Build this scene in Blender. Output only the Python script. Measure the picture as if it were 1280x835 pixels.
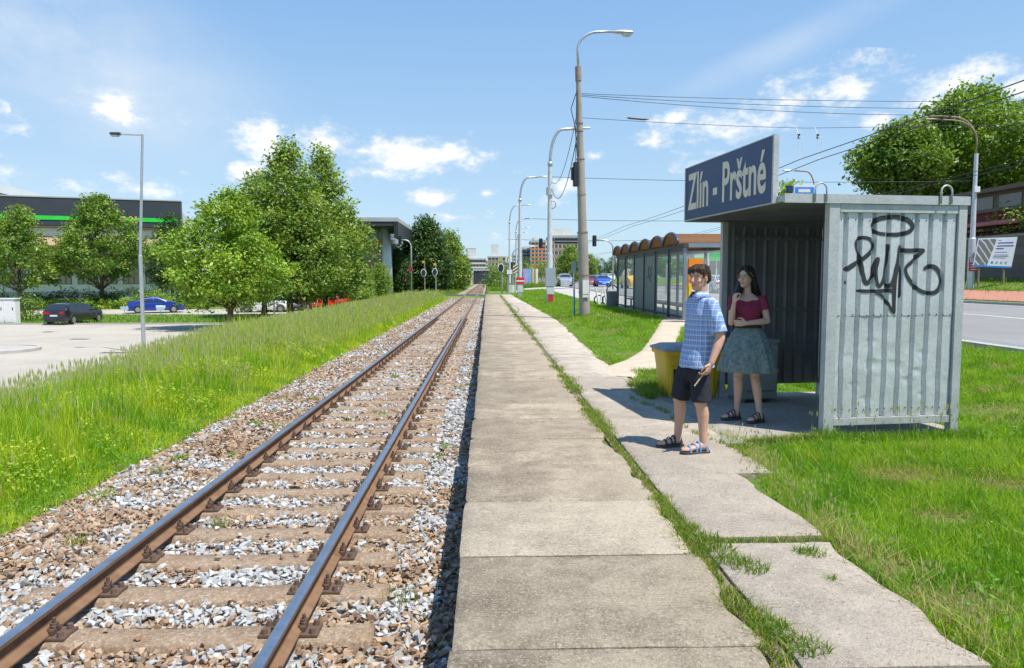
import bpy, bmesh, math, random
import numpy as np
from mathutils import Vector, Matrix, noise as mnoise
R = math.radians
rng = np.random.default_rng(7)
random.seed(7)
scene = bpy.context.scene
COL = scene.collection
for o in list(bpy.data.objects):
    bpy.data.objects.remove(o)

# ------------------------------------------------------------------ camera
EYE = 1.62
FPX = 930.0
PITCH, YAW = 4.27, -1.91
cam_d = bpy.data.cameras.new('camera')
cam = bpy.data.objects.new('camera', cam_d)
COL.objects.link(cam)
cam.location = (0, 0, EYE)
cam.rotation_euler = (R(90 - PITCH), 0, R(YAW))
cam_d.sensor_width = 36
cam_d.lens = FPX / 1280 * 36
cam_d.clip_start = 0.1
cam_d.clip_end = 9000
scene.camera = cam
scene.view_settings.view_transform = 'Standard'
scene.view_settings.look = 'None'
scene.view_settings.gamma = 1
scene.view_settings.use_curve_mapping = False
scene.view_settings.exposure = 0.48
scene.render.engine = 'CYCLES'
scene.cycles.max_bounces = 8
scene.cycles.transparent_max_bounces = 12
try:
    scene.cycles.use_denoising = True
except Exception:
    pass
CAMROT = cam.rotation_euler.to_matrix()

def ray(x, y):
    return CAMROT @ Vector(((x - 640) / FPX, (417.5 - y) / FPX, -1))
def at(x, y, Y):
    d = ray(x, y); t = Y / d.y
    return Vector((d.x * t, Y, EYE + d.z * t))
def on_z(x, y, z):
    d = ray(x, y); t = (z - EYE) / d.z
    return Vector((d.x * t, d.y * t, z))

# ------------------------------------------------------------------ sun, sky
SUN = Vector((0.36, -0.29, 1.0)).normalized()
sd = bpy.data.lights.new('sun', 'SUN')
sd.energy = 5.0
sd.angle = R(0.53)
sd.color = (1.0, 0.945, 0.85)
so = bpy.data.objects.new('sun', sd)
COL.objects.link(so)
so.rotation_euler = SUN.to_track_quat('Z', 'Y').to_euler()
so.location = (20, -30, 60)

world = bpy.data.worlds.new('World')
scene.world = world
world.use_nodes = True
wt = world.node_tree
wt.nodes.clear()
def wn(kind, **kw):
    n = wt.nodes.new(kind)
    for k, v in kw.items():
        setattr(n, k, v)
    return n
w_out = wn('ShaderNodeOutputWorld')
w_bg = wn('ShaderNodeBackground')
w_bg.inputs['Strength'].default_value = 0.125
wt.links.new(w_bg.outputs[0], w_out.inputs[0])
sky = wn('ShaderNodeTexSky', sky_type='NISHITA')
sky.sun_disc = False
sky.sun_elevation = math.asin(SUN.z)
sky.sun_rotation = math.atan2(SUN.x, SUN.y)
sky.altitude = 250
sky.air_density = 1.0
sky.dust_density = 0.6
sky.ozone_density = 1.6
def wmath(op, a, b=None, c=None, clamp=False):
    n = wn('ShaderNodeMath', operation=op)
    n.use_clamp = clamp
    for i, v in enumerate((a, b, c)):
        if v is None: continue
        if isinstance(v, (int, float)): n.inputs[i].default_value = v
        else: wt.links.new(v, n.inputs[i])
    return n.outputs[0]
tc = wn('ShaderNodeTexCoord')
sep = wn('ShaderNodeSeparateXYZ')
wt.links.new(tc.outputs['Generated'], sep.inputs[0])
az = wmath('ARCTAN2', sep.outputs[0], sep.outputs[1])
el = wmath('ARCSINE', sep.outputs[2])
comb = wn('ShaderNodeCombineXYZ')
wt.links.new(az, comb.inputs[0]); wt.links.new(el, comb.inputs[1])
def wnoise(scale_vec, scale, detail, rough, off=0):
    m = wn('ShaderNodeVectorMath', operation='MULTIPLY')
    wt.links.new(comb.outputs[0], m.inputs[0]); m.inputs[1].default_value = scale_vec
    n = wn('ShaderNodeTexNoise')
    n.inputs['Scale'].default_value = scale
    n.inputs['Detail'].default_value = detail
    n.inputs['Roughness'].default_value = rough
    a = wn('ShaderNodeVectorMath', operation='ADD')
    wt.links.new(m.outputs[0], a.inputs[0]); a.inputs[1].default_value = (off, off * .7, off * .3)
    wt.links.new(a.outputs[0], n.inputs['Vector'])
    return n.outputs['Fac']
n_big = wnoise((1, 1.6, 1), 15, 9, 0.66)
n_wisp = wnoise((1, 1.6, 1), 5, 7, 0.6, 4.0)
# small fair-weather clouds, each a patch of sky with its own bearing, height and size
CLOUDS = [(138,133,40,17,1),(78,125,20,8,.6),(330,172,40,21,1),(398,176,46,18,1),(520,193,72,21,1),(462,216,40,12,.6),
          (540,247,24,9,.9),(563,271,24,6,.7),(607,241,11,6,.8),(188,238,46,11,.8),(140,222,21,8,.7),(302,215,19,13,.9),
          (92,232,30,10,.7),(4,215,18,11,.8),(912,155,60,18,.9),(845,146,24,9,.8),(1052,106,64,25,.85),(1200,100,48,20,.85),
          (1175,128,60,26,.8),(875,200,26,14,.6),(706,236,13,9,.8),(747,195,13,8,.8),(1275,112,50,14,.7),(1330,150,80,30,.8),
          (-60,180,60,20,.8),(-140,120,90,26,.8),(1450,90,90,30,.8),(690,250,20,6,.4),(640,300,60,7,.35),(30,160,30,9,.5),(250,150,26,8,.4),(230,215,24,7,.5),(455,190,22,10,.6),(610,265,14,5,.6),(815,175,20,8,.5),(960,180,30,9,.5),(1110,150,40,14,.6),(650,215,12,5,.5)]
def azel(x, y):
    d = ray(x, y).normalized()
    return math.atan2(d.x, d.y), math.asin(d.z)
acc = None
for (cx, cy, a, b, s) in CLOUDS:
    A0, E0 = azel(cx, cy); A1, _ = azel(cx + a, cy); _, E1 = azel(cx, cy - b)
    ra, re = abs(A1 - A0) * 1.75, abs(E1 - E0) * 1.8
    sub = wn('ShaderNodeVectorMath', operation='SUBTRACT')
    wt.links.new(comb.outputs[0], sub.inputs[0]); sub.inputs[1].default_value = (A0, E0, 0)
    mul = wn('ShaderNodeVectorMath', operation='MULTIPLY')
    wt.links.new(sub.outputs[0], mul.inputs[0]); mul.inputs[1].default_value = (1 / ra, 1 / re, 0)
    ln = wn('ShaderNodeVectorMath', operation='LENGTH')
    wt.links.new(mul.outputs[0], ln.inputs[0])
    m = wmath('MULTIPLY_ADD', ln.outputs['Value'], -s, s)      # s at the centre, 0 at the rim
    acc = m if acc is None else wmath('MAXIMUM', acc, m)
nb = wmath('MULTIPLY_ADD', n_big, 3.4, -1.72)
dens = wmath('ADD', wmath('MULTIPLY', acc, 1.15), nb)
ms = wn('ShaderNodeMapRange', interpolation_type='SMOOTHSTEP')
wt.links.new(dens, ms.inputs['Value'])
ms.inputs['From Min'].default_value = 0.12
ms.inputs['From Max'].default_value = 0.95
gate = wmath('GREATER_THAN', acc, 0.0)
puff = wmath('MULTIPLY', wmath('MULTIPLY', ms.outputs[0], gate), 0.9)
# thin high veil
def veil(cx, cy, a, b, k, rot=0.0):
    A0, E0 = azel(cx, cy); A1, _ = azel(cx + a, cy); _, E1 = azel(cx, cy - b)
    sub = wn('ShaderNodeVectorMath', operation='SUBTRACT')
    wt.links.new(comb.outputs[0], sub.inputs[0]); sub.inputs[1].default_value = (A0, E0, 0)
    rt = wn('ShaderNodeVectorRotate', rotation_type='Z_AXIS')
    wt.links.new(sub.outputs[0], rt.inputs['Vector']); rt.inputs['Angle'].default_value = rot
    mul = wn('ShaderNodeVectorMath', operation='MULTIPLY')
    wt.links.new(rt.outputs[0], mul.inputs[0]); mul.inputs[1].default_value = (1 / abs(A1 - A0), 1 / abs(E1 - E0), 0)
    ln = wn('ShaderNodeVectorMath', operation='LENGTH')
    wt.links.new(mul.outputs[0], ln.inputs[0])
    f = wn('ShaderNodeMapRange', interpolation_type='SMOOTHSTEP')
    wt.links.new(ln.outputs['Value'], f.inputs['Value'])
    f.inputs['From Min'].default_value = 1.0; f.inputs['From Max'].default_value = 0.0
    return wmath('MULTIPLY', f.outputs[0], k)
wsp = wn('ShaderNodeMapRange')
wt.links.new(n_wisp, wsp.inputs['Value'])
wsp.inputs['From Min'].default_value = 0.25; wsp.inputs['From Max'].default_value = 0.7
v = wmath('MAXIMUM', veil(60, 50, 400, 185, 1.0, 0.35), veil(1000, 50, 330, 34, 0.5, -0.35))
v = wmath('MAXIMUM', v, veil(120, 260, 420, 130, 0.30))
v = wmath('MULTIPLY', v, wsp.outputs[0])
cover = wmath('MAXIMUM', puff, v, clamp=True)
# daylight haze near the horizon is part of the sky texture; a gentle saturation lift matches the phone picture
hsv = wn('ShaderNodeHueSaturation')
hsv.inputs['Saturation'].default_value = 1.0
hsv.inputs['Value'].default_value = 1.0
rampf = wn('ShaderNodeMapRange', interpolation_type='SMOOTHSTEP')
wt.links.new(el, rampf.inputs['Value'])
rampf.inputs['From Min'].default_value = R(-2); rampf.inputs['From Max'].default_value = R(34)
blue = wn('ShaderNodeMix', data_type='RGBA')
wt.links.new(rampf.outputs[0], blue.inputs['Factor'])
blue.inputs['A'].default_value = (2.85, 4.15, 5.3, 1); blue.inputs['B'].default_value = (.95, 2.5, 5.2, 1)
tone = wn('ShaderNodeMix', data_type='RGBA'); tone.inputs['Factor'].default_value = 0.72
wt.links.new(sky.outputs[0], tone.inputs['A']); wt.links.new(blue.outputs['Result'], tone.inputs['B'])
wt.links.new(tone.outputs['Result'], hsv.inputs['Color'])
ccol = wn('ShaderNodeMix', data_type='RGBA')
ccol.inputs['A'].default_value = (4.3, 4.9, 5.6, 1)
ccol.inputs['B'].default_value = (6.3, 6.3, 6.25, 1)
wt.links.new(ms.outputs[0], ccol.inputs['Factor'])
mx = wn('ShaderNodeMix', data_type='RGBA')
wt.links.new(cover, mx.inputs['Factor'])
wt.links.new(hsv.outputs[0], mx.inputs['A'])
wt.links.new(ccol.outputs['Result'], mx.inputs['B'])
wt.links.new(mx.outputs['Result'], w_bg.inputs['Color'])
world.cycles.sampling_method = 'MANUAL'
world.cycles.sample_map_resolution = 512

# ------------------------------------------------------------------ materials
MATS = {}
class NT:
    def __init__(self, name):
        self.m = bpy.data.materials.new(name)
        self.m.use_nodes = True
        self.t = self.m.node_tree
        self.t.nodes.clear()
        self.out = self.n('ShaderNodeOutputMaterial')
        self.p = self.n('ShaderNodeBsdfPrincipled')
        self.l(self.p.outputs[0], self.out.inputs[0])
    def n(self, k, **kw):
        x = self.t.nodes.new(k)
        for a, b in kw.items(): setattr(x, a, b)
        return x
    def l(self, a, b): self.t.links.new(a, b)
    def noise(self, scale, detail=4, rough=.55, vec=None, dist=0):
        x = self.n('ShaderNodeTexNoise')
        x.inputs['Scale'].default_value = scale; x.inputs['Detail'].default_value = detail
        x.inputs['Roughness'].default_value = rough; x.inputs['Distortion'].default_value = dist
        if vec is not None: self.l(vec, x.inputs['Vector'])
        return x.outputs['Fac']
    def ramp(self, fac, lo, hi):
        x = self.n('ShaderNodeMapRange'); self.l(fac, x.inputs['Value'])
        x.inputs['From Min'].default_value = lo; x.inputs['From Max'].default_value = hi
        return x.outputs[0]
    def mix(self, fac, a, b, blend='MIX'):
        x = self.n('ShaderNodeMix', data_type='RGBA', blend_type=blend)
        for s, v in (('Factor', fac), ('A', a), ('B', b)):
            if isinstance(v, (int, float)): x.inputs[s].default_value = v
            elif isinstance(v, tuple): x.inputs[s].default_value = (*v, 1)
            else: self.l(v, x.inputs[s])
        return x.outputs['Result']
    def math(self, op, a, b=None, c=None):
        x = self.n('ShaderNodeMath', operation=op)
        for i, v in enumerate((a, b, c)):
            if v is None: continue
            if isinstance(v, (int, float)): x.inputs[i].default_value = v
            else: self.l(v, x.inputs[i])
        return x.outputs[0]
    def obj(self):
        return self.n('ShaderNodeTexCoord').outputs['Object']
    def pos(self):
        return self.n('ShaderNodeNewGeometry').outputs['Position']
    def attr(self, name='Col'):
        return self.n('ShaderNodeAttribute', attribute_name=name).outputs['Color']
    def bump(self, h, strength=.3, dist=.01):
        x = self.n('ShaderNodeBump'); x.inputs['Strength'].default_value = strength; x.inputs['Distance'].default_value = dist
        self.l(h, x.inputs['Height']); self.l(x.outputs[0], self.p.inputs['Normal'])
    def set(self, color=None, rough=None, metal=None, spec=None):
        for s, v in (('Base Color', color), ('Roughness', rough), ('Metallic', metal), ('Specular IOR Level', spec)):
            if v is None: continue
            if isinstance(v, tuple): self.p.inputs[s].default_value = (*v, 1)
            elif isinstance(v, (int, float)): self.p.inputs[s].default_value = v
            else: self.l(v, self.p.inputs[s])
        return self

def mat(name, c1, c2=None, scale=6, rough=.6, metal=0, spec=.4, bump=0, bscale=40, bdist=.01, space='obj'):
    """Two-tone noisy surface with optional bump."""
    if name in MATS: return MATS[name]
    t = NT(name)
    v = t.obj() if space == 'obj' else t.pos()
    if c2 is None: c2 = tuple(x * .82 for x in c1)
    t.set(t.mix(t.ramp(t.noise(scale, 6, .6, v), .3, .7), c1, c2), rough, metal, spec)
    if bump: t.bump(t.noise(bscale, 5, .6, v), bump, bdist)
    MATS[name] = t.m
    return t.m

def leafmat(name, trans=.35, rough=.5, spec=.35):
    if name in MATS: return MATS[name]
    t = NT(name)
    c = t.attr()
    t.set(c, rough, 0, spec)
    tr = t.n('ShaderNodeBsdfTranslucent')
    hs = t.n('ShaderNodeHueSaturation'); hs.inputs['Saturation'].default_value = 1.1; hs.inputs['Value'].default_value = 1.35
    hs.inputs['Hue'].default_value = .485
    t.l(c, hs.inputs['Color']); t.l(hs.outputs[0], tr.inputs['Color'])
    mxs = t.n('ShaderNodeMixShader'); mxs.inputs[0].default_value = trans
    t.l(t.p.outputs[0], mxs.inputs[1]); t.l(tr.outputs[0], mxs.inputs[2]); t.l(mxs.outputs[0], t.out.inputs[0])
    MATS[name] = t.m
    return t.m

def glassmat(name, tint=(.75, .8, .8), alpha=.25, rough=.05):
    if name in MATS: return MATS[name]
    t = NT(name)
    t.set(tint, rough, 0, .5)
    t.p.inputs['Alpha'].default_value = alpha
    MATS[name] = t.m
    return t.m

# ------------------------------------------------------------------ mesh helpers
def np_mesh(name, V, quads=None, tris=None, colors=None, mats=(), smooth=False, fmat=None):
    me = bpy.data.meshes.new(name)
    V = np.asarray(V, dtype=np.float32).reshape(-1, 3)
    parts = []
    if quads is not None and len(quads): parts.append(np.asarray(quads, dtype=np.int32).reshape(-1, 4))
    if tris is not None and len(tris): parts.append(np.asarray(tris, dtype=np.int32).reshape(-1, 3))
    me.vertices.add(len(V)); me.vertices.foreach_set('co', V.ravel())
    loops = np.concatenate([p.ravel() for p in parts])
    tot = np.concatenate([np.full(len(p), p.shape[1], np.int32) for p in parts])
    start = np.concatenate([[0], np.cumsum(tot)[:-1]]).astype(np.int32)
    me.loops.add(len(loops)); me.loops.foreach_set('vertex_index', loops)
    me.polygons.add(len(tot)); me.polygons.foreach_set('loop_start', start)
    try: me.polygons.foreach_set('loop_total', tot)
    except Exception: pass
    me.polygons.foreach_set('use_smooth', np.full(len(tot), bool(smooth)))
    if fmat is not None: me.polygons.foreach_set('material_index', np.asarray(fmat, dtype=np.int32))
    me.update(calc_edges=True)
    if colors is not None:
        a = me.color_attributes.new('Col', 'FLOAT_COLOR', 'POINT')
        c = np.ones((len(V), 4), np.float32); c[:, :3] = colors
        a.data.foreach_set('color', c.ravel())
    for m in mats: me.materials.append(m)
    return me

def link(name, me, parent=None, loc=None):
    o = bpy.data.objects.new(name, me)
    COL.objects.link(o)
    if parent is not None: o.parent = parent
    if loc is not None: o.location = loc
    return o

def empty(name, loc=(0, 0, 0), rz=0.0):
    o = bpy.data.objects.new(name, None)
    o.empty_display_size = .2
    COL.objects.link(o)
    o.location = loc; o.rotation_euler = (0, 0, rz)
    return o

def tag(o, label=None, cat=None, group=None, kind=None):
    if label: o['label'] = label
    if cat: o['category'] = cat
    if group: o['group'] = group
    if kind: o['kind'] = kind
    return o

def copy_tree(o, parent=None):
    c = o.copy(); COL.objects.link(c)
    if parent is not None: c.parent = parent
    for ch in o.children: copy_tree(ch, c)
    return c

class MB:
    """Collects simple solids into one mesh."""
    def __init__(self):
        self.v = []; self.q = []; self.t = []; self.qm = []; self.tm = []; self.n = 0; self.mi = 0
    def add(self, V, quads=(), tris=()):
        V = np.asarray(V, float).reshape(-1, 3)
        b = self.n
        self.v.append(V); self.n += len(V)
        for f in quads: self.q.append([b + i for i in f]); self.qm.append(self.mi)
        for f in tris: self.t.append([b + i for i in f]); self.tm.append(self.mi)
        return self
    def box(self, lo, hi, M=None, bev=0.0):
        (x0, y0, z0), (x1, y1, z1) = lo, hi
        if bev > 0:
            bm = bmesh.new(); bmesh.ops.create_cube(bm, size=1)
            for v in bm.verts:
                v.co = Vector((x0 + (v.co.x + .5) * (x1 - x0), y0 + (v.co.y + .5) * (y1 - y0), z0 + (v.co.z + .5) * (z1 - z0)))
            bmesh.ops.bevel(bm, geom=bm.edges[:], offset=bev, segments=2, affect='EDGES')
            self.bm(bm, M); return self
        V = [(x0,y0,z0),(x1,y0,z0),(x1,y1,z0),(x0,y1,z0),(x0,y0,z1),(x1,y0,z1),(x1,y1,z1),(x0,y1,z1)]
        if M is not None: V = [tuple(M @ Vector(p)) for p in V]
        return self.add(V, [(0,3,2,1),(4,5,6,7),(0,1,5,4),(1,2,6,5),(2,3,7,6),(3,0,4,7)])
    def bm(self, bm, M=None):
        bm.verts.index_update()
        V = [tuple((M @ v.co) if M is not None else v.co) for v in bm.verts]
        q = []; t = []
        for f in bm.faces:
            i = [v.index for v in f.verts]
            if len(i) == 4: q.append(i)
            else:
                for k in range(1, len(i) - 1): t.append((i[0], i[k], i[k + 1]))
        self.add(V, q, t); bm.free()
        return self
    def tube(self, pts, r, n=8, caps=True):
        pts = [Vector(p) for p in pts]
        rs = r if hasattr(r, '__len__') else [r] * len(pts)
        ref = None; V = []
        for i, p in enumerate(pts):
            a = pts[max(0, i - 1)]; b = pts[min(len(pts) - 1, i + 1)]
            t = (b - a).normalized()
            if ref is None:
                ref = Vector((0, 0, 1)) if abs(t.z) < .9 else Vector((1, 0, 0))
            s = t.cross(ref).normalized(); u = s.cross(t).normalized(); ref = u
            for k in range(n):
                an = 2 * math.pi * k / n
                V.append(p + s * (math.cos(an) * rs[i]) + u * (math.sin(an) * rs[i]))
        q = []
        for i in range(len(pts) - 1):
            for k in range(n):
                k2 = (k + 1) % n
                q.append((i * n + k, i * n + k2, (i + 1) * n + k2, (i + 1) * n + k))
        t = []
        if caps:
            for k in range(1, n - 1):
                t.append((0, k + 1, k)); e = (len(pts) - 1) * n; t.append((e, e + k, e + k + 1))
        return self.add([tuple(v) for v in V], q, t)
    def cyl(self, a, b, r0, r1=None, n=14):
        return self.tube([a, b], [r0, r0 if r1 is None else r1], n)
    def prism(self, poly, z0, z1, M=None):
        """poly: list of (x, y), extruded z0..z1; fan caps through ngon triangulation."""
        bm = bmesh.new()
        a = [bm.verts.new((x, y, z0)) for x, y in poly]; b = [bm.verts.new((x, y, z1)) for x, y in poly]
        n = len(poly)
        f0 = bm.faces.new(a[::-1]); f1 = bm.faces.new(b)
        for i in range(n): bm.faces.new((a[i], a[(i + 1) % n], b[(i + 1) % n], b[i]))
        bmesh.ops.triangulate(bm, faces=[f0, f1])
        return self.bm(bm, M)
    def ball(self, c, rx, ry=None, rz=None, seg=12, rings=8, M=None):
        ry = rx if ry is None else ry; rz = rx if rz is None else rz
        bm = bmesh.new(); bmesh.ops.create_uvsphere(bm, u_segments=seg, v_segments=rings, radius=1)
        for v in bm.verts:
            p = Vector((v.co.x * rx, v.co.y * ry, v.co.z * rz))
            if M is not None: p = M @ p
            v.co = p + Vector(c)
        return self.bm(bm)
    def rings(self, rings, caps=True):
        """rings: list of equal-length lists of points, joined in order."""
        n = len(rings[0]); V = [tuple(p) for r in rings for p in r]; q = []
        for i in range(len(rings) - 1):
            for k in range(n):
                k2 = (k + 1) % n
                q.append((i * n + k, i * n + k2, (i + 1) * n + k2, (i + 1) * n + k))
        t = []
        if caps:
            for k in range(1, n - 1):
                t.append((0, k + 1, k)); e = (len(rings) - 1) * n; t.append((e, e + k, e + k + 1))
        return self.add(V, q, t)
    def grid(self, fn, nu, nv):
        V = [fn(i / nu, j / nv) for j in range(nv + 1) for i in range(nu + 1)]
        q = [(j * (nu + 1) + i, j * (nu + 1) + i + 1, (j + 1) * (nu + 1) + i + 1, (j + 1) * (nu + 1) + i) for j in range(nv) for i in range(nu)]
        return self.add(V, q)
    def mesh(self, name, mats, smooth=False):
        if not isinstance(mats, (list, tuple)): mats = [mats]
        V = np.concatenate(self.v)
        fm = np.array(self.qm + self.tm, np.int32)
        me = np_mesh(name, V, self.q, self.t, mats=mats, smooth=smooth, fmat=fm)
        return me
    def build(self, name, mats, parent=None, smooth=False, sharp=None, loc=None):
        me = self.mesh(name, mats, smooth)
        if sharp is not None:
            me.polygons.foreach_set('use_smooth', np.ones(len(me.polygons), dtype=bool))
            try: me.set_sharp_from_angle(angle=R(sharp))
            except Exception: pass
        return link(name, me, parent, loc)

def thing(name, label, cat, loc=(0, 0, 0), rz=0.0, group=None):
    return tag(empty(name, loc, rz), label, cat, group)

def solidify_remesh(mb, voxel, smooth=4, name='body'):
    """Fuse overlapping solids into one continuous skin."""
    me = mb.mesh(name, [])
    o = bpy.data.objects.new('fuse', me); COL.objects.link(o)
    m = o.modifiers.new('r', 'REMESH'); m.mode = 'VOXEL'; m.voxel_size = voxel; m.use_smooth_shade = True
    if smooth:
        s = o.modifiers.new('s', 'SMOOTH'); s.factor = .5; s.iterations = smooth
    dg = bpy.context.evaluated_depsgraph_get()
    out = bpy.data.meshes.new_from_object(o.evaluated_get(dg))
    bpy.data.objects.remove(o)
    out.name = name
    out.polygons.foreach_set('use_smooth', np.ones(len(out.polygons), dtype=bool))
    return out

def text_mesh(s, name, mat_, extrude=.004, offset=0.0, size=1.0):
    c = bpy.data.curves.new('t', 'FONT'); c.body = s; c.size = size; c.extrude = extrude; c.offset = offset
    c.resolution_u = 4
    o = bpy.data.objects.new('t', c); COL.objects.link(o)
    dg = bpy.context.evaluated_depsgraph_get()
    me = bpy.data.meshes.new_from_object(o.evaluated_get(dg))
    bpy.data.objects.remove(o)
    me.name = name
    me.materials.clear(); me.materials.append(mat_)
    return me

def fit_text(me, x0, x1, z0, z1, M, depth_axis_scale=1.0):
    """Scale a flat text mesh into the rectangle x0..x1, z0..z1 then through M (x right, y out of the face, z up)."""
    co = np.empty(len(me.vertices) * 3, np.float32); me.vertices.foreach_get('co', co); co = co.reshape(-1, 3)
    lo, hi = co.min(0), co.max(0)
    x = x0 + (co[:, 0] - lo[0]) / (hi[0] - lo[0]) * (x1 - x0)
    z = z0 + (co[:, 1] - lo[1]) / (hi[1] - lo[1]) * (z1 - z0)
    y = -co[:, 2]
    P = np.stack([x, y, z], 1)
    Mn = np.array(M)
    P = P @ Mn[:3, :3].T + Mn[:3, 3]
    me.vertices.foreach_set('co', P.astype(np.float32).ravel()); me.update()
    return me

def ss(a, b, x):
    t = np.clip((np.asarray(x, float) - a) / (b - a), 0, 1)
    return t * t * (3 - 2 * t)

_P = rng.permutation(256)
_P = np.concatenate([_P, _P])
def vnoise(x, y):
    """Cheap 2-D value noise, vectorised, 0..1."""
    x = np.asarray(x, float); y = np.asarray(y, float)
    xi = np.floor(x).astype(int); yi = np.floor(y).astype(int)
    fx = x - xi; fy = y - yi
    fx = fx * fx * (3 - 2 * fx); fy = fy * fy * (3 - 2 * fy)
    def h(a, b): return _P[(_P[a & 255] + b) & 255] / 255.0
    a = h(xi, yi); b = h(xi + 1, yi); c = h(xi, yi + 1); d = h(xi + 1, yi + 1)
    return (a * (1 - fx) + b * fx) * (1 - fy) + (c * (1 - fx) + d * fx) * fy
def fbm(x, y, o=4):
    s = 0; a = .5
    for k in range(o):
        s = s + a * vnoise(x * 2 ** k + 17 * k, y * 2 ** k + 31 * k); a *= .5
    return s / (1 - .5 ** o)
# ------------------------------------------------------------------ terrain
def gz(X, Y):
    """Height of the ground (lawns, verge, car park, road) in metres; the platform top is 0."""
    X = np.asarray(X, float); Y = np.asarray(Y, float)
    a = 0.36 * ss(2.7, 4.6, X) * ss(12.5, 27, Y)
    b = 0.42 * ss(5.4, 9.2, X)
    z = np.maximum(a, b) * .75 + np.minimum(a, b) * .25
    z = z + 0.22 * ss(42, 95, Y) * ss(2.0, 7, X)
    z = z + 0.08 * ss(25.2, 26.6, X) + 0.50 * ss(26.5, 29.4, X) + 0.55 * ss(29.2, 33.4, X)
    z = np.where(X > -0.1, z - 0.06, z)
    drop = ss(-8.3, -11.6, X) * (1 - .62 * ss(58, 100, Y))
    verge = -0.70 + 0.10 * ss(-4.5, -6.5, X) * ss(4, 22, Y) - 0.05 * ss(-6.5, -8.5, X) - .34 * ss(-5.2, -9.0, X) * (1 - ss(9, 26, Y)) - 0.95 * drop - 0.35 * ss(-62, -90, X)
    z = np.where(X <= -0.1, verge, z)
    return z
def crossing_w(X, Y):
    return ss(83.5, 86, Y) * (1 - ss(94.5, 97, Y))
def gzz(X, Y):
    z = gz(X, Y); w = crossing_w(X, Y) * ss(-14, -5, X) * (1 - ss(1.5, 5, X))
    bed = (np.asarray(X) < -0.1) & (np.asarray(X) > -4.4)
    z = np.where(bed, -0.82, z)
    return z * (1 - w) + w * -0.39
def ground_at(x, y, it=12):
    """Where the sight line through a photo pixel meets the ground."""
    z = 0.0
    for _ in range(it):
        p = on_z(x, y, z); z = float(gzz(p.x, p.y))
    return Vector((p.x, p.y, z))
def snap(p):
    return Vector((p[0], p[1], float(gzz(p[0], p[1]))))

LOT_FAR = 53.0
def in_lot(X, Y):
    X = np.asarray(X); Y = np.asarray(Y)
    return (X < -11.5) & (X > -80) & (Y > -20) & (Y < LOT_FAR)
ROAD_X0, ROAD_X1 = 9.8, 25.0
STREET_Y0, STREET_Y1 = 66.0, 74.0

xs = np.concatenate([-np.geomspace(90, 5000, 22)[::-1], np.arange(-88, -16, 3.0), np.arange(-15.5, -4.4, .5), [-4.39, -2.5, -0.11, -0.09],
                     np.arange(.4, 9.8, .45), [9.7, 9.75, 25.05, 25.1], np.arange(25.6, 36, .6), np.arange(37, 90, 4.0), np.geomspace(92, 5000, 22)])
xs = np.unique(np.round(xs, 3))
ys = np.concatenate([-np.geomspace(10, 800, 10)[::-1], np.arange(-9, 30, .75), np.arange(30, 110, 1.5), np.arange(112, 320, 6.0), np.geomspace(325, 6000, 26)])
ys = np.unique(np.round(ys, 3))
GX, GY = np.meshgrid(xs, ys)
GZ = gzz(GX, GY)
GZ = GZ - .25 * ((GX > 9.72) & (GX < 25.08)) - .06 * in_lot(GX, GY)
GZ = GZ - .06 * ((GX < -12) & (GX > -90) & (GY > STREET_Y0) & (GY < STREET_Y1))
nx, ny = len(xs), len(ys)
idx = np.arange(nx * ny).reshape(ny, nx)
Q = np.stack([idx[:-1, :-1], idx[:-1, 1:], idx[1:, 1:], idx[1:, :-1]], -1).reshape(-1, 4)
t = NT('ground_cover')
v = t.pos()
g1 = t.mix(t.ramp(t.noise(1.4, 6, .65, v), .3, .7), (.085, .17, .022), (.15, .21, .035))
g2 = t.mix(t.ramp(t.noise(.22, 4, .6, v), .42, .62), g1, (.12, .20, .03))
g3 = t.mix(t.ramp(t.noise(.55, 6, .7, v), .60, .72), g2, (.26, .22, .11))
t.set(g3, .9, 0, .2); t.bump(t.noise(14, 6, .7, v), .8, .06)
M_ground = t.m
ground = link('ground', np_mesh('ground', np.stack([GX, GY, GZ], -1), Q, mats=[M_ground], smooth=True))
tag(ground, kind='structure')

def sheet(name, mat_, xa, ya, dz=0.0, zf=gzz, kind='structure'):
    X, Y = np.meshgrid(xa, ya); Z = zf(X, Y) + dz
    i = np.arange(X.size).reshape(X.shape)
    q = np.stack([i[:-1, :-1], i[:-1, 1:], i[1:, 1:], i[1:, :-1]], -1).reshape(-1, 4)
    o = link(name, np_mesh(name, np.stack([X, Y, Z], -1), q, mats=[mat_], smooth=True))
    return tag(o, kind=kind)

def asphalt(name, c1, c2, patch=.5):
    t = NT(name); v = t.pos()
    c = t.mix(t.ramp(t.noise(.35, 6, .65, v), .35, .65), c1, c2)
    fine = t.ramp(t.noise(90, 3, .7, v), .35, .65)
    c = t.mix(t.math('MULTIPLY', fine, .3), c, tuple(x * .6 for x in c1))
    st = t.ramp(t.noise(1.1, 5, .7, v), .58, .7)
    c = t.mix(t.math('MULTIPLY', st, patch * .5), c, tuple(x * .65 for x in c2))
    t.set(c, .85, 0, .3); t.bump(t.noise(120, 4, .7, v), .35, .01)
    return t.m
M_road = asphalt('road_asphalt', (.215, .21, .205), (.26, .255, .25))
M_lot = asphalt('lot_asphalt', (.37, .335, .285), (.45, .41, .355), .9)
M_dark = asphalt('crossing_rubber', (.06, .062, .07), (.08, .082, .09))
M_paint = mat('road_paint', (.75, .75, .73), (.6, .6, .58), 3, .7)
M_kerb = mat('kerb_stone', (.42, .40, .37), (.33, .32, .30), 2, .85, bump=.3, space='pos')
M_redpave = mat('red_paving', (.45, .20, .14), (.36, .17, .12), 1.5, .85, space='pos')
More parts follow.
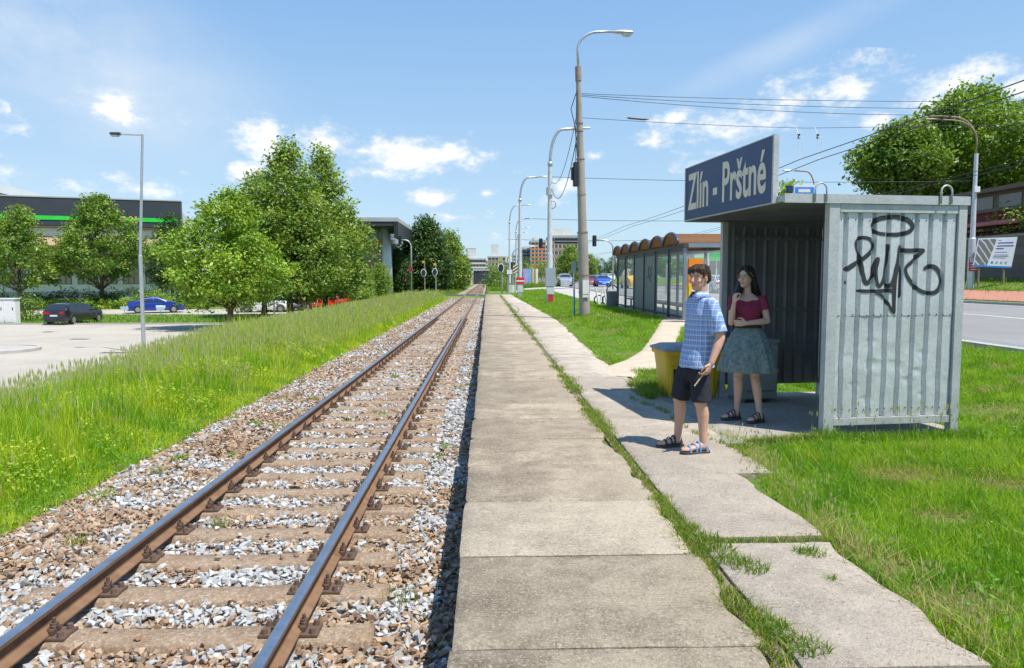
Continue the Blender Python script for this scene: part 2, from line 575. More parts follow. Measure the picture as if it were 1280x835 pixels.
M_pave = mat('pavement_slabs', (.44, .41, .37), (.36, .34, .31), .8, .85, bump=.2, space='pos')

far_y = np.concatenate([np.arange(-30, 110, 2.0), np.geomspace(112, 900, 24)])
sheet('road', M_road, np.linspace(ROAD_X0, ROAD_X1, 12), far_y)
sheet('car_park', M_lot, np.concatenate([np.arange(-80, -14, 3.0), np.arange(-14, -11.3, .4)]), np.append(np.arange(-20, LOT_FAR, 1.6), LOT_FAR), 0.0)
sheet('side_street', M_lot, np.arange(-90, -13.9, 3.0), np.linspace(STREET_Y0, STREET_Y1, 5), 0.0)
sheet('bus_stop_pavement', M_pave, np.linspace(6.2, 9.55, 6), np.arange(22, 84, 2.0), .02)
sheet('red_cycle_path', M_redpave, np.linspace(26.7, 28.9, 8), np.arange(20, 110, 2.0), .04)
# painted lines on the main road
mb = MB()
def road_line(x, y0, y1, w=.14):
    yy = np.linspace(y0, y1, max(2, int((y1 - y0) / 2)))
    for a, b in zip(yy[:-1], yy[1:]):
        za, zb = float(gzz(x, a)) + .006, float(gzz(x, b)) + .006
        mb.add([(x - w / 2, a, za), (x + w / 2, a, za), (x + w / 2, b, zb), (x - w / 2, b, zb)], [(0, 1, 2, 3)])
road_line(17.2, 5, 300); road_line(17.5, 60, 300); road_line(10.3, 36, 300); road_line(24.5, -10, 300)
for k in range(40): road_line(13.6, 30 + 9 * k, 34 + 9 * k, .13)
for k in range(34): road_line(21.0, 40 + 9 * k, 44 + 9 * k, .13)
for k in range(8):
    x0 = 10.6 + k * .85; z = float(gzz(x0, 82)) + .007
    mb.add([(x0, 80.5, z), (x0 + .45, 80.5, z), (x0 + .45, 84, z), (x0, 84, z)], [(0, 1, 2, 3)])
o = mb.build('road_markings', M_paint); tag(o, kind='structure')
def kerb(name, x0, x1, ya, h):
    m = MB()
    for a, b in zip(ya[:-1], ya[1:]):
        za = float(gzz((x0 + x1) / 2, a)); zb = float(gzz((x0 + x1) / 2, b))
        m.add([(x0, a, za - .2), (x1, a, za - .2), (x1, a, za + h), (x0, a, za + h), (x0, b, zb - .2), (x1, b, zb - .2), (x1, b, zb + h), (x0, b, zb + h)],
              [(0, 1, 2, 3), (4, 7, 6, 5), (0, 4, 5, 1), (1, 5, 6, 2), (2, 6, 7, 3), (3, 7, 4, 0)])
    return tag(m.build(name, M_kerb), kind='structure')
kerb('road_kerb', 9.58, 9.8, np.arange(-30, 260, 2.0), .10)
kerb('road_kerb', 25.0, 25.25, np.arange(-30, 260, 2.0), .12)
# car park kerb along the green strip and its lines
mb = MB()
zz = float(gzz(-40, 53))
mb.box((-80, LOT_FAR, zz - .2), (-15.5, LOT_FAR + .18, zz + .10))
mb.box((-80, STREET_Y0 - .18, zz - .2), (-15.5, STREET_Y0, zz + .10))
tag(mb.build('car_park_kerb', M_kerb), kind='structure')
mb = MB()
for k in range(7):
    x = -54 + k * 2.7
    mb.add([(x, 46.6, zz + .005), (x + .1, 46.6, zz + .005), (x + 1.1, 52.6, zz + .005), (x + 1.0, 52.6, zz + .005)], [(0, 1, 2, 3)])
tag(mb.build('parking_bay_markings', M_paint), kind='structure')
# kerbed round island
c = ground_at(-6, 439)
mb = MB(); n = 40; rr = 1.75
mb.rings([[(c.x + r * math.cos(2 * math.pi * k / n), c.y + r * math.sin(2 * math.pi * k / n), c.z + z) for k in range(n)] for r, z in ((rr, -.1), (rr, .13), (rr - .03, .15), (rr - .16, .15), (rr - .17, .11))])
tag(mb.build('kerbed_island', M_kerb), kind='structure')
# crossing deck and the road it carries
mb = MB()
def strip(x0, x1, y0, y1, dz, n=6):
    xx = np.linspace(x0, x1, n)
    for a, b in zip(xx[:-1], xx[1:]):
        P = []
        for x, y in ((a, y0), (b, y0), (b, y1), (a, y1)): P.append((x, y, float(gzz(x, (y0 + y1) / 2)) + dz))
        mb.add(P, [(0, 1, 2, 3)])
strip(-14, -2.80, 86.6, 94, .012, 10); strip(-2.58, -1.32, 86.6, 94, .012, 2); strip(-1.10, 1.0, 86.6, 94, .012, 3)
tag(mb.build('crossing_road', M_dark), kind='structure')
mb = MB(); strip(1.0, 9.5, 83, 95, .02, 10)
tag(mb.build('crossing_pavement', M_pave), kind='structure')

# ------------------------------------------------------------------ railway
TC, RT = -1.95, -0.38                 # track centre, rail top
M_rust = mat('rusty_steel', (.24, .145, .085), (.15, .085, .05), 9, .85, .1, .3, .3, 60, .004, 'pos')
t = NT('polished_rail'); v = t.pos()
t.set(t.mix(t.ramp(t.noise(5, 5, .7, v), .35, .7), (.48, .50, .55), (.36, .36, .38)), t.ramp(t.noise(30, 3, .6, v), -1.1, 3.2), .95, .5)
M_polish = t.m
t = NT('sleeper_concrete'); v = t.pos()
c = t.mix(t.ramp(t.noise(7, 6, .7, v), .35, .65), (.225, .16, .11), (.30, .225, .16))
c = t.mix(t.math('MULTIPLY', t.ramp(t.noise(42, 5, .85, v), .5, .6), .75), c, (.50, .41, .31))
c = t.mix(t.math('MULTIPLY', t.ramp(t.noise(24, 5, .85, v), .5, .6), .5), c, (.13, .085, .055))
c = t.mix(t.math('MULTIPLY', t.ramp(t.noise(2.3, 4, .7, v), .5, .7), .6), c, (.20, .125, .075))
t.set(c, .92, 0, .2); t.bump(t.noise(70, 6, .75, v), .7, .012)
M_sleeper = t.m
M_clip = mat('brown_fastening', (.15, .10, .075), (.10, .065, .05), 20, .75, .2, .3, .3, 80, .003)

track = tag(empty('railway_track', (TC, 0, RT)), 'single railway track of rusty rails on concrete sleepers in stone ballast', 'railway track')
prof = [(-.0625, 0), (.0625, 0), (.0625, .011), (.03, .024), (.011, .036), (.0085, .06), (.0085, .098), (.014, .108), (.034, .116), (.035, .139), (.030, .1455), (.018, .149),
        (-.018, .149), (-.030, .1455), (-.035, .139), (-.034, .116), (-.014, .108), (-.0085, .098), (-.0085, .06), (-.011, .036), (-.03, .024), (-.0625, .011)]
ry = np.concatenate([np.arange(-3, 60, 1.0), np.arange(60, 200, 4.0), np.geomspace(205, 900, 12)])
for s in (-1, 1):
    mb = MB()
    cx = s * .7525
    P = []
    for y in ry: P.append([(cx + px_, y, -.149 + pz) for px_, pz in prof])
    n = len(prof)
    mb.rings(P)
    q = []
    top = {9, 10, 11, 12, 13}
    mb.qm = [1 if (i % n) in top else 0 for i in range(len(mb.q))]
    mb.build('rail', [M_rust, M_polish], track, sharp=40)
SL_PITCH, SL_OFF = .62, 1.37
def sleeper_mesh(seed):
    r = random.Random(seed)
    mb = MB()
    R_ = []
    for x in np.linspace(-1.25, 1.25, 26):
        d = .012 * (1 - ss(.25, .6, abs(x)))
        jz = lambda: r.uniform(-.004, .004)
        jy = lambda: r.uniform(-.006, .006)
        R_.append([(x, -.145 + jy(), -.40), (x, -.118 + jy(), -.188 - d + jz()), (x, -.100 + jy(), -.170 - d + jz()), (x, 0, -.164 - d + jz()), (x, .100 + jy(), -.170 - d + jz()),
                   (x, .118 + jy(), -.188 - d + jz()), (x, .145 + jy(), -.40)])
    mb.rings(R_)
    return mb.mesh('sleeper', [M_sleeper], True)
SM = [sleeper_mesh(k) for k in range(4)]
def fastening():
    mb = MB()
    mb.box((-.18, -.085, -.168), (.18, .085, -.149), bev=.004)
    for s in (-1, 1):
        mb.box((s * .068, -.05, -.15), (s * .098, .05, -.115), bev=.004)        # rib
        mb.box((s * .05, -.03, -.133), (s * .10, .03, -.113), bev=.004)         # clip
        mb.cyl((s * .082, 0, -.12), (s * .082, 0, -.055), .011, n=8)
        mb.cyl((s * .082, 0, -.108), (s * .082, 0, -.085), .025, n=6)
        for k in range(3):
            mb.tube([(s * .082 + .022 * math.cos(a), .022 * math.sin(a), -.117 + k * .008) for a in np.linspace(0, 5.6, 9)], .0055, 5)
        for y in (-.055, .055):
            mb.cyl((s * .145, y, -.15), (s * .145, y, -.118), .022, .017, n=8)
    return mb.mesh('rail_fastening', [M_clip])
FM = fastening()
for k in range(100):
    o = link('sleeper', SM[random.randrange(4)], track, (random.uniform(-.015, .015), SL_OFF + k * SL_PITCH, 0))
    for s in (-1, 1):
        if k < 62: link('rail_fastening', FM, o, (s * .7525, 0, 0))
mb = MB()
for k in range(100, 620):
    y = SL_OFF + k * SL_PITCH
    if 86 < y < 95: continue
    mb.box((-1.25, y - .12, -.35), (1.25, y + .12, -.17))
o = mb.build('sleeper', M_sleeper, track); o['kind'] = 'stuff'

# ballast
def bz(X):
    X = np.asarray(X, float)
    z = np.where(X > -.75, -.605, -.578)
    z = np.where(X < -2.85, -.545, z)
    return z - .17 * ss(-3.5, -4.5, X)
t = NT('ballast_bed'); v = t.pos()
vo = t.n('ShaderNodeTexVoronoi'); vo.inputs['Scale'].default_value = 17; t.l(v, vo.inputs['Vector'])
sepc = t.n('ShaderNodeSeparateColor'); t.l(vo.outputs['Color'], sepc.inputs[0])
c = t.mix(t.ramp(sepc.outputs[0], .42, .5), (.25, .15, .09), (.38, .37, .36))
c = t.mix(t.ramp(sepc.outputs[1], .7, .75), c, (.40, .29, .19))
t.set(c, .9, 0, .3); t.bump(t.math('SUBTRACT', 1.0, vo.outputs['Distance']), 1.0, .05)
bx = np.array([-4.7, -4.4, -4.0, -3.6, -3.2, -2.86, -2.84, -2.0, -1.2, -.76, -.74, -.4, -.14]); by = np.concatenate([np.arange(-2, 84.5, 1.5), [84.5]])
sheet('ballast_bed', t.m, bx, by, -.03, lambda X, Y: bz(X))
by2 = np.concatenate([np.arange(96.5, 200, 4), np.geomspace(204, 900, 16)])
sheet('ballast_bed', t.m, np.append(bx, .3), by2, -.03, lambda X, Y: bz(X))

def hull(seed):
    r = random.Random(seed); bm = bmesh.new()
    for _ in range(r.choice((8, 9, 10))):
        d = Vector((r.gauss(0, 1), r.gauss(0, 1), r.gauss(0, 1))).normalized() * r.uniform(.42, .55)
        bm.verts.new(d)
    bmesh.ops.convex_hull(bm, input=bm.verts)
    for vv in [x for x in bm.verts if not x.link_faces]: bm.verts.remove(vv)
    bmesh.ops.triangulate(bm, faces=bm.faces[:])
    bm.verts.index_update()
    V = np.array([x.co[:] for x in bm.verts]); T = np.array([[x.index for x in f.verts] for f in bm.faces]); bm.free()
    return V, T
HULLS = [hull(k) for k in range(14)]
def rotmats(n):
    q = rng.normal(size=(n, 4)); q /= np.linalg.norm(q, axis=1)[:, None]
    w, x, y, z = q.T
    return np.stack([np.stack([1 - 2 * (y * y + z * z), 2 * (x * y - z * w), 2 * (x * z + y * w)], -1),
                     np.stack([2 * (x * y + z * w), 1 - 2 * (x * x + z * z), 2 * (y * z - x * w)], -1),
                     np.stack([2 * (x * z - y * w), 2 * (y * z + x * w), 1 - 2 * (x * x + y * y)], -1)], 1)
def scatter_stones(P, S, C):
    Vs, Ts, Cs, b = [], [], [], 0
    which = rng.integers(0, len(HULLS), len(P)); Rm = rotmats(len(P))
    sc = S[:, None] * np.stack([rng.uniform(.8, 1.3, len(P)), rng.uniform(.65, 1.1, len(P)), rng.uniform(.5, .9, len(P))], 1)
    for k, (V, T) in enumerate(HULLS):
        m = np.where(which == k)[0]
        if not len(m): continue
        L = V[None] * sc[m][:, None, :]
        W = np.einsum('nij,nvj->nvi', Rm[m], L)
        W[..., 2] *= .8
        W = W + P[m][:, None, :]
        Vs.append(W.reshape(-1, 3)); Ts.append((T[None] + (np.arange(len(m)) * len(V))[:, None, None] + b).reshape(-1, 3))
        Cs.append(np.repeat(C[m], len(V), 0)); b += len(m) * len(V)
    return np.concatenate(Vs), np.concatenate(Ts), np.concatenate(Cs)
def ballast_zone(y0, y1, dens, size):
    n = int(4.55 * (y1 - y0) * dens)
    X = rng.uniform(-4.65, -.12, n); Y = rng.uniform(y0, y1, n)
    ph = ((Y - SL_OFF) / SL_PITCH + .5) % 1 - .5
    d = np.abs(ph) * SL_PITCH
    on_sl = (d < .112) & (X > -2.86) & (X < -.70)
    keep = ~on_sl | (rng.random(n) < .022)
    for cx in (TC - .7525, TC + .7525): keep &= np.abs(X - cx) > .085
    edge = -4.25 + .35 * (fbm(Y * .7, Y * 0 + 3) - .5)
    keep &= (X > edge) | (rng.random(n) < .35 * ss(-.45, 0, X - edge))
    X, Y, d, on_sl = X[keep], Y[keep], d[keep], on_sl[keep]
    n = len(X)
    Z = bz(X) + rng.uniform(-.022, .012, n) + .03 * (fbm(X * 1.6, Y * 1.6) - .5)
    Z = np.where(on_sl, RT - .155, Z)
    nn = fbm(X * 2.2 + 9, Y * 2.2)
    n2 = fbm(X * .8 + 40, Y * .5)
    pg = np.where(X > -.72, .74 - .6 * ss(-.5, -.2, X), np.where(X < -2.8, .30, .78 - .45 * ss(.24, .16, d)))
    pg = pg - .35 * ss(13, 32, Y) * ((X > -2.7) & (X < -1.2)) + (nn - .5) * 2.3 + (n2 - .5) * .7
    gray = rng.random(n) < pg
    br = rng.uniform(.72, 1.3, n)[:, None]
    cg = np.array([.40, .418, .425]) * br + rng.normal(0, .005, (n, 3))
    u = rng.random(n)[:, None]
    cb = (np.array([.27, .165, .10]) * (1 - u) + np.array([.47, .355, .245]) * u) * rng.uniform(.55, 1.15, n)[:, None]
    C = np.clip(np.where(gray[:, None], cg, cb), .02, .8)
    S = size * rng.lognormal(0, .22, n)
    return np.stack([X, Y, Z], 1), S, C
Z_ = [ballast_zone(1.8, 9, 640, .059), ballast_zone(9, 16, 420, .066), ballast_zone(16, 32, 230, .078), ballast_zone(32, 84.5, 75, .12)]
V, T, C = scatter_stones(np.concatenate([z[0] for z in Z_]), np.concatenate([z[1] for z in Z_]), np.concatenate([z[2] for z in Z_]))
t = NT('ballast_stone'); c = t.attr(); v = t.pos()
c = t.mix(t.math('MULTIPLY', t.ramp(t.noise(60, 4, .7, v), .4, .7), .35), c, (.30, .22, .16))
t.set(c, .85, 0, .3); t.bump(t.noise(150, 4, .7, v), .3, .004)
o = link('ballast_gravel', np_mesh('ballast_gravel', V, None, T, C, [t.m])); tag(o, kind='stuff')

# ------------------------------------------------------------------ platform and footpath
def concrete(name, ca, cb, cd, speck):
    t = NT(name); v = t.pos()
    oi = t.n('ShaderNodeObjectInfo')
    c = t.mix(t.ramp(t.noise(2.6, 6, .7, v), .36, .66), ca, cb)
    bri = t.n('ShaderNodeHueSaturation'); t.l(c, bri.inputs['Color'])
    t.l(t.math('MULTIPLY_ADD', oi.outputs['Random'], .32, .82), bri.inputs['Value'])
    gen = t.n('ShaderNodeSeparateXYZ'); t.l(t.n('ShaderNodeTexCoord').outputs['Generated'], gen.inputs[0])
    stain = t.math('MULTIPLY_ADD', t.math('SUBTRACT', .62, gen.outputs[0]), .20, t.noise(1.3, 7, .78, v))
    c = t.mix(t.math('MULTIPLY', t.ramp(stain, .46, .68), .85), bri.outputs[0], cd)
    f = t.noise(62, 3, .8, v)
    c = t.mix(t.math('MULTIPLY', t.ramp(f, .53, .62), .55), c, speck)
    c = t.mix(t.math('MULTIPLY', t.ramp(t.noise(26, 5, .85, v), .50, .62), .24), c, tuple(x * .6 for x in cd))
    c = t.mix(t.math('MULTIPLY', t.ramp(t.noise(44, 4, .85, v), .55, .64), .6), c, tuple(x * .35 for x in cd))
    c = t.mix(t.math('MULTIPLY', t.ramp(t.noise(9, 5, .8, v), .62, .72), .35), c, tuple(x * .6 for x in cd))
    # old cracks
    vo = t.n('ShaderNodeTexVoronoi', feature='DISTANCE_TO_EDGE'); vo.inputs['Scale'].default_value = .55
    wob = t.n('ShaderNodeVectorMath', operation='ADD'); t.l(v, wob.inputs[0])
    nn = t.n('ShaderNodeTexNoise'); nn.inputs['Scale'].default_value = 2.2; nn.inputs['Detail'].default_value = 5; t.l(v, nn.inputs['Vector']); t.l(nn.outputs['Color'], wob.inputs[1])
    t.l(wob.outputs[0], vo.inputs['Vector'])
    crack = t.math('MULTIPLY', t.math('LESS_THAN', vo.outputs['Distance'], .0035), t.ramp(t.noise(.7, 2, .5, v), .52, .6))
    c = t.mix(t.math('MULTIPLY', crack, .75), c, (.09, .08, .07))
    t.set(c, .92, 0, .25)
    t.bump(t.math('ADD', t.noise(90, 5, .75, v), t.math('MULTIPLY', t.noise(14, 4, .7, v), 1.2)), 1.0, .014)
    return t.m
M_slab = concrete('platform_concrete', (.40, .335, .25), (.305, .25, .18), (.185, .147, .105), (.66, .57, .44))
M_path = concrete('path_concrete', (.49, .425, .345), (.42, .36, .29), (.31, .265, .215), (.64, .565, .475))
M_pale = concrete('pale_concrete', (.54, .46, .35), (.46, .39, .295), (.31, .26, .195), (.70, .62, .50))
M_wall_c = mat('old_concrete', (.30, .28, .25), (.22, .20, .18), 3, .9, bump=.4, space='pos')

def slab_mesh(x0, x1, y0, y1, seed, ragged=.0, th=.12, step=.085, edge_drop=.012):
    r = np.random.default_rng(seed)
    w, l = x1 - x0, y1 - y0
    nx_ = max(3, int(w / step)); ny_ = max(3, int(l / step))
    u = np.linspace(0, 1, nx_ + 1); v_ = np.linspace(0, 1, ny_ + 1)
    u = np.sort(np.concatenate([u, [.015, .985]])); v_ = np.sort(np.concatenate([v_, [.015, .985]]))
    U, Vv = np.meshgrid(u, v_)
    X = U * w; Y = Vv * l
    s = r.uniform(0, 90)
    rag = ragged * np.maximum(0, fbm(Y * 3 + s, Y * 0 + s, 4) - .38) * 3.2
    X = X - rag * U ** 3 + np.where(U < .02, 1, 0) * (.022 * np.maximum(0, fbm(Y * 8 + s, s + 0 * Y) - .5) + .05 * np.maximum(0, 1 - np.minimum(Y, l - Y) / .06) * r.random() ** 3)
    wob = .010 * (fbm(X * 7 + s, Y * 0 + s) - .5)
    Y = Y + wob * 2 * (1 - np.abs(2 * Vv - 1)) * 0 + np.where(Vv < .02, 1, 0) * .018 * (fbm(X * 6 + s, s + 0 * X) - .3) - np.where(Vv > .98, 1, 0) * .018 * (fbm(X * 6 + s + 9, s + 0 * X) - .3)
    e = np.minimum(np.minimum(Vv, 1 - Vv) * l, np.minimum(U, 1 - U) * w)
    Z = .006 * (fbm(X * 2 + s, Y * 2 + s) - .5) * 2 - edge_drop * (1 - ss(0, .022, e)) - .004 * (1 - ss(0, .1, e)) * fbm(X * 9 + s, Y * 9)
    Z = Z + r.normal(0, .0025) + r.normal(0, .002) * (U - .5) + r.normal(0, .003) * (Vv - .5)
    nvx, nvy = len(u), len(v_)
    top = np.stack([X, Y, Z], -1).reshape(-1, 3)
    i = np.arange(nvx * nvy).reshape(nvy, nvx)
    q = np.stack([i[:-1, :-1], i[:-1, 1:], i[1:, 1:], i[1:, :-1]], -1).reshape(-1, 4).tolist()
    loop = list(i[0, :]) + list(i[1:, -1]) + list(i[-1, -2::-1]) + list(i[-2:0:-1, 0])
    b0 = len(top); bot = top[loop].copy(); bot[:, 2] = -th
    m = len(loop)
    for k in range(m):
        k2 = (k + 1) % m
        q.append([loop[k2], loop[k], b0 + k, b0 + k2])
    me = np_mesh('slab', np.concatenate([top, bot]), q, mats=[], smooth=True)
    me.set_sharp_from_angle(angle=R(50))
    return me
PX0, PX1 = -.165, 1.25
platform = MB()
platform.box((PX0 + .05, -2, -.9), (PX1, 76, -.115))
platform = tag(platform.build('platform', M_wall_c), kind='structure')
joints = sorted({round(on_z(700, y, 0).y, 3) for y in (625, 693, 808)})
yy = [joints[0] - 1.07 * k for k in range(3, 0, -1)] + joints
while yy[-1] < 75.2: yy.append(yy[-1] + 1.085 + random.uniform(-.015, .015))
for k, (a, b) in enumerate(zip(yy[:-1], yy[1:])):
    pale = abs(a - joints[1]) < .02
    jx = random.uniform(-.012, .012)
    me = slab_mesh(PX0 + jx, PX1 + random.uniform(-.03, .02), a + .004, b - .004, k, .085 if a < 14 else .05, .12, .085 if a < 12 else .2)
    me.materials.append(M_pale if pale else M_slab)
    link('slab', me, platform, (PX0 + jx, a + .004, 0))
footpath = MB()
pj = [-1.5, 0.1, 1.62, on_z(950, 835, 0).y + .0, on_z(960, 672, 0).y, on_z(900, 590, 0).y]
pj = sorted(pj)
while pj[-1] < 75: pj.append(pj[-1] + 1.55)
def path_right(y):
    return float(2.16 + .28 * ss(5.0, 7.2, y) - .12 * ss(9, 14, y) + .42 * ss(14, 30, y) - .25 * ss(30, 70, y))
soil = MB(); soil.box((PX1 - .02, -2, -.3), (1.40, 76, -.035))
M_soil = mat('joint_soil', (.16, .12, .08), (.24, .19, .13), 8, .95, bump=.6, space='pos')
fp = tag(soil.build('footpath', M_soil), kind='structure')
for k, (a, b) in enumerate(zip(pj[:-1], pj[1:])):
    g = .055 if abs(b - pj[4]) < .01 else .008
    g0 = .055 if abs(a - pj[4]) < .01 else .008
    xr = path_right((a + b) / 2) + random.uniform(-.03, .03)
    me = slab_mesh(1.325, xr, a + g0, b - g, 200 + k, .06, .07, .085 if a < 12 else .2)
    me.materials.append(M_path)
    link('slab', me, fp, (1.325, a + g0, -.004))
# widening in front of the shelter and the shelter floor
SH_ROT = R(6.5)
SH_O = on_z(1027, 543, 0) + Vector((.02, .087, 0))
SHM = Matrix.Translation(SH_O) @ Matrix.Rotation(SH_ROT, 4, 'Z')
def sh(u, v, z=0): return SHM @ Vector((u, v, z))
mb = MB()
poly = [sh(-1.45, -.30), sh(-.2, -.22), sh(.05, -.03), sh(1.62, -.03), sh(1.62, 2.75), sh(-.05, 2.75), sh(-.9, 2.7), sh(-1.3, 2.2)]
mb.prism([(p.x, p.y) for p in poly], -.1, -.016)
M_floor = concrete('shelter_floor_concrete', (.46, .42, .37), (.40, .365, .32), (.30, .27, .235), (.56, .52, .46))
tag(mb.build('shelter_floor', M_floor), kind='structure')
# worn earth path from the footpath towards the bus stop
M_dirt = mat('worn_earth', (.50, .42, .32), (.40, .34, .25), 3, .95, bump=.4, bscale=60, space='pos')
ctr = [(2.0, 12.4, .62), (2.5, 13.4, .55), (3.1, 14.7, .45), (3.9, 16.8, .42), (4.7, 19.5, .42), (5.6, 22.4, .5), (6.4, 25.0, .6)]
mb = MB(); rows = []
for i, (x, y, w) in enumerate(ctr):
    for f in (0, .5) if i < len(ctr) - 1 else (0,):
        x2, y2, w2 = ctr[min(i + 1, len(ctr) - 1)]
        X, Y, W = x + (x2 - x) * f, y + (y2 - y) * f, w + (w2 - w) * f
        row = []
        for k in range(7):
            s = (k / 6 - .5) * 2 * W
            px_, py_ = X + s * .9, Y - s * .45
            row.append((px_, py_, max(float(gzz(px_, py_)), -.06) + (.05 if abs(k - 3) < 3 else -.03)))
        rows.append(row)
n = 7
mb.add([p for r in rows for p in r], [(i * n + k, i * n + k + 1, (i + 1) * n + k + 1, (i + 1) * n + k) for i in range(len(rows) - 1) for k in range(n - 1)])
tag(mb.build('dirt_path', M_dirt, smooth=True), kind='structure')
# ------------------------------------------------------------------ grasses
M_grass = leafmat('grass_blade', .48, .5, .3)
def blades(P, h, w, col, lean=.35, seg=2, droop=.5):
    n = len(P)
    a = rng.uniform(0, 2 * np.pi, n); fa = rng.uniform(0, 2 * np.pi, n)
    side = np.stack([np.cos(fa), np.sin(fa), np.zeros(n)], 1)
    dirv = np.stack([np.cos(a), np.sin(a), np.zeros(n)], 1)
    L = np.abs(rng.normal(0, lean, n))[:, None]
    up = np.array([0, 0, 1.0])
    out = []
    for k in range(seg + 1):
        f = k / seg
        c = P + up * (h * f * (1 - .25 * droop * f * np.minimum(L[:, 0], 1)))[:, None] + dirv * L * (h * f ** 1.8)[:, None]
        if k < seg:
            ww = (w * (1 - .55 * f))[:, None] * .5
            out += [c - side * ww, c + side * ww]
        else: out.append(c)
    V = np.stack(out, 1)
    m = 2 * seg + 1
    b = (np.arange(n) * m)[:, None]
    q = [np.concatenate([b + 2 * k, b + 2 * k + 1, b + 2 * k + 3, b + 2 * k + 2], 1) for k in range(seg - 1)]
    t = np.concatenate([b + 2 * seg - 2, b + 2 * seg - 1, b + 2 * seg], 1)
    C = np.repeat(col, m, 0)
    return V.reshape(-1, 3), (np.concatenate(q) if q else np.zeros((0, 4), int)), t, C
def leaves_at(P, size, C, flat=.6):
    n = len(P)
    nrm = rng.normal(size=(n, 3)); nrm[:, 2] = np.abs(nrm[:, 2]) + flat; nrm /= np.linalg.norm(nrm, axis=1)[:, None]
    a = np.cross(nrm, rng.normal(size=(n, 3))); a /= np.linalg.norm(a, axis=1)[:, None] + 1e-9
    b = np.cross(nrm, a)
    s = (size * rng.uniform(.6, 1.3, n))[:, None]
    V = np.stack([P - a * s, P + b * s * .55 - a * s * .1 + nrm * s * .12, P + a * s, P - b * s * .55 - a * s * .1 + nrm * s * .12], 1).reshape(-1, 3)
    return V, (np.arange(n) * 4)[:, None] + np.arange(4)[None], np.zeros((0, 3), int), np.repeat(C, 4, 0)
class Veg:
    def __init__(self): self.V = []; self.Q = []; self.T = []; self.C = []; self.n = 0
    def add(self, V, Q, T, C):
        self.V.append(V); self.C.append(C)
        if len(Q): self.Q.append(np.asarray(Q) + self.n)
        if len(T): self.T.append(np.asarray(T) + self.n)
        self.n += len(V)
    def build(self, name, m, parent=None):
        me = np_mesh(name, np.concatenate(self.V), np.concatenate(self.Q) if self.Q else None, np.concatenate(self.T) if self.T else None,
                     np.concatenate(self.C), [m])
        return link(name, me, parent)
def mixc(a, b, f): return np.asarray(a)[None] * (1 - f[:, None]) + np.asarray(b)[None] * f[:, None]
def jitter(C, s=.16): return np.clip(C * rng.lognormal(0, s, len(C))[:, None] * rng.normal(1, .06, C.shape), .005, .9)

dp = np.array([(a, b) for a, b, _ in ctr]); dw = np.array([c for _, _, c in ctr])
def dirt_dist(X, Y):
    best = np.full(np.shape(X), 9.)
    for (p, q, w) in zip(dp[:-1], dp[1:], dw):
        d = q - p; t = np.clip(((X - p[0]) * d[0] + (Y - p[1]) * d[1]) / (d @ d), 0, 1)
        best = np.minimum(best, np.hypot(X - p[0] - t * d[0], Y - p[1] - t * d[1]) / w)
    return best
PRX = np.array([path_right(y) for y in np.arange(0, 80, .5)])
shi = np.array(SHM.inverted())
def lawn_ok(X, Y):
    pr = np.interp(Y, np.arange(0, 80, .5), PRX)
    rag = .09 * (fbm(Y * 2.3, X * 0 + 5) - .45) - .035
    ok = (X > pr + rag - .05 * (Y > 10)) & (X < 9.55)
    u = shi[0, 0] * X + shi[0, 1] * Y + shi[0, 3]; v = shi[1, 0] * X + shi[1, 1] * Y + shi[1, 3]
    ok &= ~((u > -.95 + .3 * ss(.1, -.4, v)) & (u < 1.60) & (v > -.30 + .55 * np.clip(u + .2, -1, 0) * 0 + .25 * ss(-.2, .05, u)) & (v < 2.7))
    ok &= dirt_dist(X, Y) > .85 + .3 * (fbm(X * 3, Y * 3) - .5)
    ok &= ~((X > 6.25) & (Y > 22) & (Y < 84))
    ok &= ~((Y > 82) & (Y < 96))
    return ok
DRY = [(*on_z(x, y, 0)[:2], r) for x, y, r in ((1135, 590, .42), (1060, 545, .3), (1232, 512, .5), (1180, 640, .25), (1262, 600, .35), (1120, 700, .2), (1215, 745, .3))]
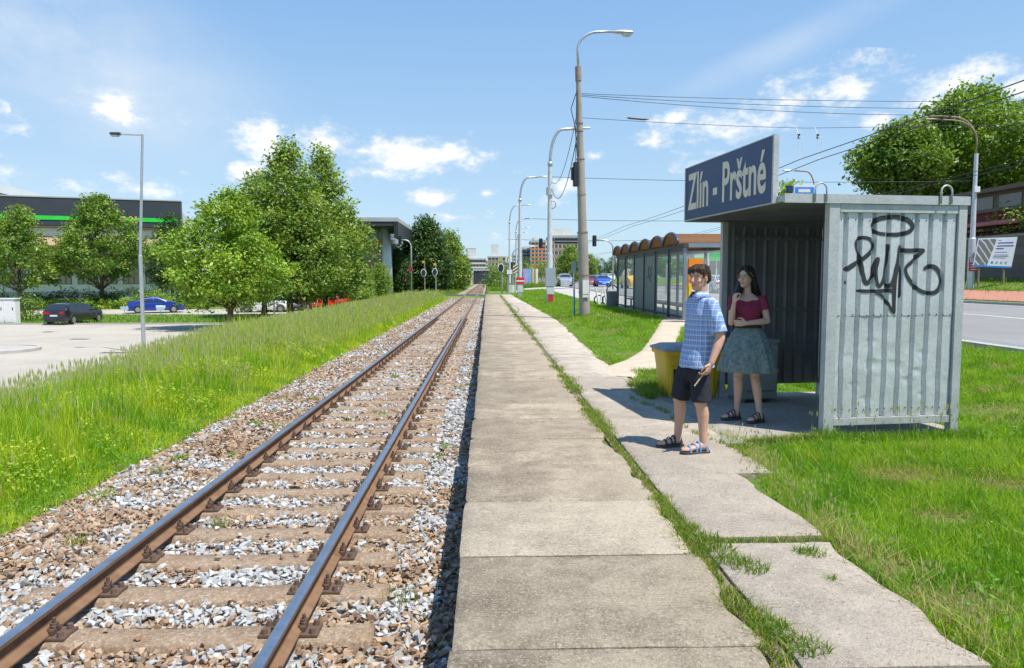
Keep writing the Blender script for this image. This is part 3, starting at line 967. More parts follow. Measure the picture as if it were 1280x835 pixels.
def lawn(y0, y1, x0, x1, dens, h0, w0, seg=2):
    n = int((y1 - y0) * (x1 - x0) * dens)
    X = rng.uniform(x0, x1, n); Y = rng.uniform(y0, y1, n)
    # tufts: pull part of the blades towards clump centres
    k = rng.random(n) < .55
    X = np.where(k, np.round(X * 11) / 11 + rng.normal(0, .018, n), X); Y = np.where(k, np.round(Y * 11 + .5 * (np.round(X * 11) % 2)) / 11 + rng.normal(0, .018, n), Y)
    m = lawn_ok(X, Y)
    # only what the picture can see, with a generous margin around it
    m &= (X < Y * .86 + 1.5)
    X, Y = X[m], Y[m]; n = len(X)
    big = fbm(X * .9, Y * .9); dry = fbm(X * 1.3 + 30, Y * 1.3 + 8); fine = fbm(X * 4, Y * 4)
    pr = np.interp(Y, np.arange(0, 80, .5), PRX)
    edge = 1 - ss(0, .35, X - pr)
    h = h0 * (.45 + .9 * big) * rng.lognormal(0, .28, n) * (1 - .45 * edge * rng.random(n))
    dryf = np.clip(ss(.56, .70, dry) * .9 + .20 * edge * ss(.35, .6, fine), 0, 1)
    h = h * (1 - .6 * ss(.62, .75, dry))
    un = shi[0, 0] * X + shi[0, 1] * Y + shi[0, 3]; vn = shi[1, 0] * X + shi[1, 1] * Y + shi[1, 3]
    h = h * (1 - .6 * ((un > .05) & (un < 1.7) & (vn > -.55)))
    for (cx_, cy_, r_) in DRY:
        w_ = np.clip(1.25 - np.hypot((X - cx_) / r_ + .5 * (fine - .5), (Y - cy_) / r_ / .75) , 0, 1); dryf = np.maximum(dryf, w_); h = h * (1 - .55 * w_)
    isdry = rng.random(n) < (.03 + .8 * dryf)
    C = mixc((.105, .275, .020), (.29, .44, .045), np.clip(fine * 1.6 - .25, 0, 1))
    C = np.where(isdry[:, None], mixc((.48, .38, .17), (.36, .33, .12), rng.random(n)), C)
    return blades(np.stack([X, Y, gzz(X, Y) - .01], 1), h, w0 * rng.uniform(.7, 1.3, n), jitter(C), .55, seg)
vg = Veg()
vg.add(*lawn(2.6, 7.5, 1.9, 6.5, 6800, .088, .0060, 3))
vg.add(*lawn(7.5, 13, 2.2, 9.5, 3000, .10, .0085, 3))
vg.add(*lawn(13, 24, 2.2, 9.5, 1250, .12, .013))
vg.add(*lawn(24, 45, 2.2, 9.5, 420, .11, .024))
vg.add(*lawn(45, 82, 2.0, 9.5, 130, .12, .05))
o = vg.build('lawn_grass', M_grass); tag(o, kind='stuff')
# taller seeding stalks and broad weeds against the shelter and the path edge
def stalks(P, h, col, head):
    n = len(P)
    V1 = blades(P, h, np.full(n, .0045), col, .18, 2)
    out = [V1]
    a = rng.uniform(0, 6.28, n)
    for k in range(2):
        side = np.stack([np.cos(a + k * 1.57), np.sin(a + k * 1.57), np.zeros(n)], 1)
        tip = P + np.stack([rng.normal(0, .05, n) * h, rng.normal(0, .05, n) * h, h * .96], 1)
        hl = (h * .16)[:, None] * np.array([[0, 0, 1.0]])
        w = head * rng.uniform(.7, 1.3, n)[:, None]
        V = np.stack([tip - hl * .3, tip + side * w + hl * .3, tip + hl, tip - side * w + hl * .3], 1).reshape(-1, 3)
        q = (np.arange(n) * 4)[:, None] + np.arange(4)[None]
        out.append((V, q, np.zeros((0, 3), int), np.repeat(np.clip(np.asarray(mixc((.50, .45, .20), (.40, .46, .16), rng.random(n))), 0, 1), 4, 0)))
    return out
vw = Veg()
n = 60
u = rng.uniform(-.25, 1.7, n); v = -.10 - np.abs(rng.normal(0, .14, n))
P = np.array([sh(a, b)[:] for a, b in zip(u, v)]); P[:, 2] = gzz(P[:, 0], P[:, 1])
for s_ in stalks(P, rng.uniform(.15, .38, n), jitter(mixc((.20, .33, .05), (.32, .36, .09), rng.random(n))), .007): vw.add(*s_)
n = 2600
u = rng.uniform(-.35, 1.7, n); v = -.06 - np.abs(rng.normal(0, .17, n))
P = np.array([sh(a, b)[:] for a, b in zip(u, v)]); P[:, 2] = gzz(P[:, 0], P[:, 1]) - .01
vw.add(*blades(P, rng.uniform(.04, .13, n) + .10 * (np.abs(u) < .12) * rng.random(n), rng.uniform(.006, .011, n), jitter(mixc((.10, .24, .02), (.20, .34, .04), rng.random(n))), .45, 3))
n = 220
Y = rng.uniform(3.0, 7.2, n); X = np.interp(Y, np.arange(0, 80, .5), PRX) + rng.normal(.08, .10, n)
P = np.stack([X, Y, gzz(X, Y)], 1)
for s_ in stalks(P, rng.uniform(.10, .24, n), jitter(mixc((.40, .40, .12), (.48, .40, .18), rng.random(n))), .006): vw.add(*s_)
n = 800         # dry straw lying over the slab edges
Y = rng.uniform(2.8, 7.6, n); X = np.interp(Y, np.arange(0, 80, .5), PRX) + rng.normal(.05, .07, n)
k = fbm(X * 0 + Y * 1.7, Y * 0 + 2) > .38; X, Y = X[k], Y[k]
vw.add(*blades(np.stack([X, Y, np.full(len(X), .0)], 1), rng.uniform(.05, .15, len(X)), np.full(len(X), .005), jitter(mixc((.50, .40, .18), (.30, .36, .09), rng.random(len(X)))), 1.3, 3))
n = 5200         # broad-leaved weeds in the lawn
X = rng.uniform(2.1, 6.5, n); Y = rng.uniform(3.0, 12, n); k = lawn_ok(X, Y) & (fbm(X * 1.6 + 4, Y * 1.6) > .55) & (X < Y * .86 + 1.5); X, Y = X[k], Y[k]
vw.add(*leaves_at(np.stack([X, Y, gzz(X, Y) + rng.uniform(.02, .09, len(X))], 1), .020, jitter(mixc((.10, .24, .03), (.20, .36, .05), rng.random(len(X))))))
o = vw.build('edge_grass', M_grass); tag(o, kind='stuff')

# weeds in the slab joints
vj = Veg()
def tuft(x, y, r, n, h, z=-.03, dry=.25, w=.007):
    a = rng.uniform(0, 6.28, n); rr = r * np.sqrt(rng.random(n))
    P = np.stack([x + rr * np.cos(a), y + rr * np.sin(a), np.full(n, z)], 1)
    C = np.where((rng.random(n) < dry)[:, None], mixc((.42, .36, .12), (.36, .34, .10), rng.random(n)), mixc((.10, .21, .022), (.19, .29, .035), rng.random(n)))
    vj.add(*blades(P, h * rng.uniform(.4, 1.1, n), np.full(n, w), jitter(C), .9, 2))
for y in np.concatenate([np.arange(2.5, 14, .04), np.arange(14, 40, .12), np.arange(40, 75, .3)]):
    k = float(vnoise(y * 1.15 + 3.3, 7.7)) * .6 + float(vnoise(y * 3.1, 2.2)) * .4
    thick = float(ss(.30, .62, k))
    if y < 8.4: thick = max(.14, float(ss(.22, .46, k)) if y < 5.4 else float(ss(.28, .55, k)))
    if thick < .05: continue
    r = (.03 + .085 * thick) * (.62 if y < 5.5 else .85 if y < 8 else 1.15 if y < 16 else 1.5)
    if y < 10: tuft(1.28 + random.gauss(-.015, .025), y, r, int(14 + 34 * thick), .05 + .03 * thick, -.03, .3)
    elif y < 20: tuft(1.28 + random.gauss(0, .03), y, r, int(4 + 12 * thick), .07, -.02, .2, .011)
    else: tuft(1.28 + random.gauss(0, .05), y, r * 1.2, int(4 + 9 * thick), .08, -.02, .2, .02)
yj = pj[4]
for x in np.arange(1.3, 2.2, .03): tuft(x, yj + random.gauss(0, .012), .035, 16, .05)
for (x, y, r) in ((1.47, 4.02, .10), (1.42, 4.15, .09), (1.38, 4.32, .10), (1.36, 4.5, .09), (1.92, 4.22, .075), (1.87, 4.25, .05), (1.86, 3.86, .03), (1.32, 3.25, .09), (1.40, 3.12, .10), (1.36, 3.35, .05), (1.30, 4.7, .08)):
    tuft(x, y, r, int(1400 * r), .05 + .2 * r, -.012, .12)
for s_ in range(46):     # edge of the shelter slab
    p = sh(-.98 + .78 * s_ / 45, -.37 + .13 * s_ / 45); tuft(p.x + random.gauss(0, .03), p.y + random.gauss(0, .03), .05, 22, .08, 0)
for s_ in range(60):
    y = 6.6 + 3.6 * s_ / 60; x = 2.34 + .05 * math.sin(y * 3) - .10 * (y - 6.6)
    if random.random() < .6: tuft(x, y, .045, 16, .07, -.005)
for k in range(46):      # between the path and the grit bin
    tuft(random.uniform(2.15, 2.75), random.uniform(9.9, 11.2), .09, 30, .16, 0, .15, .009)
for k in range(110):
    tuft(random.uniform(2.6, 3.5), random.uniform(11.3, 13.0), .12, 24, .12, -.03, .15, .012)
o = vj.build('joint_weeds', M_grass); tag(o, kind='stuff')

# long grass on the verge
def verge_edge(Y): return -4.22 - .5 * (fbm(Y * .45, Y * 0 + 1.3) - .5) - .25 * (fbm(Y * 2, Y * 0 + 4) - .5)
def verge(y0, y1, dens, w0, seg=3, hs=1.0):
    n = int((y1 - y0) * 7.2 * dens)
    X = rng.uniform(-11.4, -4.0, n); Y = rng.uniform(y0, y1, n)
    m = (X < verge_edge(Y)) & (X > -Y * .80 - 2.5)
    X, Y = X[m], Y[m]; n = len(X)
    d = verge_edge(Y) - X
    big = fbm(X * .7, Y * .7); fine = fbm(X * 2.4, Y * 2.4)
    tall = .10 + .38 * ss(.1, 1.7, d) + .16 * ss(12, 26, Y) * ss(.3, 1.2, d)
    h = hs * tall * (.55 + .8 * big) * rng.lognormal(0, .25, n)
    h = h * (1 - .5 * ss(-9.2, -11, X))
    yel = np.clip(ss(.40, .62, fine) + .35 * ss(12, 28, Y), 0, 1)
    C = mixc((.20, .385, .020), (.55, .61, .05), yel * rng.random(n) ** .45)
    pale = rng.random(n) < (.04 + .20 * ss(13, 26, Y) * ss(.5, 1.5, d) + .10 * ss(.5, .7, big))
    C = np.where(pale[:, None], mixc((.52, .47, .22), (.44, .46, .17), rng.random(n)), C)
    return blades(np.stack([X, Y, gzz(X, Y) - .02], 1), h, w0 * rng.uniform(.7, 1.35, n), jitter(C), .30, seg)
vv = Veg()
vv.add(*verge(2.5, 10, 1500, .0095)); vv.add(*verge(10, 18, 900, .013)); vv.add(*verge(18, 34, 380, .022, 2)); vv.add(*verge(34, 60, 150, .042, 2)); vv.add(*verge(60, 85, 70, .08, 2))
def seedheads(y0, y1, n, head):
    X = rng.uniform(-11, -4.7, n); Y = rng.uniform(y0, y1, n)
    k = fbm(X * .8 + 3, Y * .8) + .25 * ss(10, 25, Y) > .52
    X, Y = X[k], Y[k]
    h = (.38 + .30 * ss(.2, 1.6, verge_edge(Y) - X)) * rng.uniform(.75, 1.2, len(X))
    P = np.stack([X, Y, gzz(X, Y)], 1)
    for s_ in stalks(P, h, jitter(mixc((.42, .43, .15), (.50, .44, .20), rng.random(len(X)))), head): vv.add(*s_)
seedheads(5, 14, 1500, .008); seedheads(14, 30, 5000, .012); seedheads(30, 60, 6000, .020); seedheads(60, 86, 2600, .036)
o = vv.build('verge_grass', M_grass); tag(o, kind='stuff')
# leafy yellow-green herbs in the verge, and clover at its foot
vf = Veg()
def herbs(y0, y1, n, size, zlo, zhi, dmin, dmax, cut, ca, cb):
    X = rng.uniform(-10, -4.1, n); Y = rng.uniform(y0, y1, n); d = verge_edge(Y) - X
    k = (fbm(X * .55 + 11, Y * .55 + 2) > cut) & (d > dmin) & (d < dmax) & (X > -Y * .8 - 2)
    X, Y, d = X[k], Y[k], d[k]; n = len(X)
    top = .10 + .36 * ss(.0, 1.3, d) + .12 * (fbm(X * 2, Y * 2) - .5)
    Z = gzz(X, Y) + top * (zlo + (zhi - zlo) * rng.random(n) ** .7)
    vf.add(*leaves_at(np.stack([X, Y, Z], 1), size, jitter(mixc(ca, cb, rng.random(n)))))
herbs(5, 14, 26000, .022, .5, 1.15, .5, 4, .47, (.29, .41, .03), (.44, .52, .06))
herbs(14, 24, 14000, .034, .5, 1.15, .5, 4, .50, (.29, .41, .03), (.44, .52, .06))
herbs(4, 14, 22000, .020, .1, .9, -.25, .9, .36, (.13, .30, .02), (.27, .42, .045))
# small plants among the stones
for k in range(26):
    y = random.uniform(4.2, 20); x = random.choice([random.uniform(-4.1, -3.2), random.uniform(-4.1, -3.0), random.uniform(-2.5, -1.4), random.uniform(-.6, -.3)])
    m = random.randint(25, 90); r = random.uniform(.04, .12)
    P = np.stack([rng.normal(x, r * .6, m), rng.normal(y, r * .6, m), rng.uniform(-.56, -.50, m)], 1)
    if random.random() < .5: vf.add(*leaves_at(P, .018, jitter(mixc((.12, .27, .03), (.22, .33, .05), rng.random(m)))))
    else:
        P[:, 2] -= .03; vf.add(*blades(P, rng.uniform(.04, .11, m), np.full(m, .006), jitter(mixc((.12, .22, .03), (.30, .30, .08), rng.random(m))), .8, 2))
o = vf.build('verge_weeds', M_grass); tag(o, kind='stuff')
# rough grass past the crossing, in the car park strips and along the far pavement
vr = Veg()
def rough(x0, x1, y0, y1, n, h, w, ca=(.13, .24, .025), cb=(.30, .34, .06), skip=None):
    X = rng.uniform(x0, x1, n); Y = rng.uniform(y0, y1, n)
    if skip is not None:
        k = ~skip(X, Y); X, Y = X[k], Y[k]
    n = len(X)
    vr.add(*blades(np.stack([X, Y, gzz(X, Y)], 1), h * rng.lognormal(0, .3, n), np.full(n, w), jitter(mixc(ca, cb, rng.random(n) * fbm(X * .3, Y * .3) * 1.6)), .4, 2))
rough(-30, -4.4, 97, 170, 12000, .35, .07)
rough(.2, 9.4, 97, 200, 14000, .40, .08)
rough(-80, -15, 53.3, 65.6, 15000, .16, .05, (.12, .26, .02), (.20, .33, .04))
rough(28.4, 33.3, 20, 90, 14000, .14, .035); rough(32.2, 33.3, 20, 90, 3000, .26, .035)
rough(25.3, 26.6, 20, 90, 6000, .12, .035, (.36, .33, .12), (.22, .30, .05))
o = vr.build('rough_grass', M_grass); tag(o, kind='stuff')

# ------------------------------------------------------------------ trees and shrubs
M_leaf = leafmat('tree_leaf', .34, .45, .4)
M_bark = mat('bark', (.15, .115, .085), (.09, .07, .055), 7, .95, bump=.8, bscale=22, bdist=.03)
def crown_leaves(tips, per, spread, size, ca, cb, flat=.35):
    """Leaf clumps gathered round branch tips; each clump has its own tint."""
    n = len(tips) * per
    P = np.repeat(tips, per, 0) + np.clip(rng.normal(0, 1, (n, 3)), -2, 2) * spread * np.array([1, 1, .72])
    f = np.clip(np.repeat(rng.normal(.5, .27, len(tips)), per) + rng.normal(0, .16, n), 0, 1)
    return leaves_at(P, size, jitter(mixc(ca, cb, f), .14), flat)
def tree(name, label, base, H, prof, trunk_h, ntips, per, spread, size, ca, cb, seed=1, group=None, trunk_r=None, cat='tree', lean=0, lump=.22, shell=.55):
    """prof: list of (height fraction, radius in metres) of the crown."""
    global rng
    keep = rng; rng = np.random.default_rng(seed); r = random.Random(seed)
    root = thing(name, label, cat, base, 0, group)
    hs = np.array([p[0] for p in prof]) * H; rs = np.array([p[1] for p in prof])
    tips = []
    while len(tips) < ntips:
        z = r.uniform(hs[0], hs[-1]); R0 = float(np.interp(z, hs, rs))
        if r.random() > R0 / rs.max() + .06: continue
        a = r.uniform(0, 6.283)
        R1 = R0 * (1 + lump * (2 * float(vnoise(a * 1.6 + seed * 3.1, z / H * 5)) - 1) + lump * .6 * (2 * float(vnoise(a * 4 + seed, z / H * 13)) - 1))
        d = R1 * (r.random() ** (.5 if r.random() > shell else .12))
        tips.append((d * math.cos(a), d * math.sin(a), z + r.gauss(0, .02) * H))
    tips = np.array(tips)
    tips[:, 0] += lean * tips[:, 2]
    tr = trunk_r or H * .018
    mb = MB()
    zt = hs[0] + (hs[-1] - hs[0]) * .72
    k = 9
    mb.tube([(r.gauss(0, .012) * H * (i > 0) * .5 + lean * zt * i / k, r.gauss(0, .012) * H * (i > 0) * .5, zt * i / k - .1 * (i == 0)) for i in range(k + 1)],
            [tr * (1.45 if i == 0 else 1.0) * (1 - .85 * i / k) + .02 for i in range(k + 1)], 10)
    sel = tips[:: max(1, len(tips) // 46)]
    for p in sel:
        d = math.hypot(p[0] - lean * p[2], p[1])
        z0 = max(trunk_h * .85, p[2] - d * r.uniform(.55, 1.0) - .02 * H)
        z0 = min(z0, zt * .97)
        b0 = Vector((lean * z0, 0, z0)); b1 = Vector(p)
        mid = b0.lerp(b1, .5) + Vector((r.gauss(0, .05), r.gauss(0, .05), .07)) * d
        rr = max(.02, tr * .34 * (1 - z0 / (zt * 1.2)))
        mb.tube([b0, mid, b1], [rr, rr * .6, rr * .18], 5, caps=False)
    mb.build('trunk', M_bark, root, smooth=True)
    vt = Veg(); vt.add(*crown_leaves(tips, per, spread, size, ca, cb))
    vt.build('crown', M_leaf, root)
    rng = keep
    return root
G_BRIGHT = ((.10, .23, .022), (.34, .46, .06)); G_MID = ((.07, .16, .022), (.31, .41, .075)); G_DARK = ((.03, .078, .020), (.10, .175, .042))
b = ground_at(287, 411)
tree('round_tree', 'broad bright green tree with flared trunk standing alone in the car park', b, 8.6,
     [(.19, 1.5), (.27, 3.0), (.38, 3.5), (.52, 3.3), (.68, 2.5), (.84, 1.5), (.95, .7), (1.0, .25)], 1.5, 330, 60, .33, .125, *G_BRIGHT, seed=3, trunk_r=.19, lean=.006, lump=.34)
b = at(364, 398, 57); b = snap(b)
tree('plane_tree', 'tallest of the mid-green trees beside the car park, with a pointed top', b, 13.3,
     [(.14, 2.4), (.22, 3.9), (.38, 4.0), (.56, 3.2), (.74, 2.0), (.89, .9), (1.0, .1)], 1.6, 450, 62, .42, .14, *G_MID, seed=5, trunk_r=.24)
b = snap(at(407, 398, 62))
tree('plane_tree', 'mid-green tree with a narrow top crowding the tallest tree from behind', b, 13.9,
     [(.12, 2.2), (.22, 3.4), (.40, 3.3), (.58, 2.5), (.76, 1.45), (.91, .6), (1.0, .1)], 1.6, 380, 60, .44, .145, *G_MID, seed=8, trunk_r=.22)
b = snap(at(330, 398, 62))
tree('plane_tree', 'lower mid-green tree peeking up behind the broad bright green tree', b, 11.9,
     [(.15, 1.8), (.3, 3.2), (.55, 3.0), (.75, 2.2), (.9, 1.2), (1.0, .3)], 1.6, 380, 55, .42, .14, *G_MID, seed=9, trunk_r=.2)
b = snap(at(128, 386, 78))
tree('maple_tree', 'rounded maple in front of the store wall, beside the lamp post', b, 11.4,
     [(.27, 2.2), (.34, 3.6), (.46, 4.0), (.60, 3.7), (.75, 2.8), (.9, 1.6), (1.0, .5)], 2.0, 290, 52, .36, .16, (.065, .15, .02), (.25, .36, .055), seed=12, trunk_r=.22, lump=.3)
b = snap(at(26, 384, 74))
tree('maple_tree', 'low wide maple above the white cabinet', b, 9.6,
     [(.25, 1.8), (.32, 3.0), (.47, 3.4), (.62, 3.0), (.8, 2.0), (.93, 1.1), (1.0, .4)], 2.0, 190, 52, .36, .16, (.065, .15, .02), (.25, .36, .055), seed=14, trunk_r=.2, lump=.34)
b = snap(at(216, 386, 88))
tree('maple_tree', 'dark slim tree half hidden behind the bright green tree', b, 9.8,
     [(.15, 1.4), (.35, 2.5), (.6, 2.3), (.8, 1.5), (1.0, .3)], 1.6, 150, 55, .4, .16, *G_DARK, seed=15)
# dark trees beyond the crossing
def far_tree(label, x, ybase, ytop, halfw, Y, cols, seed, shape, name='broadleaf_tree', group=None, n=260):
    b = snap(at(x, ybase, Y)); H = at(x, ytop, Y).z - b.z; w = halfw * Y / FPX
    return tree(name, label, b, H, [(f, w * k) for f, k in shape], .12 * H, n, 46, .055 * H, .021 * H, *cols, seed=seed, group=group, trunk_r=.02 * H)
CONE = [(.06, .8), (.2, 1.0), (.42, .92), (.6, .74), (.78, .46), (.92, .2), (1.0, .04)]
OVAL = [(.06, .6), (.2, .95), (.42, 1.0), (.62, .85), (.8, .58), (.93, .3), (1.0, .08)]
ROUND = [(.12, .6), (.25, .95), (.5, 1.0), (.7, .88), (.86, .6), (1.0, .2)]
far_tree('dark green tree with a peaked crown beside the crossing signals', 533, 362, 275, 31, 128, G_DARK, 21, OVAL, n=420)
far_tree('lighter green pointed tree next to the peaked dark tree', 563, 361, 289, 19, 140, G_MID, 22, CONE, n=300)
far_tree('low dark tree between the white pillar and the peaked dark tree', 497, 362, 312, 15, 122, G_DARK, 23, OVAL)
far_tree('dark round tree filling the gap beside the bent mast', 578, 360, 318, 10, 150, G_DARK, 24, ROUND, n=160)
far_tree('small leafy tree at the foot of the white pillar', 474, 370, 330, 12, 100, G_MID, 25, ROUND)
far_tree('bushy young tree against the flat-roofed building', 452, 372, 330, 14, 84, G_MID, 26, ROUND, n=160)

def shrub(name, label, base, w, d, h, n, size, cols, seed, cat='shrub', group=None):
    global rng
    keep = rng; rng = np.random.default_rng(seed)
    root = thing(name, label, cat, base, 0, group)
    m = max(10, n // 40)
    u = rng.uniform(-1, 1, (m, 2)); top = np.sqrt(np.clip(1 - np.abs(u[:, 0]) ** 4 * .8 - np.abs(u[:, 1]) ** 2 * .7, .05, 1))
    tips = np.stack([u[:, 0] * w / 2, u[:, 1] * d / 2, h * top * rng.uniform(.25, .98, m) * (.75 + .4 * fbm(u[:, 0] * w * .6 + seed, u[:, 1] + seed))], 1)
    vt = Veg(); vt.add(*crown_leaves(tips, 40, min(h, d) * .16, size, *cols))
    vt.build('foliage', M_leaf, root)
    mb = MB()
    for p in tips[:: max(1, m // 14)]: mb.tube([(p[0] * .6, p[1] * .3, -.05), tuple(p)], [.025, .01], 5)
    mb.build('stem', M_bark, root)
    rng = keep
    return root
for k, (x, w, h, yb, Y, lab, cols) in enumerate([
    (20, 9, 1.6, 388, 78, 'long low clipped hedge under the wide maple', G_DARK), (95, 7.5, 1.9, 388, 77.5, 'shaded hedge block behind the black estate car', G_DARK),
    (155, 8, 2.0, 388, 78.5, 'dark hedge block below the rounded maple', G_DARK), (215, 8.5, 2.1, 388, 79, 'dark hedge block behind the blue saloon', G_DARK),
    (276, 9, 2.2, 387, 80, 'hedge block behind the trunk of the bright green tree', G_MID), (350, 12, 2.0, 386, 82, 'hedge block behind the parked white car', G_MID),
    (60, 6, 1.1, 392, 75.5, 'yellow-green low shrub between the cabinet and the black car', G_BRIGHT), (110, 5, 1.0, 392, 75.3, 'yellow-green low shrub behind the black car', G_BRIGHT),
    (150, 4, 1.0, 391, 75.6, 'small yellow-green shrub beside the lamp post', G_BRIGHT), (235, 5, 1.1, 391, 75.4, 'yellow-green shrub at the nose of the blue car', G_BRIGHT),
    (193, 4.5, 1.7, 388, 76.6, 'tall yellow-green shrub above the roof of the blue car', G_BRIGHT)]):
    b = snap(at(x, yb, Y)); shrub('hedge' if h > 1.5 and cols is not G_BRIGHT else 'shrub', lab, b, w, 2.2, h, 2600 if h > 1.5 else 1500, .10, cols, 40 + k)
shrub('shrub', 'leafy shrub rising beside the white cabinet', snap(at(38, 400, 58)), 1.8, 1.6, 2.6, 900, .10, G_MID, 60)
for k, (x, yb, Y, w, h, lab) in enumerate([(628, 362, 118, 5.0, 5.0, 'tall leafy bush behind the crossing warning light'), (641, 360, 150, 7, 5.0, 'bush rising behind the striped board'),
    (668, 352, 150, 8, 6.0, 'hedge of tall bushes above the painted wall'), (684, 350, 170, 7, 5.5, 'bush filling the gap beside the silver cabinet pole'),
    (448, 372, 80, 3.0, 2.4, 'bush at the end of the parked cars')]):
    shrub('bush', lab, snap(at(x, yb, Y)), w, 3.5, h, 2200, .16, G_MID, 70 + k, 'bush')
# ------------------------------------------------------------------ waiting shelter
SW, SL = 1.53, 2.46
def galv(name, base, alt, rough=.42, metal=.38):
    t = NT(name); v = t.obj()
    vo = t.n('ShaderNodeTexVoronoi'); vo.inputs['Scale'].default_value = 55; t.l(v, vo.inputs['Vector'])
    sc = t.n('ShaderNodeSeparateColor'); t.l(vo.outputs['Color'], sc.inputs[0])
    c = t.mix(sc.outputs[0], base, alt)
    c = t.mix(t.math('MULTIPLY', t.ramp(t.noise(2.2, 5, .7, v), .45, .7), .5), c, tuple(x * .72 for x in base))
    st = t.n('ShaderNodeMapping'); st.inputs['Scale'].default_value = (9, 9, .8); t.l(v, st.inputs['Vector'])
    c = t.mix(t.math('MULTIPLY', t.ramp(t.noise(1.6, 5, .7, st.outputs[0]), .55, .75), .18), c, tuple(x * .6 for x in base))
    t.set(c, t.math('MULTIPLY_ADD', sc.outputs[1], .18, rough), metal, .5)
    t.bump(t.noise(130, 3, .6, v), .12, .003)
    return t.m
M_galv = galv('galvanised_sheet', (.52, .532, .55), (.62, .635, .655))
M_frame = galv('galvanised_frame', (.43, .44, .45), (.52, .53, .54), .5, .35)
M_inner = mat('shaded_inner_sheet', (.20, .21, .215), (.15, .155, .16), 2.5, .6, .35, .4)  # darker copy of the galvanised metal, with the inside shade put into its colour
M_signblue = mat('sign_blue', (.022, .055, .155), (.018, .045, .125), 3, .45, 0, .5)
M_cream = mat('sign_cream', (.72, .66, .52), (.62, .57, .46), 4, .55)
M_black = mat('black_spray_paint', (.018, .018, .022), (.035, .035, .04), 8, .45, 0, .5)
M_rub = mat('black_rubber', (.03, .03, .032), (.045, .045, .045), 8, .7)

shelter = thing('waiting_shelter', 'galvanised corrugated railway shelter with blue name board, two people at it', 'shelter', SH_O, SH_ROT)
shelter.scale.z = .985
def rib(u, pitch=.16, off=.052):
    p = ((u - off) / pitch) % 1.0
    if p < .64: return 0.0
    if p < .72: return -(p - .64) / .08
    if p < .86: return -1.0
    return -(1 - (p - .86) / .14)
DENTS = [(.52, .98, .07, .016), (.56, .74, .10, .02), (.80, .73, .09, .018), (.33, .52, .06, .014), (.95, .56, .07, .018), (.60, .60, .14, .010), (1.12, .85, .06, .012),
         (.48, .36, .08, .014), (.95, .93, .10, .010), (1.05, .66, .06, .016), (1.12, .40, .05, .012), (.30, .82, .08, .008), (.72, .88, .16, .012), (.66, .42, .15, .01), (1.30, .55, .1, .008)]
def panel_y(u, z, depth=.036):
    if z < 1.0: u = u + .016 * ss(1.0, .7, z) * mnoise.noise(Vector((u * 2.2, z * 3.5, 5)))
    y = -.020 - depth * (1 + rib(u))       # flats stand proud of the grooves
    for (du, dz_, r, a) in DENTS:
        d = math.hypot((u - du) / 1.25 + .25 * (z - dz_), (z - dz_) / (.55 if z > dz_ else .95)) / r
        if d < 1: y += a * .42 * (1 - d) ** .8
    y += .007 * (mnoise.noise(Vector((u * 3, z * 2.4, 3))) if z < 1.26 else .35 * mnoise.noise(Vector((u * 2, z * 1.4, 9))))
    if z < 1.26: y += .006 * max(0, mnoise.noise(Vector((u * 9, z * 7, 1)))) * (1 - abs(z - .75) / .6 if abs(z - .75) < .6 else 0)
    return y
def wall_panel(name, u0, u1, z0, z1, nu, nz, M, parent, m, yfn):
    mb = MB()
    def f(a, b):
        u, z = u0 + a * (u1 - u0), z0 + b * (z1 - z0)
        return M @ Vector((u, yfn(u, z), z))
    mb.grid(f, nu, nz)
    o = mb.build(name, m, parent, sharp=22)
    return o
I4 = Matrix.Identity(4)
end_wall = wall_panel('end_wall', .10, SW - .085, .17, 1.262, 260, 90, I4, shelter, M_galv, panel_y)
end_wall['label'] = 'dented sunlit corrugated wall with black graffiti'
wall_panel('upper_sheet', .10, SW - .085, 1.250, 2.345, 260, 60, I4, end_wall, M_galv, lambda u, z: panel_y(u, 1.3 + (z - 1.25) * .9) - .004)
mb = MB(); mb.ball((0, 0, 0), .0075, .006, .0075, 6, 4); SCREW = mb.mesh('screw', [M_rub])
for u in np.arange(.13, SW - .12, .08):
    for z in (.255, 1.256, 2.26):
        link('screw', SCREW, end_wall, (u, panel_y(u, max(z, 1.27) if z > 1.2 else z) - .006, z + random.uniform(-.008, .008)))
# graffiti, sprayed over ribs and grooves alike
GR = [([(277,165),(285,130),(320,105),(370,95),(430,90),(490,100),(535,125),(553,155),(540,185),(500,205),(440,214),(380,212),(320,205),(290,190),(277,165)], 15),
      ([(86,462),(130,432),(180,400),(230,365),(268,325),(280,285),(262,250),(225,235),(185,240),(165,270),(172,320),(190,375),(200,430),(208,490),(222,540),(240,550),(265,520),(290,460),(305,410),(314,370)], 15),
      ([(314,370),(303,420),(300,480),(305,540),(318,572),(338,555),(358,500),(372,420),(380,340),(388,278)], 14),
      ([(388,278),(378,360),(366,450),(362,520),(368,560),(388,570),(412,550),(432,490),(440,445),(470,425)], 13),
      ([(466,285),(462,340),(455,400),(440,460),(430,540),(425,620),(424,700),(424,765)], 14),
      ([(466,285),(480,320),(540,325),(600,322),(628,325),(600,350),(555,395),(508,440),(505,470),(520,510),(560,565),(600,600),(650,618),(700,617),(735,590),(752,540),(745,490),(720,450),(690,435),(655,440),(630,455)], 14),
      ([(474,430),(474,500),(472,580),(469,652)], 10),
      ([(175,604),(230,606),(300,606),(370,602),(432,602)], 12),
      ([(290,612),(330,630),(365,665),(390,705),(415,755)], 9),
      ([(86,546),(92,546)], 15)]
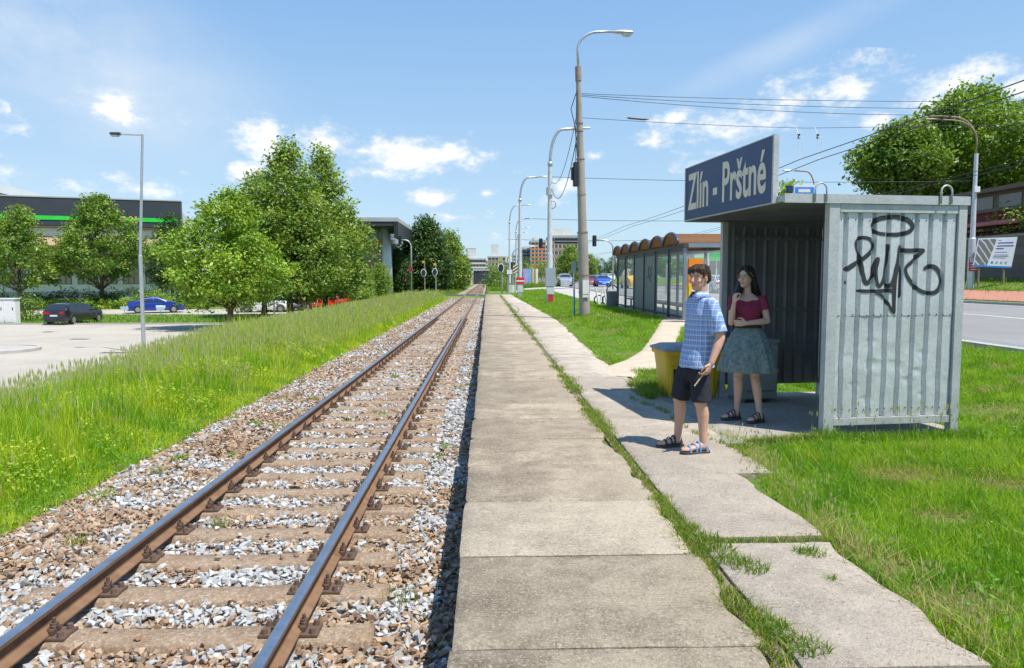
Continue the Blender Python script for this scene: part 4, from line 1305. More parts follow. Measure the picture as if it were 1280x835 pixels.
def catmull(pts, k=7):
    P = [np.array(p, float) for p in pts]
    if len(P) < 3: return [P[0] + (P[-1] - P[0]) * t for t in np.linspace(0, 1, 4)]
    closed = np.allclose(P[0], P[-1]); out = []
    for i in range(len(P) - 1):
        a = P[i - 1] if i > 0 else (P[-2] if closed else P[0]); b, c = P[i], P[i + 1]
        d = P[i + 2] if i + 2 < len(P) else (P[1] if closed else P[-1])
        for t in np.linspace(0, 1, k, endpoint=False):
            out.append(.5 * ((2 * b) + (-a + c) * t + (2 * a - 5 * b + 4 * c - d) * t * t + (-a + 3 * b - 3 * c + d) * t ** 3))
    return out + [P[-1]]
SHI = SHM.inverted()
def on_end_wall(zx, zy):
    d = ray(1040 + zx / 5.569, 255 + zy / 5.567)
    o_, d_ = SHI @ Vector((0, 0, EYE)), SHI.to_3x3() @ d
    k = (-.045 - o_.y) / d_.y
    p = o_ + d_ * k
    return p.x, p.z / .985
mb = MB()
for si, (pts, hw) in enumerate(GR):
    hwm = hw / 5.57 * 7.8 / FPX
    C = [np.array(on_end_wall(*p)) for p in catmull(pts)]
    seg = [C[0]]
    for a, b in zip(C[:-1], C[1:]):
        n = max(1, int(np.linalg.norm(b - a) / .008))
        seg += [a + (b - a) * (k + 1) / n for k in range(n)]
    T_ = [seg[min(i + 2, len(seg) - 1)] - seg[max(i - 2, 0)] for i in range(len(seg))]
    rows = []
    for i, (c, tt) in enumerate(zip(seg, T_)):
        nn = np.array([-tt[1], tt[0]]) / (np.linalg.norm(tt) + 1e-9)
        endf = min(1, .55 + .15 * min(i, len(seg) - 1 - i))
        w = hwm * endf * (1 + .14 * math.sin(i * .05 + si * 1.7) + .07 * math.sin(i * .21 + si))
        row = []
        for k in range(7):
            q = c + nn * w * (k / 3 - 1)
            row.append((q[0], panel_y(q[0], 1.3 + (q[1] - 1.25) * .9 if q[1] > 1.256 else q[1]) - .0065 - si * .0004 - .001, q[1]))
        rows.append(row)
    V = [p for r in rows for p in r]
    mb.add(V, [(i * 7 + k, i * 7 + k + 1, (i + 1) * 7 + k + 1, (i + 1) * 7 + k) for i in range(len(rows) - 1) for k in range(6)])
mb.build('graffiti', M_black, end_wall)
# frame of square tubes
def bar(name, lo, hi, m=M_frame, parent=shelter, bev=.004):
    mb = MB(); mb.box(lo, hi, bev=bev); return mb.build(name, m, parent, sharp=30)
bar('post', (-.02, -.085, -.03), (.10, .0, 2.42)); bar('post', (SW - .085, -.085, -.03), (SW + .015, .0, 2.42))
bar('post', (-.02, SL, -.03), (.06, SL + .08, 2.42)); bar('post', (SW - .085, SL, -.03), (SW + .015, SL + .08, 2.42))
bar('bottom_rail', (.103, -.075, .085), (SW - .088, -.008, .165)); bar('top_beam', (.103, -.08, 2.33), (SW - .088, -.01, 2.417))
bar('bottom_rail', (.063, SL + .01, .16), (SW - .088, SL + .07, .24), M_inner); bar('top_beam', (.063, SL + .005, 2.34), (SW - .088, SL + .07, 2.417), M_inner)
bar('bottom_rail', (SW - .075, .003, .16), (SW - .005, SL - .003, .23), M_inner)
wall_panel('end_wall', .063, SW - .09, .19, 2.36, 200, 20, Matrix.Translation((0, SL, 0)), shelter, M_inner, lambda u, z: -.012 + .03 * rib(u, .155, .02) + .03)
wall_panel('back_wall', .0, SL, .19, 2.40, 200, 4, Matrix.Translation((SW - .01, 0, 0)) @ Matrix.Rotation(R(90), 4, 'Z'), shelter, M_galv, lambda u, z: .02 * rib(u))
mb = MB()
mb.box((.10, SL - .045, 2.17), (SW - .12, SL - .02, 2.215)); mb.box((.10, SL - .03, 1.20), (SW - .12, SL - .012, 1.23))
for u in np.arange(.16, SW - .15, .155): mb.box((u, SL - .06, 2.16), (u + .02, SL - .046, 2.235))
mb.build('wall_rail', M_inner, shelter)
# roof
mb = MB()
ov = -.52
mb.box((ov + .004, -.10, 2.420), (SW + .03, -.07, 2.512)); mb.box((ov + .004, SL + .10, 2.420), (SW + .03, SL + .13, 2.512))
mb.box((SW + .0, -.07, 2.420), (SW + .03, SL + .10, 2.512)); mb.box((ov + .004, -.07, 2.435), (ov + .03, SL + .1, 2.50))
mb.box((ov + .03, -.07, 2.47), (SW, SL + .10, 2.497))
roof = mb.build('roof', M_frame, shelter)
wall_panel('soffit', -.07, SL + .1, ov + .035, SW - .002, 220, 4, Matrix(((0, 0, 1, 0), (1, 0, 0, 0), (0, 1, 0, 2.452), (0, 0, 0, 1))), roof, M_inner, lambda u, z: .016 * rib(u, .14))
for u in (-.135, 1.27):
    mb = MB(); w = .062
    mb.tube([(u - w, -.112, 2.43), (u - w, -.112, 2.56)] + [(u - w * math.cos(a), -.112, 2.56 + w * math.sin(a)) for a in np.linspace(.3, 2.84, 8)] + [(u + w, -.112, 2.56), (u + w, -.112, 2.43)], .0095, 8)
    mb.build('lifting_hook', M_frame, roof, smooth=True)
# name board along the roof edge
SU = ov
mb = MB(); BV0, BV1, BZ0, BZ1 = .09, 2.46, 2.437, 3.125
mb.box((SU - .035, BV0, BZ0), (SU - .001, BV1, BZ1))
board = mb.build('name_board', M_signblue, shelter)
board['label'] = 'dark blue station name board with cream letters'
mb = MB()
for lo, hi in (((SU - .045, BV0 - .03, BZ0 - .01), (SU + .012, BV0 - .001, BZ1 + .012)), ((SU - .045, BV1 + .001, BZ0 - .01), (SU + .012, BV1 + .025, BZ1 + .012)),
               ((SU - .041, BV0, BZ1 + .001), (SU + .01, BV1, BZ1 + .012)), ((SU - .041, BV0, BZ0 - .012), (SU - .002, BV1, BZ0 - .001))):
    mb.box(lo, hi)
mb.build('board_frame', M_frame, board)
def on_board(x, y):
    d = ray(x, y); o_, d_ = SHI @ Vector((0, 0, EYE)), SHI.to_3x3() @ d
    k = (SU - .036 - o_.x) / d_.x; p = o_ + d_ * k
    return p.y, p.z
va, _ = on_board(860.3, 245); vb, _ = on_board(957.8, 215)
tm = text_mesh('Zlín - Prštné', 'lettering', M_cream, .002, .018)
# text x runs from the far end (SL side) towards the camera: x axis -> -v
Mt = Matrix(((0, 1, 0, SU - .0375), (-1, 0, 0, 0), (0, 0, 1, 0), (0, 0, 0, 1)))
fit_text(tm, -va, -vb, BZ0 + .17 * (BZ1 - BZ0), BZ0 + .87 * (BZ1 - BZ0), Mt)
link('lettering', tm, board)

# grey grit box and bench inside, on its own
gb = thing('grey_bin', 'grey metal box standing in the shade of the shelter behind the woman', 'bin', sh(.04, 1.95, -.016), SH_ROT)
M_gbox = mat('grey_painted_metal', (.30, .31, .31), (.24, .25, .25), 4, .5, .1)
mb = MB(); mb.box((0, 0, .05), (.52, .42, .79), bev=.02); body = mb.build('body', M_gbox, gb, sharp=30)
mb = MB(); mb.box((-.015, -.015, .792), (.535, .435, .835), bev=.012); mb.build('lid', M_gbox, gb, sharp=30)
mb = MB(); mb.box((.08, -.006, .55), (.47, -.001, .58)); mb.box((.08, -.006, .15), (.47, -.001, .17)); mb.build('seam', M_inner, body)
for x in (.04, .48):
    mb = MB(); mb.box((x - .03, .02, 0), (x + .03, .40, .05)); mb.build('foot', M_inner, gb)

# yellow grit bin
p = on_z(826, 487, 0); p = Vector((2.66, 10.5, 0.0))
M_yel = mat('yellow_plastic', (.72, .45, .015), (.60, .37, .02), 5, .45, 0, .45, .15, 30, .004)
M_lid = mat('grey_plastic_lid', (.30, .30, .30), (.22, .22, .225), 6, .6)
gbn = thing('grit_bin', 'yellow plastic grit bin with a grey lid beside the shelter', 'bin', (2.40, 9.97, -.03), R(3))
def frus(x0, x1, y0, y1, z0, a0, a1, b0, b1, z1, r=.06, n=5):
    def ring(xa, xb, ya, yb, z):
        o_ = []
        for cx, cy, s in ((xb - r, yb - r, 0), (xa + r, yb - r, 1), (xa + r, ya + r, 2), (xb - r, ya + r, 3)):
            for k in range(n): an = s * math.pi / 2 + k / (n - 1) * math.pi / 2; o_.append((cx + r * math.cos(an), cy + r * math.sin(an), z))
        return o_
    return ring(x0, x1, y0, y1, z0), ring(a0, a1, b0, b1, z1)
mb = MB()
r0, r1 = frus(.10, .78, .08, .60, .02, .03, .85, .02, .66, .60); _, r2 = frus(0, 1, 0, 1, 0, .0, .88, -.01, .69, .605); _, r3 = frus(0, 1, 0, 1, 0, .0, .88, -.01, .69, .66)
mb.rings([r0, r1, r2, r3]); body = mb.build('body', M_yel, gbn, sharp=35)
mb = MB(); _, a = frus(0, 1, 0, 1, 0, -.02, .90, -.03, .71, .662); _, b_ = frus(0, 1, 0, 1, 0, -.02, .90, -.03, .71, .69); _, c_ = frus(0, 1, 0, 1, 0, .10, .78, .08, .62, .735)
mb.rings([a, b_, c_]); mb.build('lid', M_lid, gbn, sharp=30)
mb = MB()
mb.box((.10, -.002, .10), (.13, .045, .45)); mb.box((.33, -.002, .10), (.36, .045, .45)); mb.box((.13, -.002, .42), (.33, .045, .45)); mb.box((.13, -.002, .10), (.33, .045, .13)); mb.box((.50, -.004, .08), (.53, .05, .58)); mb.box((.66, -.004, .08), (.69, .05, .58))
mb.build('outlet_rim', M_yel, body)
mb = MB(); mb.box((.13, .012, .13), (.33, .046, .42)); mb.build('outlet', mat('dark_opening', (.05, .045, .03), None, 8, .8), body)

# ------------------------------------------------------------------ bus shelter with small barrel roofs
M_bframe = mat('charcoal_steel', (.055, .06, .07), (.075, .08, .09), 5, .5, .3)
M_blueframe = mat('blue_grey_steel', (.25, .30, .37), (.20, .25, .32), 4, .45, .3)
M_arch = mat('blue_arch_trim', (.05, .08, .16), (.06, .09, .17), 4, .4, .2)
t = NT('amber_roof_sheet'); t.set((.27, .14, .07), .6, 0, .25)
tr = t.n('ShaderNodeBsdfTranslucent'); tr.inputs[0].default_value = (.52, .30, .12, 1); mxs = t.n('ShaderNodeMixShader'); mxs.inputs[0].default_value = .5
t.l(t.p.outputs[0], mxs.inputs[1]); t.l(tr.outputs[0], mxs.inputs[2]); t.l(mxs.outputs[0], t.out.inputs[0]); M_amber = t.m
M_glass = glassmat('dusty_glass', (.62, .66, .66), .22, .12)
M_greyp = mat('grey_back_panel', (.20, .225, .235), (.16, .18, .19), 3, .55, 0, .4)
pa = ground_at(858, 399); pb = ground_at(776, 383)
BX0 = 6.45
bs_len = 12.4
yb0 = 24.2
bstop = thing('bus_shelter', 'long glazed bus shelter with a row of small amber barrel roofs', 'bus shelter', (BX0, yb0, float(gzz(BX0, yb0))))
nb_ = 6; bw = bs_len / nb_; HB = 2.42; DB = 1.9
for k in range(nb_ + 1):
    y = k * bw
    m = M_blueframe if k == 0 else M_bframe
    bar('post', (-.05, y - .05, -.1), (.05, y + .05, HB), m, bstop)
    if k in (0, 2, 4, 6): bar('post', (DB - .05, y - .05, -.1), (DB + .05, y + .05, HB), m, bstop)
for k in range(nb_):
    y0, y1 = k * bw + .05, (k + 1) * bw - .05
    fr = MB()
    fr.box((-.03, y0, .12), (.03, y1, .18)); fo = fr.build('bottom_rail', M_bframe, bstop)
    fr = MB(); fr.box((-.03, y0, HB - .12), (.03, y1, HB - .02)); fr.build('top_rail', M_bframe, bstop)
    g = MB(); g.box((-.008, y0, .181), (.008, y1, HB - .121))
    if k in (2, 3):
        po = g.build('opaque_panel', M_greyp, fo)
    else:
        g.build('glass_pane', M_glass, fo)
# scrawl on an opaque panel
mb = MB()
for s_ in ([(2.5 * bw - .3, 1.9), (2.5 * bw - .1, 1.7), (2.5 * bw - .35, 1.6), (2.5 * bw, 1.5), (2.5 * bw - .2, 1.3), (2.5 * bw + .2, 1.55)], [(2.5 * bw + .1, 1.9), (2.5 * bw + .3, 1.7), (2.5 * bw + .15, 1.55), (2.5 * bw + .45, 1.45)]):
    for a, b in zip(s_[:-1], s_[1:]): mb.tube([(-.012, a[0], a[1]), (-.012, b[0], b[1])], .018, 5)
mb.build('scrawl', M_bframe, po)
mb = MB(); mb.box((.051, -.012, .15), (DB - .051, .012, HB - .1)); fe = mb.build('end_pane', M_glass, bstop)
bar('eaves_beam', (-.09, -.10, HB + .002), (.09, bs_len + .1, HB + .14), M_bframe, bstop); bar('eaves_beam', (DB - .09, -.10, HB + .002), (DB + .45, bs_len + .1, HB + .14), M_blueframe, bstop)
bar('end_beam', (.092, -.10, HB + .004), (DB - .092, -.0, HB + .138), M_blueframe, bstop)
for k in range(nb_):
    yc = (k + .5) * bw; r_ = bw * .5; rise = .36
    mb = MB(); n = 14; rows = []
    for xx in (-.22, DB + .5):
        rows.append([(xx, yc + r_ * math.cos(a) * .985, HB + .145 + rise * math.sin(a)) for a in np.linspace(0, math.pi, n)])
    V = rows[0] + rows[1]
    mb.add(V, [(i, i + 1, n + i + 1, n + i) for i in range(n - 1)])
    rows2 = [[(x_, y_, z_ - .03) for x_, y_, z_ in r] for r in rows]
    mb.add(rows2[0] + rows2[1], [(i, n + i, n + i + 1, i + 1) for i in range(n - 1)])
    o = mb.build('barrel_roof', M_amber, bstop, smooth=True)
    mb = MB(); mb.tube([(-.24, yc + r_ * math.cos(a), HB + .15 + (rise + .01) * math.sin(a)) for a in np.linspace(0, math.pi, n)], .045, 6)
    mb.build('arch_trim', M_arch, o, smooth=True)
    mb = MB(); mb.add([(-.20, yc + r_ * .96 * math.cos(a), HB + .146 + (rise - .04) * math.sin(a)) for a in np.linspace(0, math.pi, n)], [], [(0, i, i + 1) for i in range(1, n - 1)])
    mb.build('arch_infill', M_amber, o)
mb = MB(); mb.box((.3, .3, .42), (.75, bs_len - .3, .48))
for y in np.arange(.6, bs_len, 2.2): mb.box((.48, y, -.05), (.56, y + .08, .419))
mb.build('bench', M_bframe, bstop)
# orange and yellow ticket machine at its end
tmn = thing('ticket_machine', 'orange and yellow totem at the near end of the bus shelter', 'ticket machine', (BX0 + .12, yb0 - .75, float(gzz(BX0 + .2, yb0 - .7))), R(4))
M_or = mat('orange_panel', (.80, .23, .01), (.72, .20, .01), 3, .5); M_yl = mat('yellow_panel', (.85, .50, .01), (.80, .46, .01), 3, .5)
mb = MB(); mb.box((-.22, -.11, 0), (.22, .11, 1.25), bev=.015); lowb = mb.build('body', M_yl, tmn)
mb = MB(); mb.box((-.21, -.06, 1.252), (.25, .06, 2.05)); mb.build('head_panel', M_or, tmn)
mb = MB(); mb.cyl((-.0, -.113, 1.02), (-.0, -.122, 1.02), .13, n=20); mb.build('white_disc', M_paint, lowb)
mb = MB(); mb.box((-.16, -.118, .55), (.16, -.112, .78)); mb.build('screen', M_bframe, lowb)
# bin and cycle stands at the far end
b = ground_at(776, 386)
wb = thing('waste_bin', 'dark grey round-topped bin at the far end of the bus shelter', 'bin', (BX0 - .35, yb0 + bs_len - .4, float(gzz(BX0 - .35, yb0 + bs_len))))
mb = MB(); mb.tube([(0, 0, 0), (0, 0, .78)], [.27, .29], 16); mb.build('body', mat('bin_grey', (.16, .165, .175), None, 4, .5), wb, sharp=40)
mb = MB(); mb.tube([(-.27, 0, .78)] + [(-.27 * math.cos(a), 0, .78 + .3 * math.sin(a)) for a in np.linspace(.1, 3.04, 10)] + [(.27, 0, .78)], .03, 6); mb.build('hood_hoop', M_bframe, wb, smooth=True)
M_white = mat('white_painted_metal', (.74, .74, .73), (.64, .64, .63), 4, .5)
cs = snap(at(749, 379, 39)); 
cyc = thing('cycle_stand', 'white W-shaped stand with dark wheels beside the pavement', 'cycle stand', cs, R(5))
for k in range(2):
    x = k * .44
    for s in (-1, 1):
        mb = MB(); mb.tube([(x + .02 * s, 0, 0), (x + .20 * s, 0, .95)], [.05, .042], 8); mb.build('white_bar', M_white, cyc)
for x in (.0, .44):
    mb = MB(); mb.tube([(x + .24 * math.cos(a), .12, .28 + .24 * math.sin(a)) for a in np.linspace(0, 6.283, 20)], .035, 6); mb.build('wheel', M_rub, cyc, smooth=True)
# ------------------------------------------------------------------ poles, lamps, wires, signals
M_polew = mat('pale_painted_pole', (.62, .64, .66), (.50, .52, .54), 3, .5, .2)
M_polegalv = mat('galvanised_pole', (.50, .52, .54), (.40, .42, .44), 5, .45, .6)
M_pconc = mat('pole_concrete', (.36, .32, .275), (.27, .245, .215), 2.2, .92, bump=.5, bscale=60)
M_rustpole = mat('brown_rusty_pole', (.26, .17, .11), (.36, .30, .26), 4, .7, .2)
M_lens = mat('lamp_lens', (.60, .62, .62), (.5, .52, .52), 5, .25)
M_cab = mat('grey_cabinet', (.34, .38, .42), (.28, .32, .36), 4, .5)
M_dark = mat('dark_housing', (.02, .021, .023), (.03, .031, .033), 4, .5)
M_red = mat('red_paint', (.60, .035, .04), (.5, .03, .035), 4, .45)
M_yellow = mat('yellow_paint', (.62, .42, .02), (.52, .35, .02), 4, .5)
M_blue = mat('blue_paint', (.035, .24, .75), (.03, .2, .65), 4, .5)
M_orange = mat('orange_roof_tile', (.62, .20, .07), (.50, .16, .06), 3, .8)

def arm_pts(h, dx, dy, rise):
    """From straight up to sideways: a swan-neck."""
    P = []
    for a in np.linspace(0, 1, 10):
        P.append((dx * (1 - math.cos(a * math.pi / 2)) * .45, dy * (1 - math.cos(a * math.pi / 2)) * .45, h + rise * math.sin(a * math.pi / 2)))
    P.append((dx, dy, h + rise * 1.03))
    return P
def lamp_head(mb, p, d, L=.75, w=.17):
    d = Vector(d).normalized(); s = Vector((-d.y, d.x, 0)); p = Vector(p)
    rings = []
    for t_, ww, hh in ((0, .25, .35), (.12, .55, .7), (.45, .9, 1), (.8, 1, 1), (.96, .7, .8), (1, .3, .4)):
        c = p + d * (L * t_)
        rings.append([c + s * (w * ww * math.cos(a)) + Vector((0, 0, .5 * w * hh * math.sin(a) * (1.0 if math.sin(a) > 0 else .7))) for a in np.linspace(0, 6.283, 12, endpoint=False)])
    mb.rings(rings)
def street_lamp(label, x, ybase, ytop_pole, Y, xlamp, ylamp, r=.10, stepped=True, m=None, group='street lamps along the main road'):
    b = snap(at(x, ybase, Y)); m = m or M_polew
    h = at(x, ytop_pole, Y).z - b.z; q = at(xlamp, ylamp, Y)
    root = thing('street_lamp', label, 'street lamp', b, 0, group)
    mb = MB(); mb.tube([(0, 0, -.1), (0, 0, h * .36), (0, 0, h * .362), (0, 0, h * .98), (0, 0, h)], [r * 1.25, r * 1.2, r, r * .8, r * .8], 12)
    mb.build('pole', m, root, sharp=40)
    rise = q.z - b.z - h; dx = q.x - b.x
    mb = MB(); pts = arm_pts(h, dx * .72, 0, rise); mb.tube(pts, [r * .55] * len(pts), 8); mb.cyl((0, 0, h - .12), (0, 0, h + .12), r * .95)
    arm = mb.build('arm', m if m is not M_polew else M_polegalv, root, smooth=True)
    mb = MB(); lamp_head(mb, pts[-1], (1 if dx > 0 else -1, 0, .03), abs(dx) * .3 + .1); mb.build('lamp_head', M_polegalv, root, sharp=40)
    return root, b, h
lampA, bA, hA = street_lamp('white street lamp carrying a grey cabinet, next beyond the concrete pole', 687, 366, 205, 46, 735, 162, .16)
def on_pole(root, name, x0, x1, y0, y1, z0, z1, m, bev=.02):
    mb = MB(); mb.box((x0, y0, z0), (x1, y1, z1), bev=bev); return mb.build(name, m, root, sharp=30)
on_pole(lampA, 'meter_cabinet', -.30, .34, -.36, -.17, 1.0, 2.15, M_cab); on_pole(lampA, 'white_box', -.22, .26, -.34, -.17, .52, .98, M_polew); on_pole(lampA, 'red_box', -.10, .20, -.32, -.17, .02, .50, M_red)
mb = MB(); mb.cyl((0, 0, 6.6), (0, 0, 7.05), .24); mb.build('insulator_band', M_polew, lampA)
mb = MB(); mb.tube([(.17 + .18 * math.cos(a), -.1, 6.0 + .22 * math.sin(a)) for a in np.linspace(0, 6.28, 16)], .02, 5); mb.build('cable_loop', M_rub, lampA)
lampB, bB, hB = street_lamp('white street lamp with a red and white notice, beside the level crossing', 650, 362, 250, 66, 682, 222, .15)
on_pole(lampB, 'notice', -.36, .36, -.22, -.17, 1.15, 1.75, M_red); on_pole(lampB, 'notice_strip', -.34, .34, -.236, -.222, 1.38, 1.50, M_white, .002)
on_pole(lampB, 'box', -.26, .26, -.36, -.17, .45, 1.05, M_polew); on_pole(lampB, 'door', -.16, .16, -.372, -.362, .02, .42, M_cab, .004)
lampC, bC, hC = street_lamp('street lamp past the crossing whose head hangs lower than the noticed white lamp', 637, 358, 278, 92, 662, 257, .12)
lampD, _, _ = street_lamp('far street lamp between two nearer ones, small curved neck', 645, 356, 290, 112, 664, 274, .12)
for (x, yl, Y, lab) in ((648, 285, 135, 'distant street lamp with its head under the farther cross wire'), (646, 291, 160, 'tiny most distant street lamp in the row by the crossing')):
    street_lamp(lab, x, 354, yl + 12, Y, x + 12, yl, .12)
# leaning concrete pole
bP = snap(at(731, 388, 30)); pt = at(723, 98, 30); hP = pt.z - bP.z; lx = (pt.x - bP.x) / hP
pole = thing('concrete_pole', 'leaning grey concrete pole with a curved lamp, tallest in the picture', 'street lamp', bP)
def lp(z, dx=0, dy=0): return (lx * z + dx, dy, z)
segs = [(0, .225), (3.3, .205), (3.32, .175), (6.2, .155), (6.22, .135), (hP, .10)]
mb = MB(); mb.tube([lp(z) for z, _ in segs], [r for _, r in segs], 16); shaft = mb.build('shaft', M_pconc, pole, sharp=35)
mb = MB()
for z, r in ((.9, .232), (1.6, .228), (3.3, .22), (4.8, .175), (6.2, .17), (7.3, .14), (7.6, .14)): mb.cyl(lp(z), lp(z + .06), r, n=16)
mb.build('steel_band', M_rustpole, shaft)
mb = MB(); mb.cyl(lp(hP - .1), lp(hP + .45), .125, n=12); mb.build('collar', M_rustpole, pole)
q = at(765, 40, 30) - bP; q2 = at(790, 41, 30) - bP
z1 = at(724, 62, 30).z - bP.z
P = [lp(hP + .3), lp(z1)]
for a in np.linspace(.15, 1, 9): P.append((lx * z1 + (q.x - lx * z1) * .62 * (1 - math.cos(a * math.pi / 2)), 0, z1 + (q.z - z1) * math.sin(a * math.pi / 2)))
P.append((q.x, 0, q.z + .02))
mb = MB(); mb.tube(P, .05, 10); mb.build('arm', M_polegalv, pole, smooth=True)
mb = MB(); lamp_head(mb, (q.x - .05, 0, q.z), (1, 0, -.02), q2.x - q.x + .1, .17); mb.build('lamp_head', M_polegalv, pole, sharp=40)
mb = MB(); mb.ball((q2.x - .22, 0, q2.z - .07), .2, .14, .10); mb.build('lens', M_lens, pole, smooth=True)
mb = MB(); mb.box((lx * 5.6 - .32, -.16, 5.15), (lx * 5.6 - .12, .1, 6.1), bev=.03); mb.box((lx * 5.6 - .40, -.1, 5.4), (lx * 5.6 - .30, .05, 5.9), bev=.02); mb.build('control_box', M_dark, pole)
mb = MB(); mb.box((-.13, -.262, .72), (.13, -.228, 1.42), bev=.006); mb.build('notice', M_white, pole)
mb = MB(); mb.box((-.12, -.266, .83), (.12, -.2625, .87)); mb.build('notice_strip', M_cab, pole)
mb = MB()
mb.tube([lp(hP - .6, -.12, -.1), lp(hP - 1.2, -.34, -.1), lp(hP - 1.9, -.2, -.12), lp(6.3, -.14, -.12)], .018, 5); mb.tube([lp(hP - .5, -.1, -.11), lp(7.5, -.16, -.12), lp(5.9, -.22, -.1)], .014, 5)
mb.build('loose_cable', M_rub, pole)
# slim steel lamp of the car park
bL = ground_at(180, 441); YL = bL.y; top = at(178, 168, YL); q = at(138, 169, YL)
cl = thing('car_park_lamp', 'tall slim galvanised car park lamp with a flat head on a straight arm', 'street lamp', bL)
hh = top.z - bL.z
mb = MB(); mb.tube([(0, 0, -.1), (0, 0, hh * .45), (0, 0, hh * .452), (top.x - bL.x, 0, hh)], [.085, .08, .062, .05], 12); mb.build('pole', M_polegalv, cl, sharp=40)
ax = q.x - bL.x
mb = MB(); mb.cyl((top.x - bL.x + .03, 0, hh - .03), (ax * .62, 0, hh), .032, n=8); mb.build('arm', M_polegalv, cl)
mb = MB(); mb.box((ax, -.14, hh - .03), (ax * .58, .14, hh + .07), bev=.03); head = mb.build('lamp_head', mat('dark_grey_lamp', (.10, .10, .11), None, 4, .4, .3), cl, sharp=30)
mb = MB(); mb.box((ax + .04, -.11, hh - .10), (ax * .68, .11, hh - .032), bev=.02); mb.build('lens', M_lens, head)
# double lamp across the road
bR = snap(at(1213, 356, 45)); hR = at(1212, 192, 45).z - bR.z
dl = thing('street_lamp', 'double-headed street lamp with rusty arms across the road, red notice on it', 'street lamp', bR)
mb = MB(); mb.tube([(0, 0, -.1), (0, 0, 3.1), (0, 0, 3.15), (0, 0, hR * .75), (0, 0, hR)], [.21, .20, .15, .12, .11], 14); mb.build('pole', M_polew, dl, sharp=40)
for k, (xl, yl) in enumerate(((1158, 150), (1174, 144))):
    q = at(xl, yl, 45) - bR; h0 = hR - .1
    P = [(0, 0, h0), (0, 0, h0 + .9)] + [(q.x * .5 * (1 - math.cos(a * math.pi / 2)), .5 * k * a, h0 + .9 + (q.z - h0 - .9) * math.sin(a * math.pi / 2)) for a in np.linspace(.2, 1, 7)] + [(q.x * .8, .5 * k, q.z + .05)]
    mb = MB(); mb.tube(P, .042, 8); a_ = mb.build('arm', M_rustpole, dl, smooth=True)
    mb = MB(); lamp_head(mb, P[-1], (-1, 0, -.04), .75, .15); mb.build('lamp_head', M_rustpole, a_, sharp=40)
on_pole(dl, 'notice', -.30, .32, -.26, -.21, 1.12, 1.95, M_red)
for (a, b, c_, d) in ((-.27, .29, 1.63, 1.93), (-.24, .26, 1.48, 1.55), (-.24, .2, 1.32, 1.38), (-.2, .26, 1.19, 1.25)): on_pole(dl, 'notice_print', a, b, -.266, -.261, c_, d, M_white, .001)
on_pole(dl, 'junction_box', -.18, .18, -.26, -.13, hR - 2.35, hR - 2.0, M_white)
# lamp and flag sign seen over the shelter roof
b = snap((26.6, 62, 0)); q = at(984, 214, 62) - b; pp = at(1018, 238, 62)
ol = thing('street_lamp', 'street lamp showing over the shelter roof, head bent to one side', 'street lamp', (pp.x, 62, b.z))
h = pp.z - b.z; dxx = at(984, 214, 62).x - pp.x
mb = MB(); mb.tube([(0, 0, -.1), (0, 0, h)], [.13, .09], 10); mb.build('pole', M_polew, ol, sharp=40)
P = arm_pts(h, dxx * .75, 0, q.z - h); mb = MB(); mb.tube(P, .06, 8); mb.build('arm', M_rustpole, ol, smooth=True)
mb = MB(); lamp_head(mb, P[-1], (-1, 0, 0), 1.0, .18); mb.build('lamp_head', M_polew, ol, sharp=40)
c = at(1005, 237.5, 15.5); g0 = float(gzz(c.x, 15.5))
fs = thing('bus_stop_sign', 'blue and white bus stop flag peeking over the shelter roof', 'sign', (c.x, 15.5, g0))
zc = c.z - g0
mb = MB(); mb.cyl((0, .07, -.1), (0, .07, zc - .02), .035, n=8); mb.build('pole', M_polegalv, fs)
mb = MB(); mb.box((-.22, 0, zc - .10), (.24, .06, zc + .11), bev=.006); pb_ = mb.build('panel', M_white, fs)
mb = MB(); mb.box((-.19, -.004, zc - .085), (.21, -.0005, zc + .06)); mb.build('blue_field', M_blue, pb_)
mb = MB(); mb.box((-.12, -.008, zc - .05), (.13, -.0045, zc + .02)); mb.build('pictogram', M_white, pb_)
mb = MB(); mb.box((-.36, -.02, zc - .06), (-.24, .05, zc + .09), bev=.01); mb.build('side_box', mat('navy_box', (.02, .04, .12), None, 4, .5), fs)
# blue stake
b = ground_at(718, 396)
st = thing('blue_stake', 'thin blue and white stake standing in the lawn beside the concrete pole', 'stake', b)
hs_ = at(718, 336, b.y).z - b.z
mb = MB(); mb.cyl((0, 0, -.05), (-.02, 0, hs_ * .58), .035, n=8); mb.build('lower_rod', M_blue, st)
mb = MB(); mb.cyl((-.02, 0, hs_ * .582), (-.03, 0, hs_ * .9), .033, n=8); mb.build('upper_rod', M_polew, st)
mb = MB(); mb.box((-.13, -.03, hs_ * .9), (.06, .03, hs_ * 1.15), bev=.008); mb.build('tag_plate', M_cab, st)

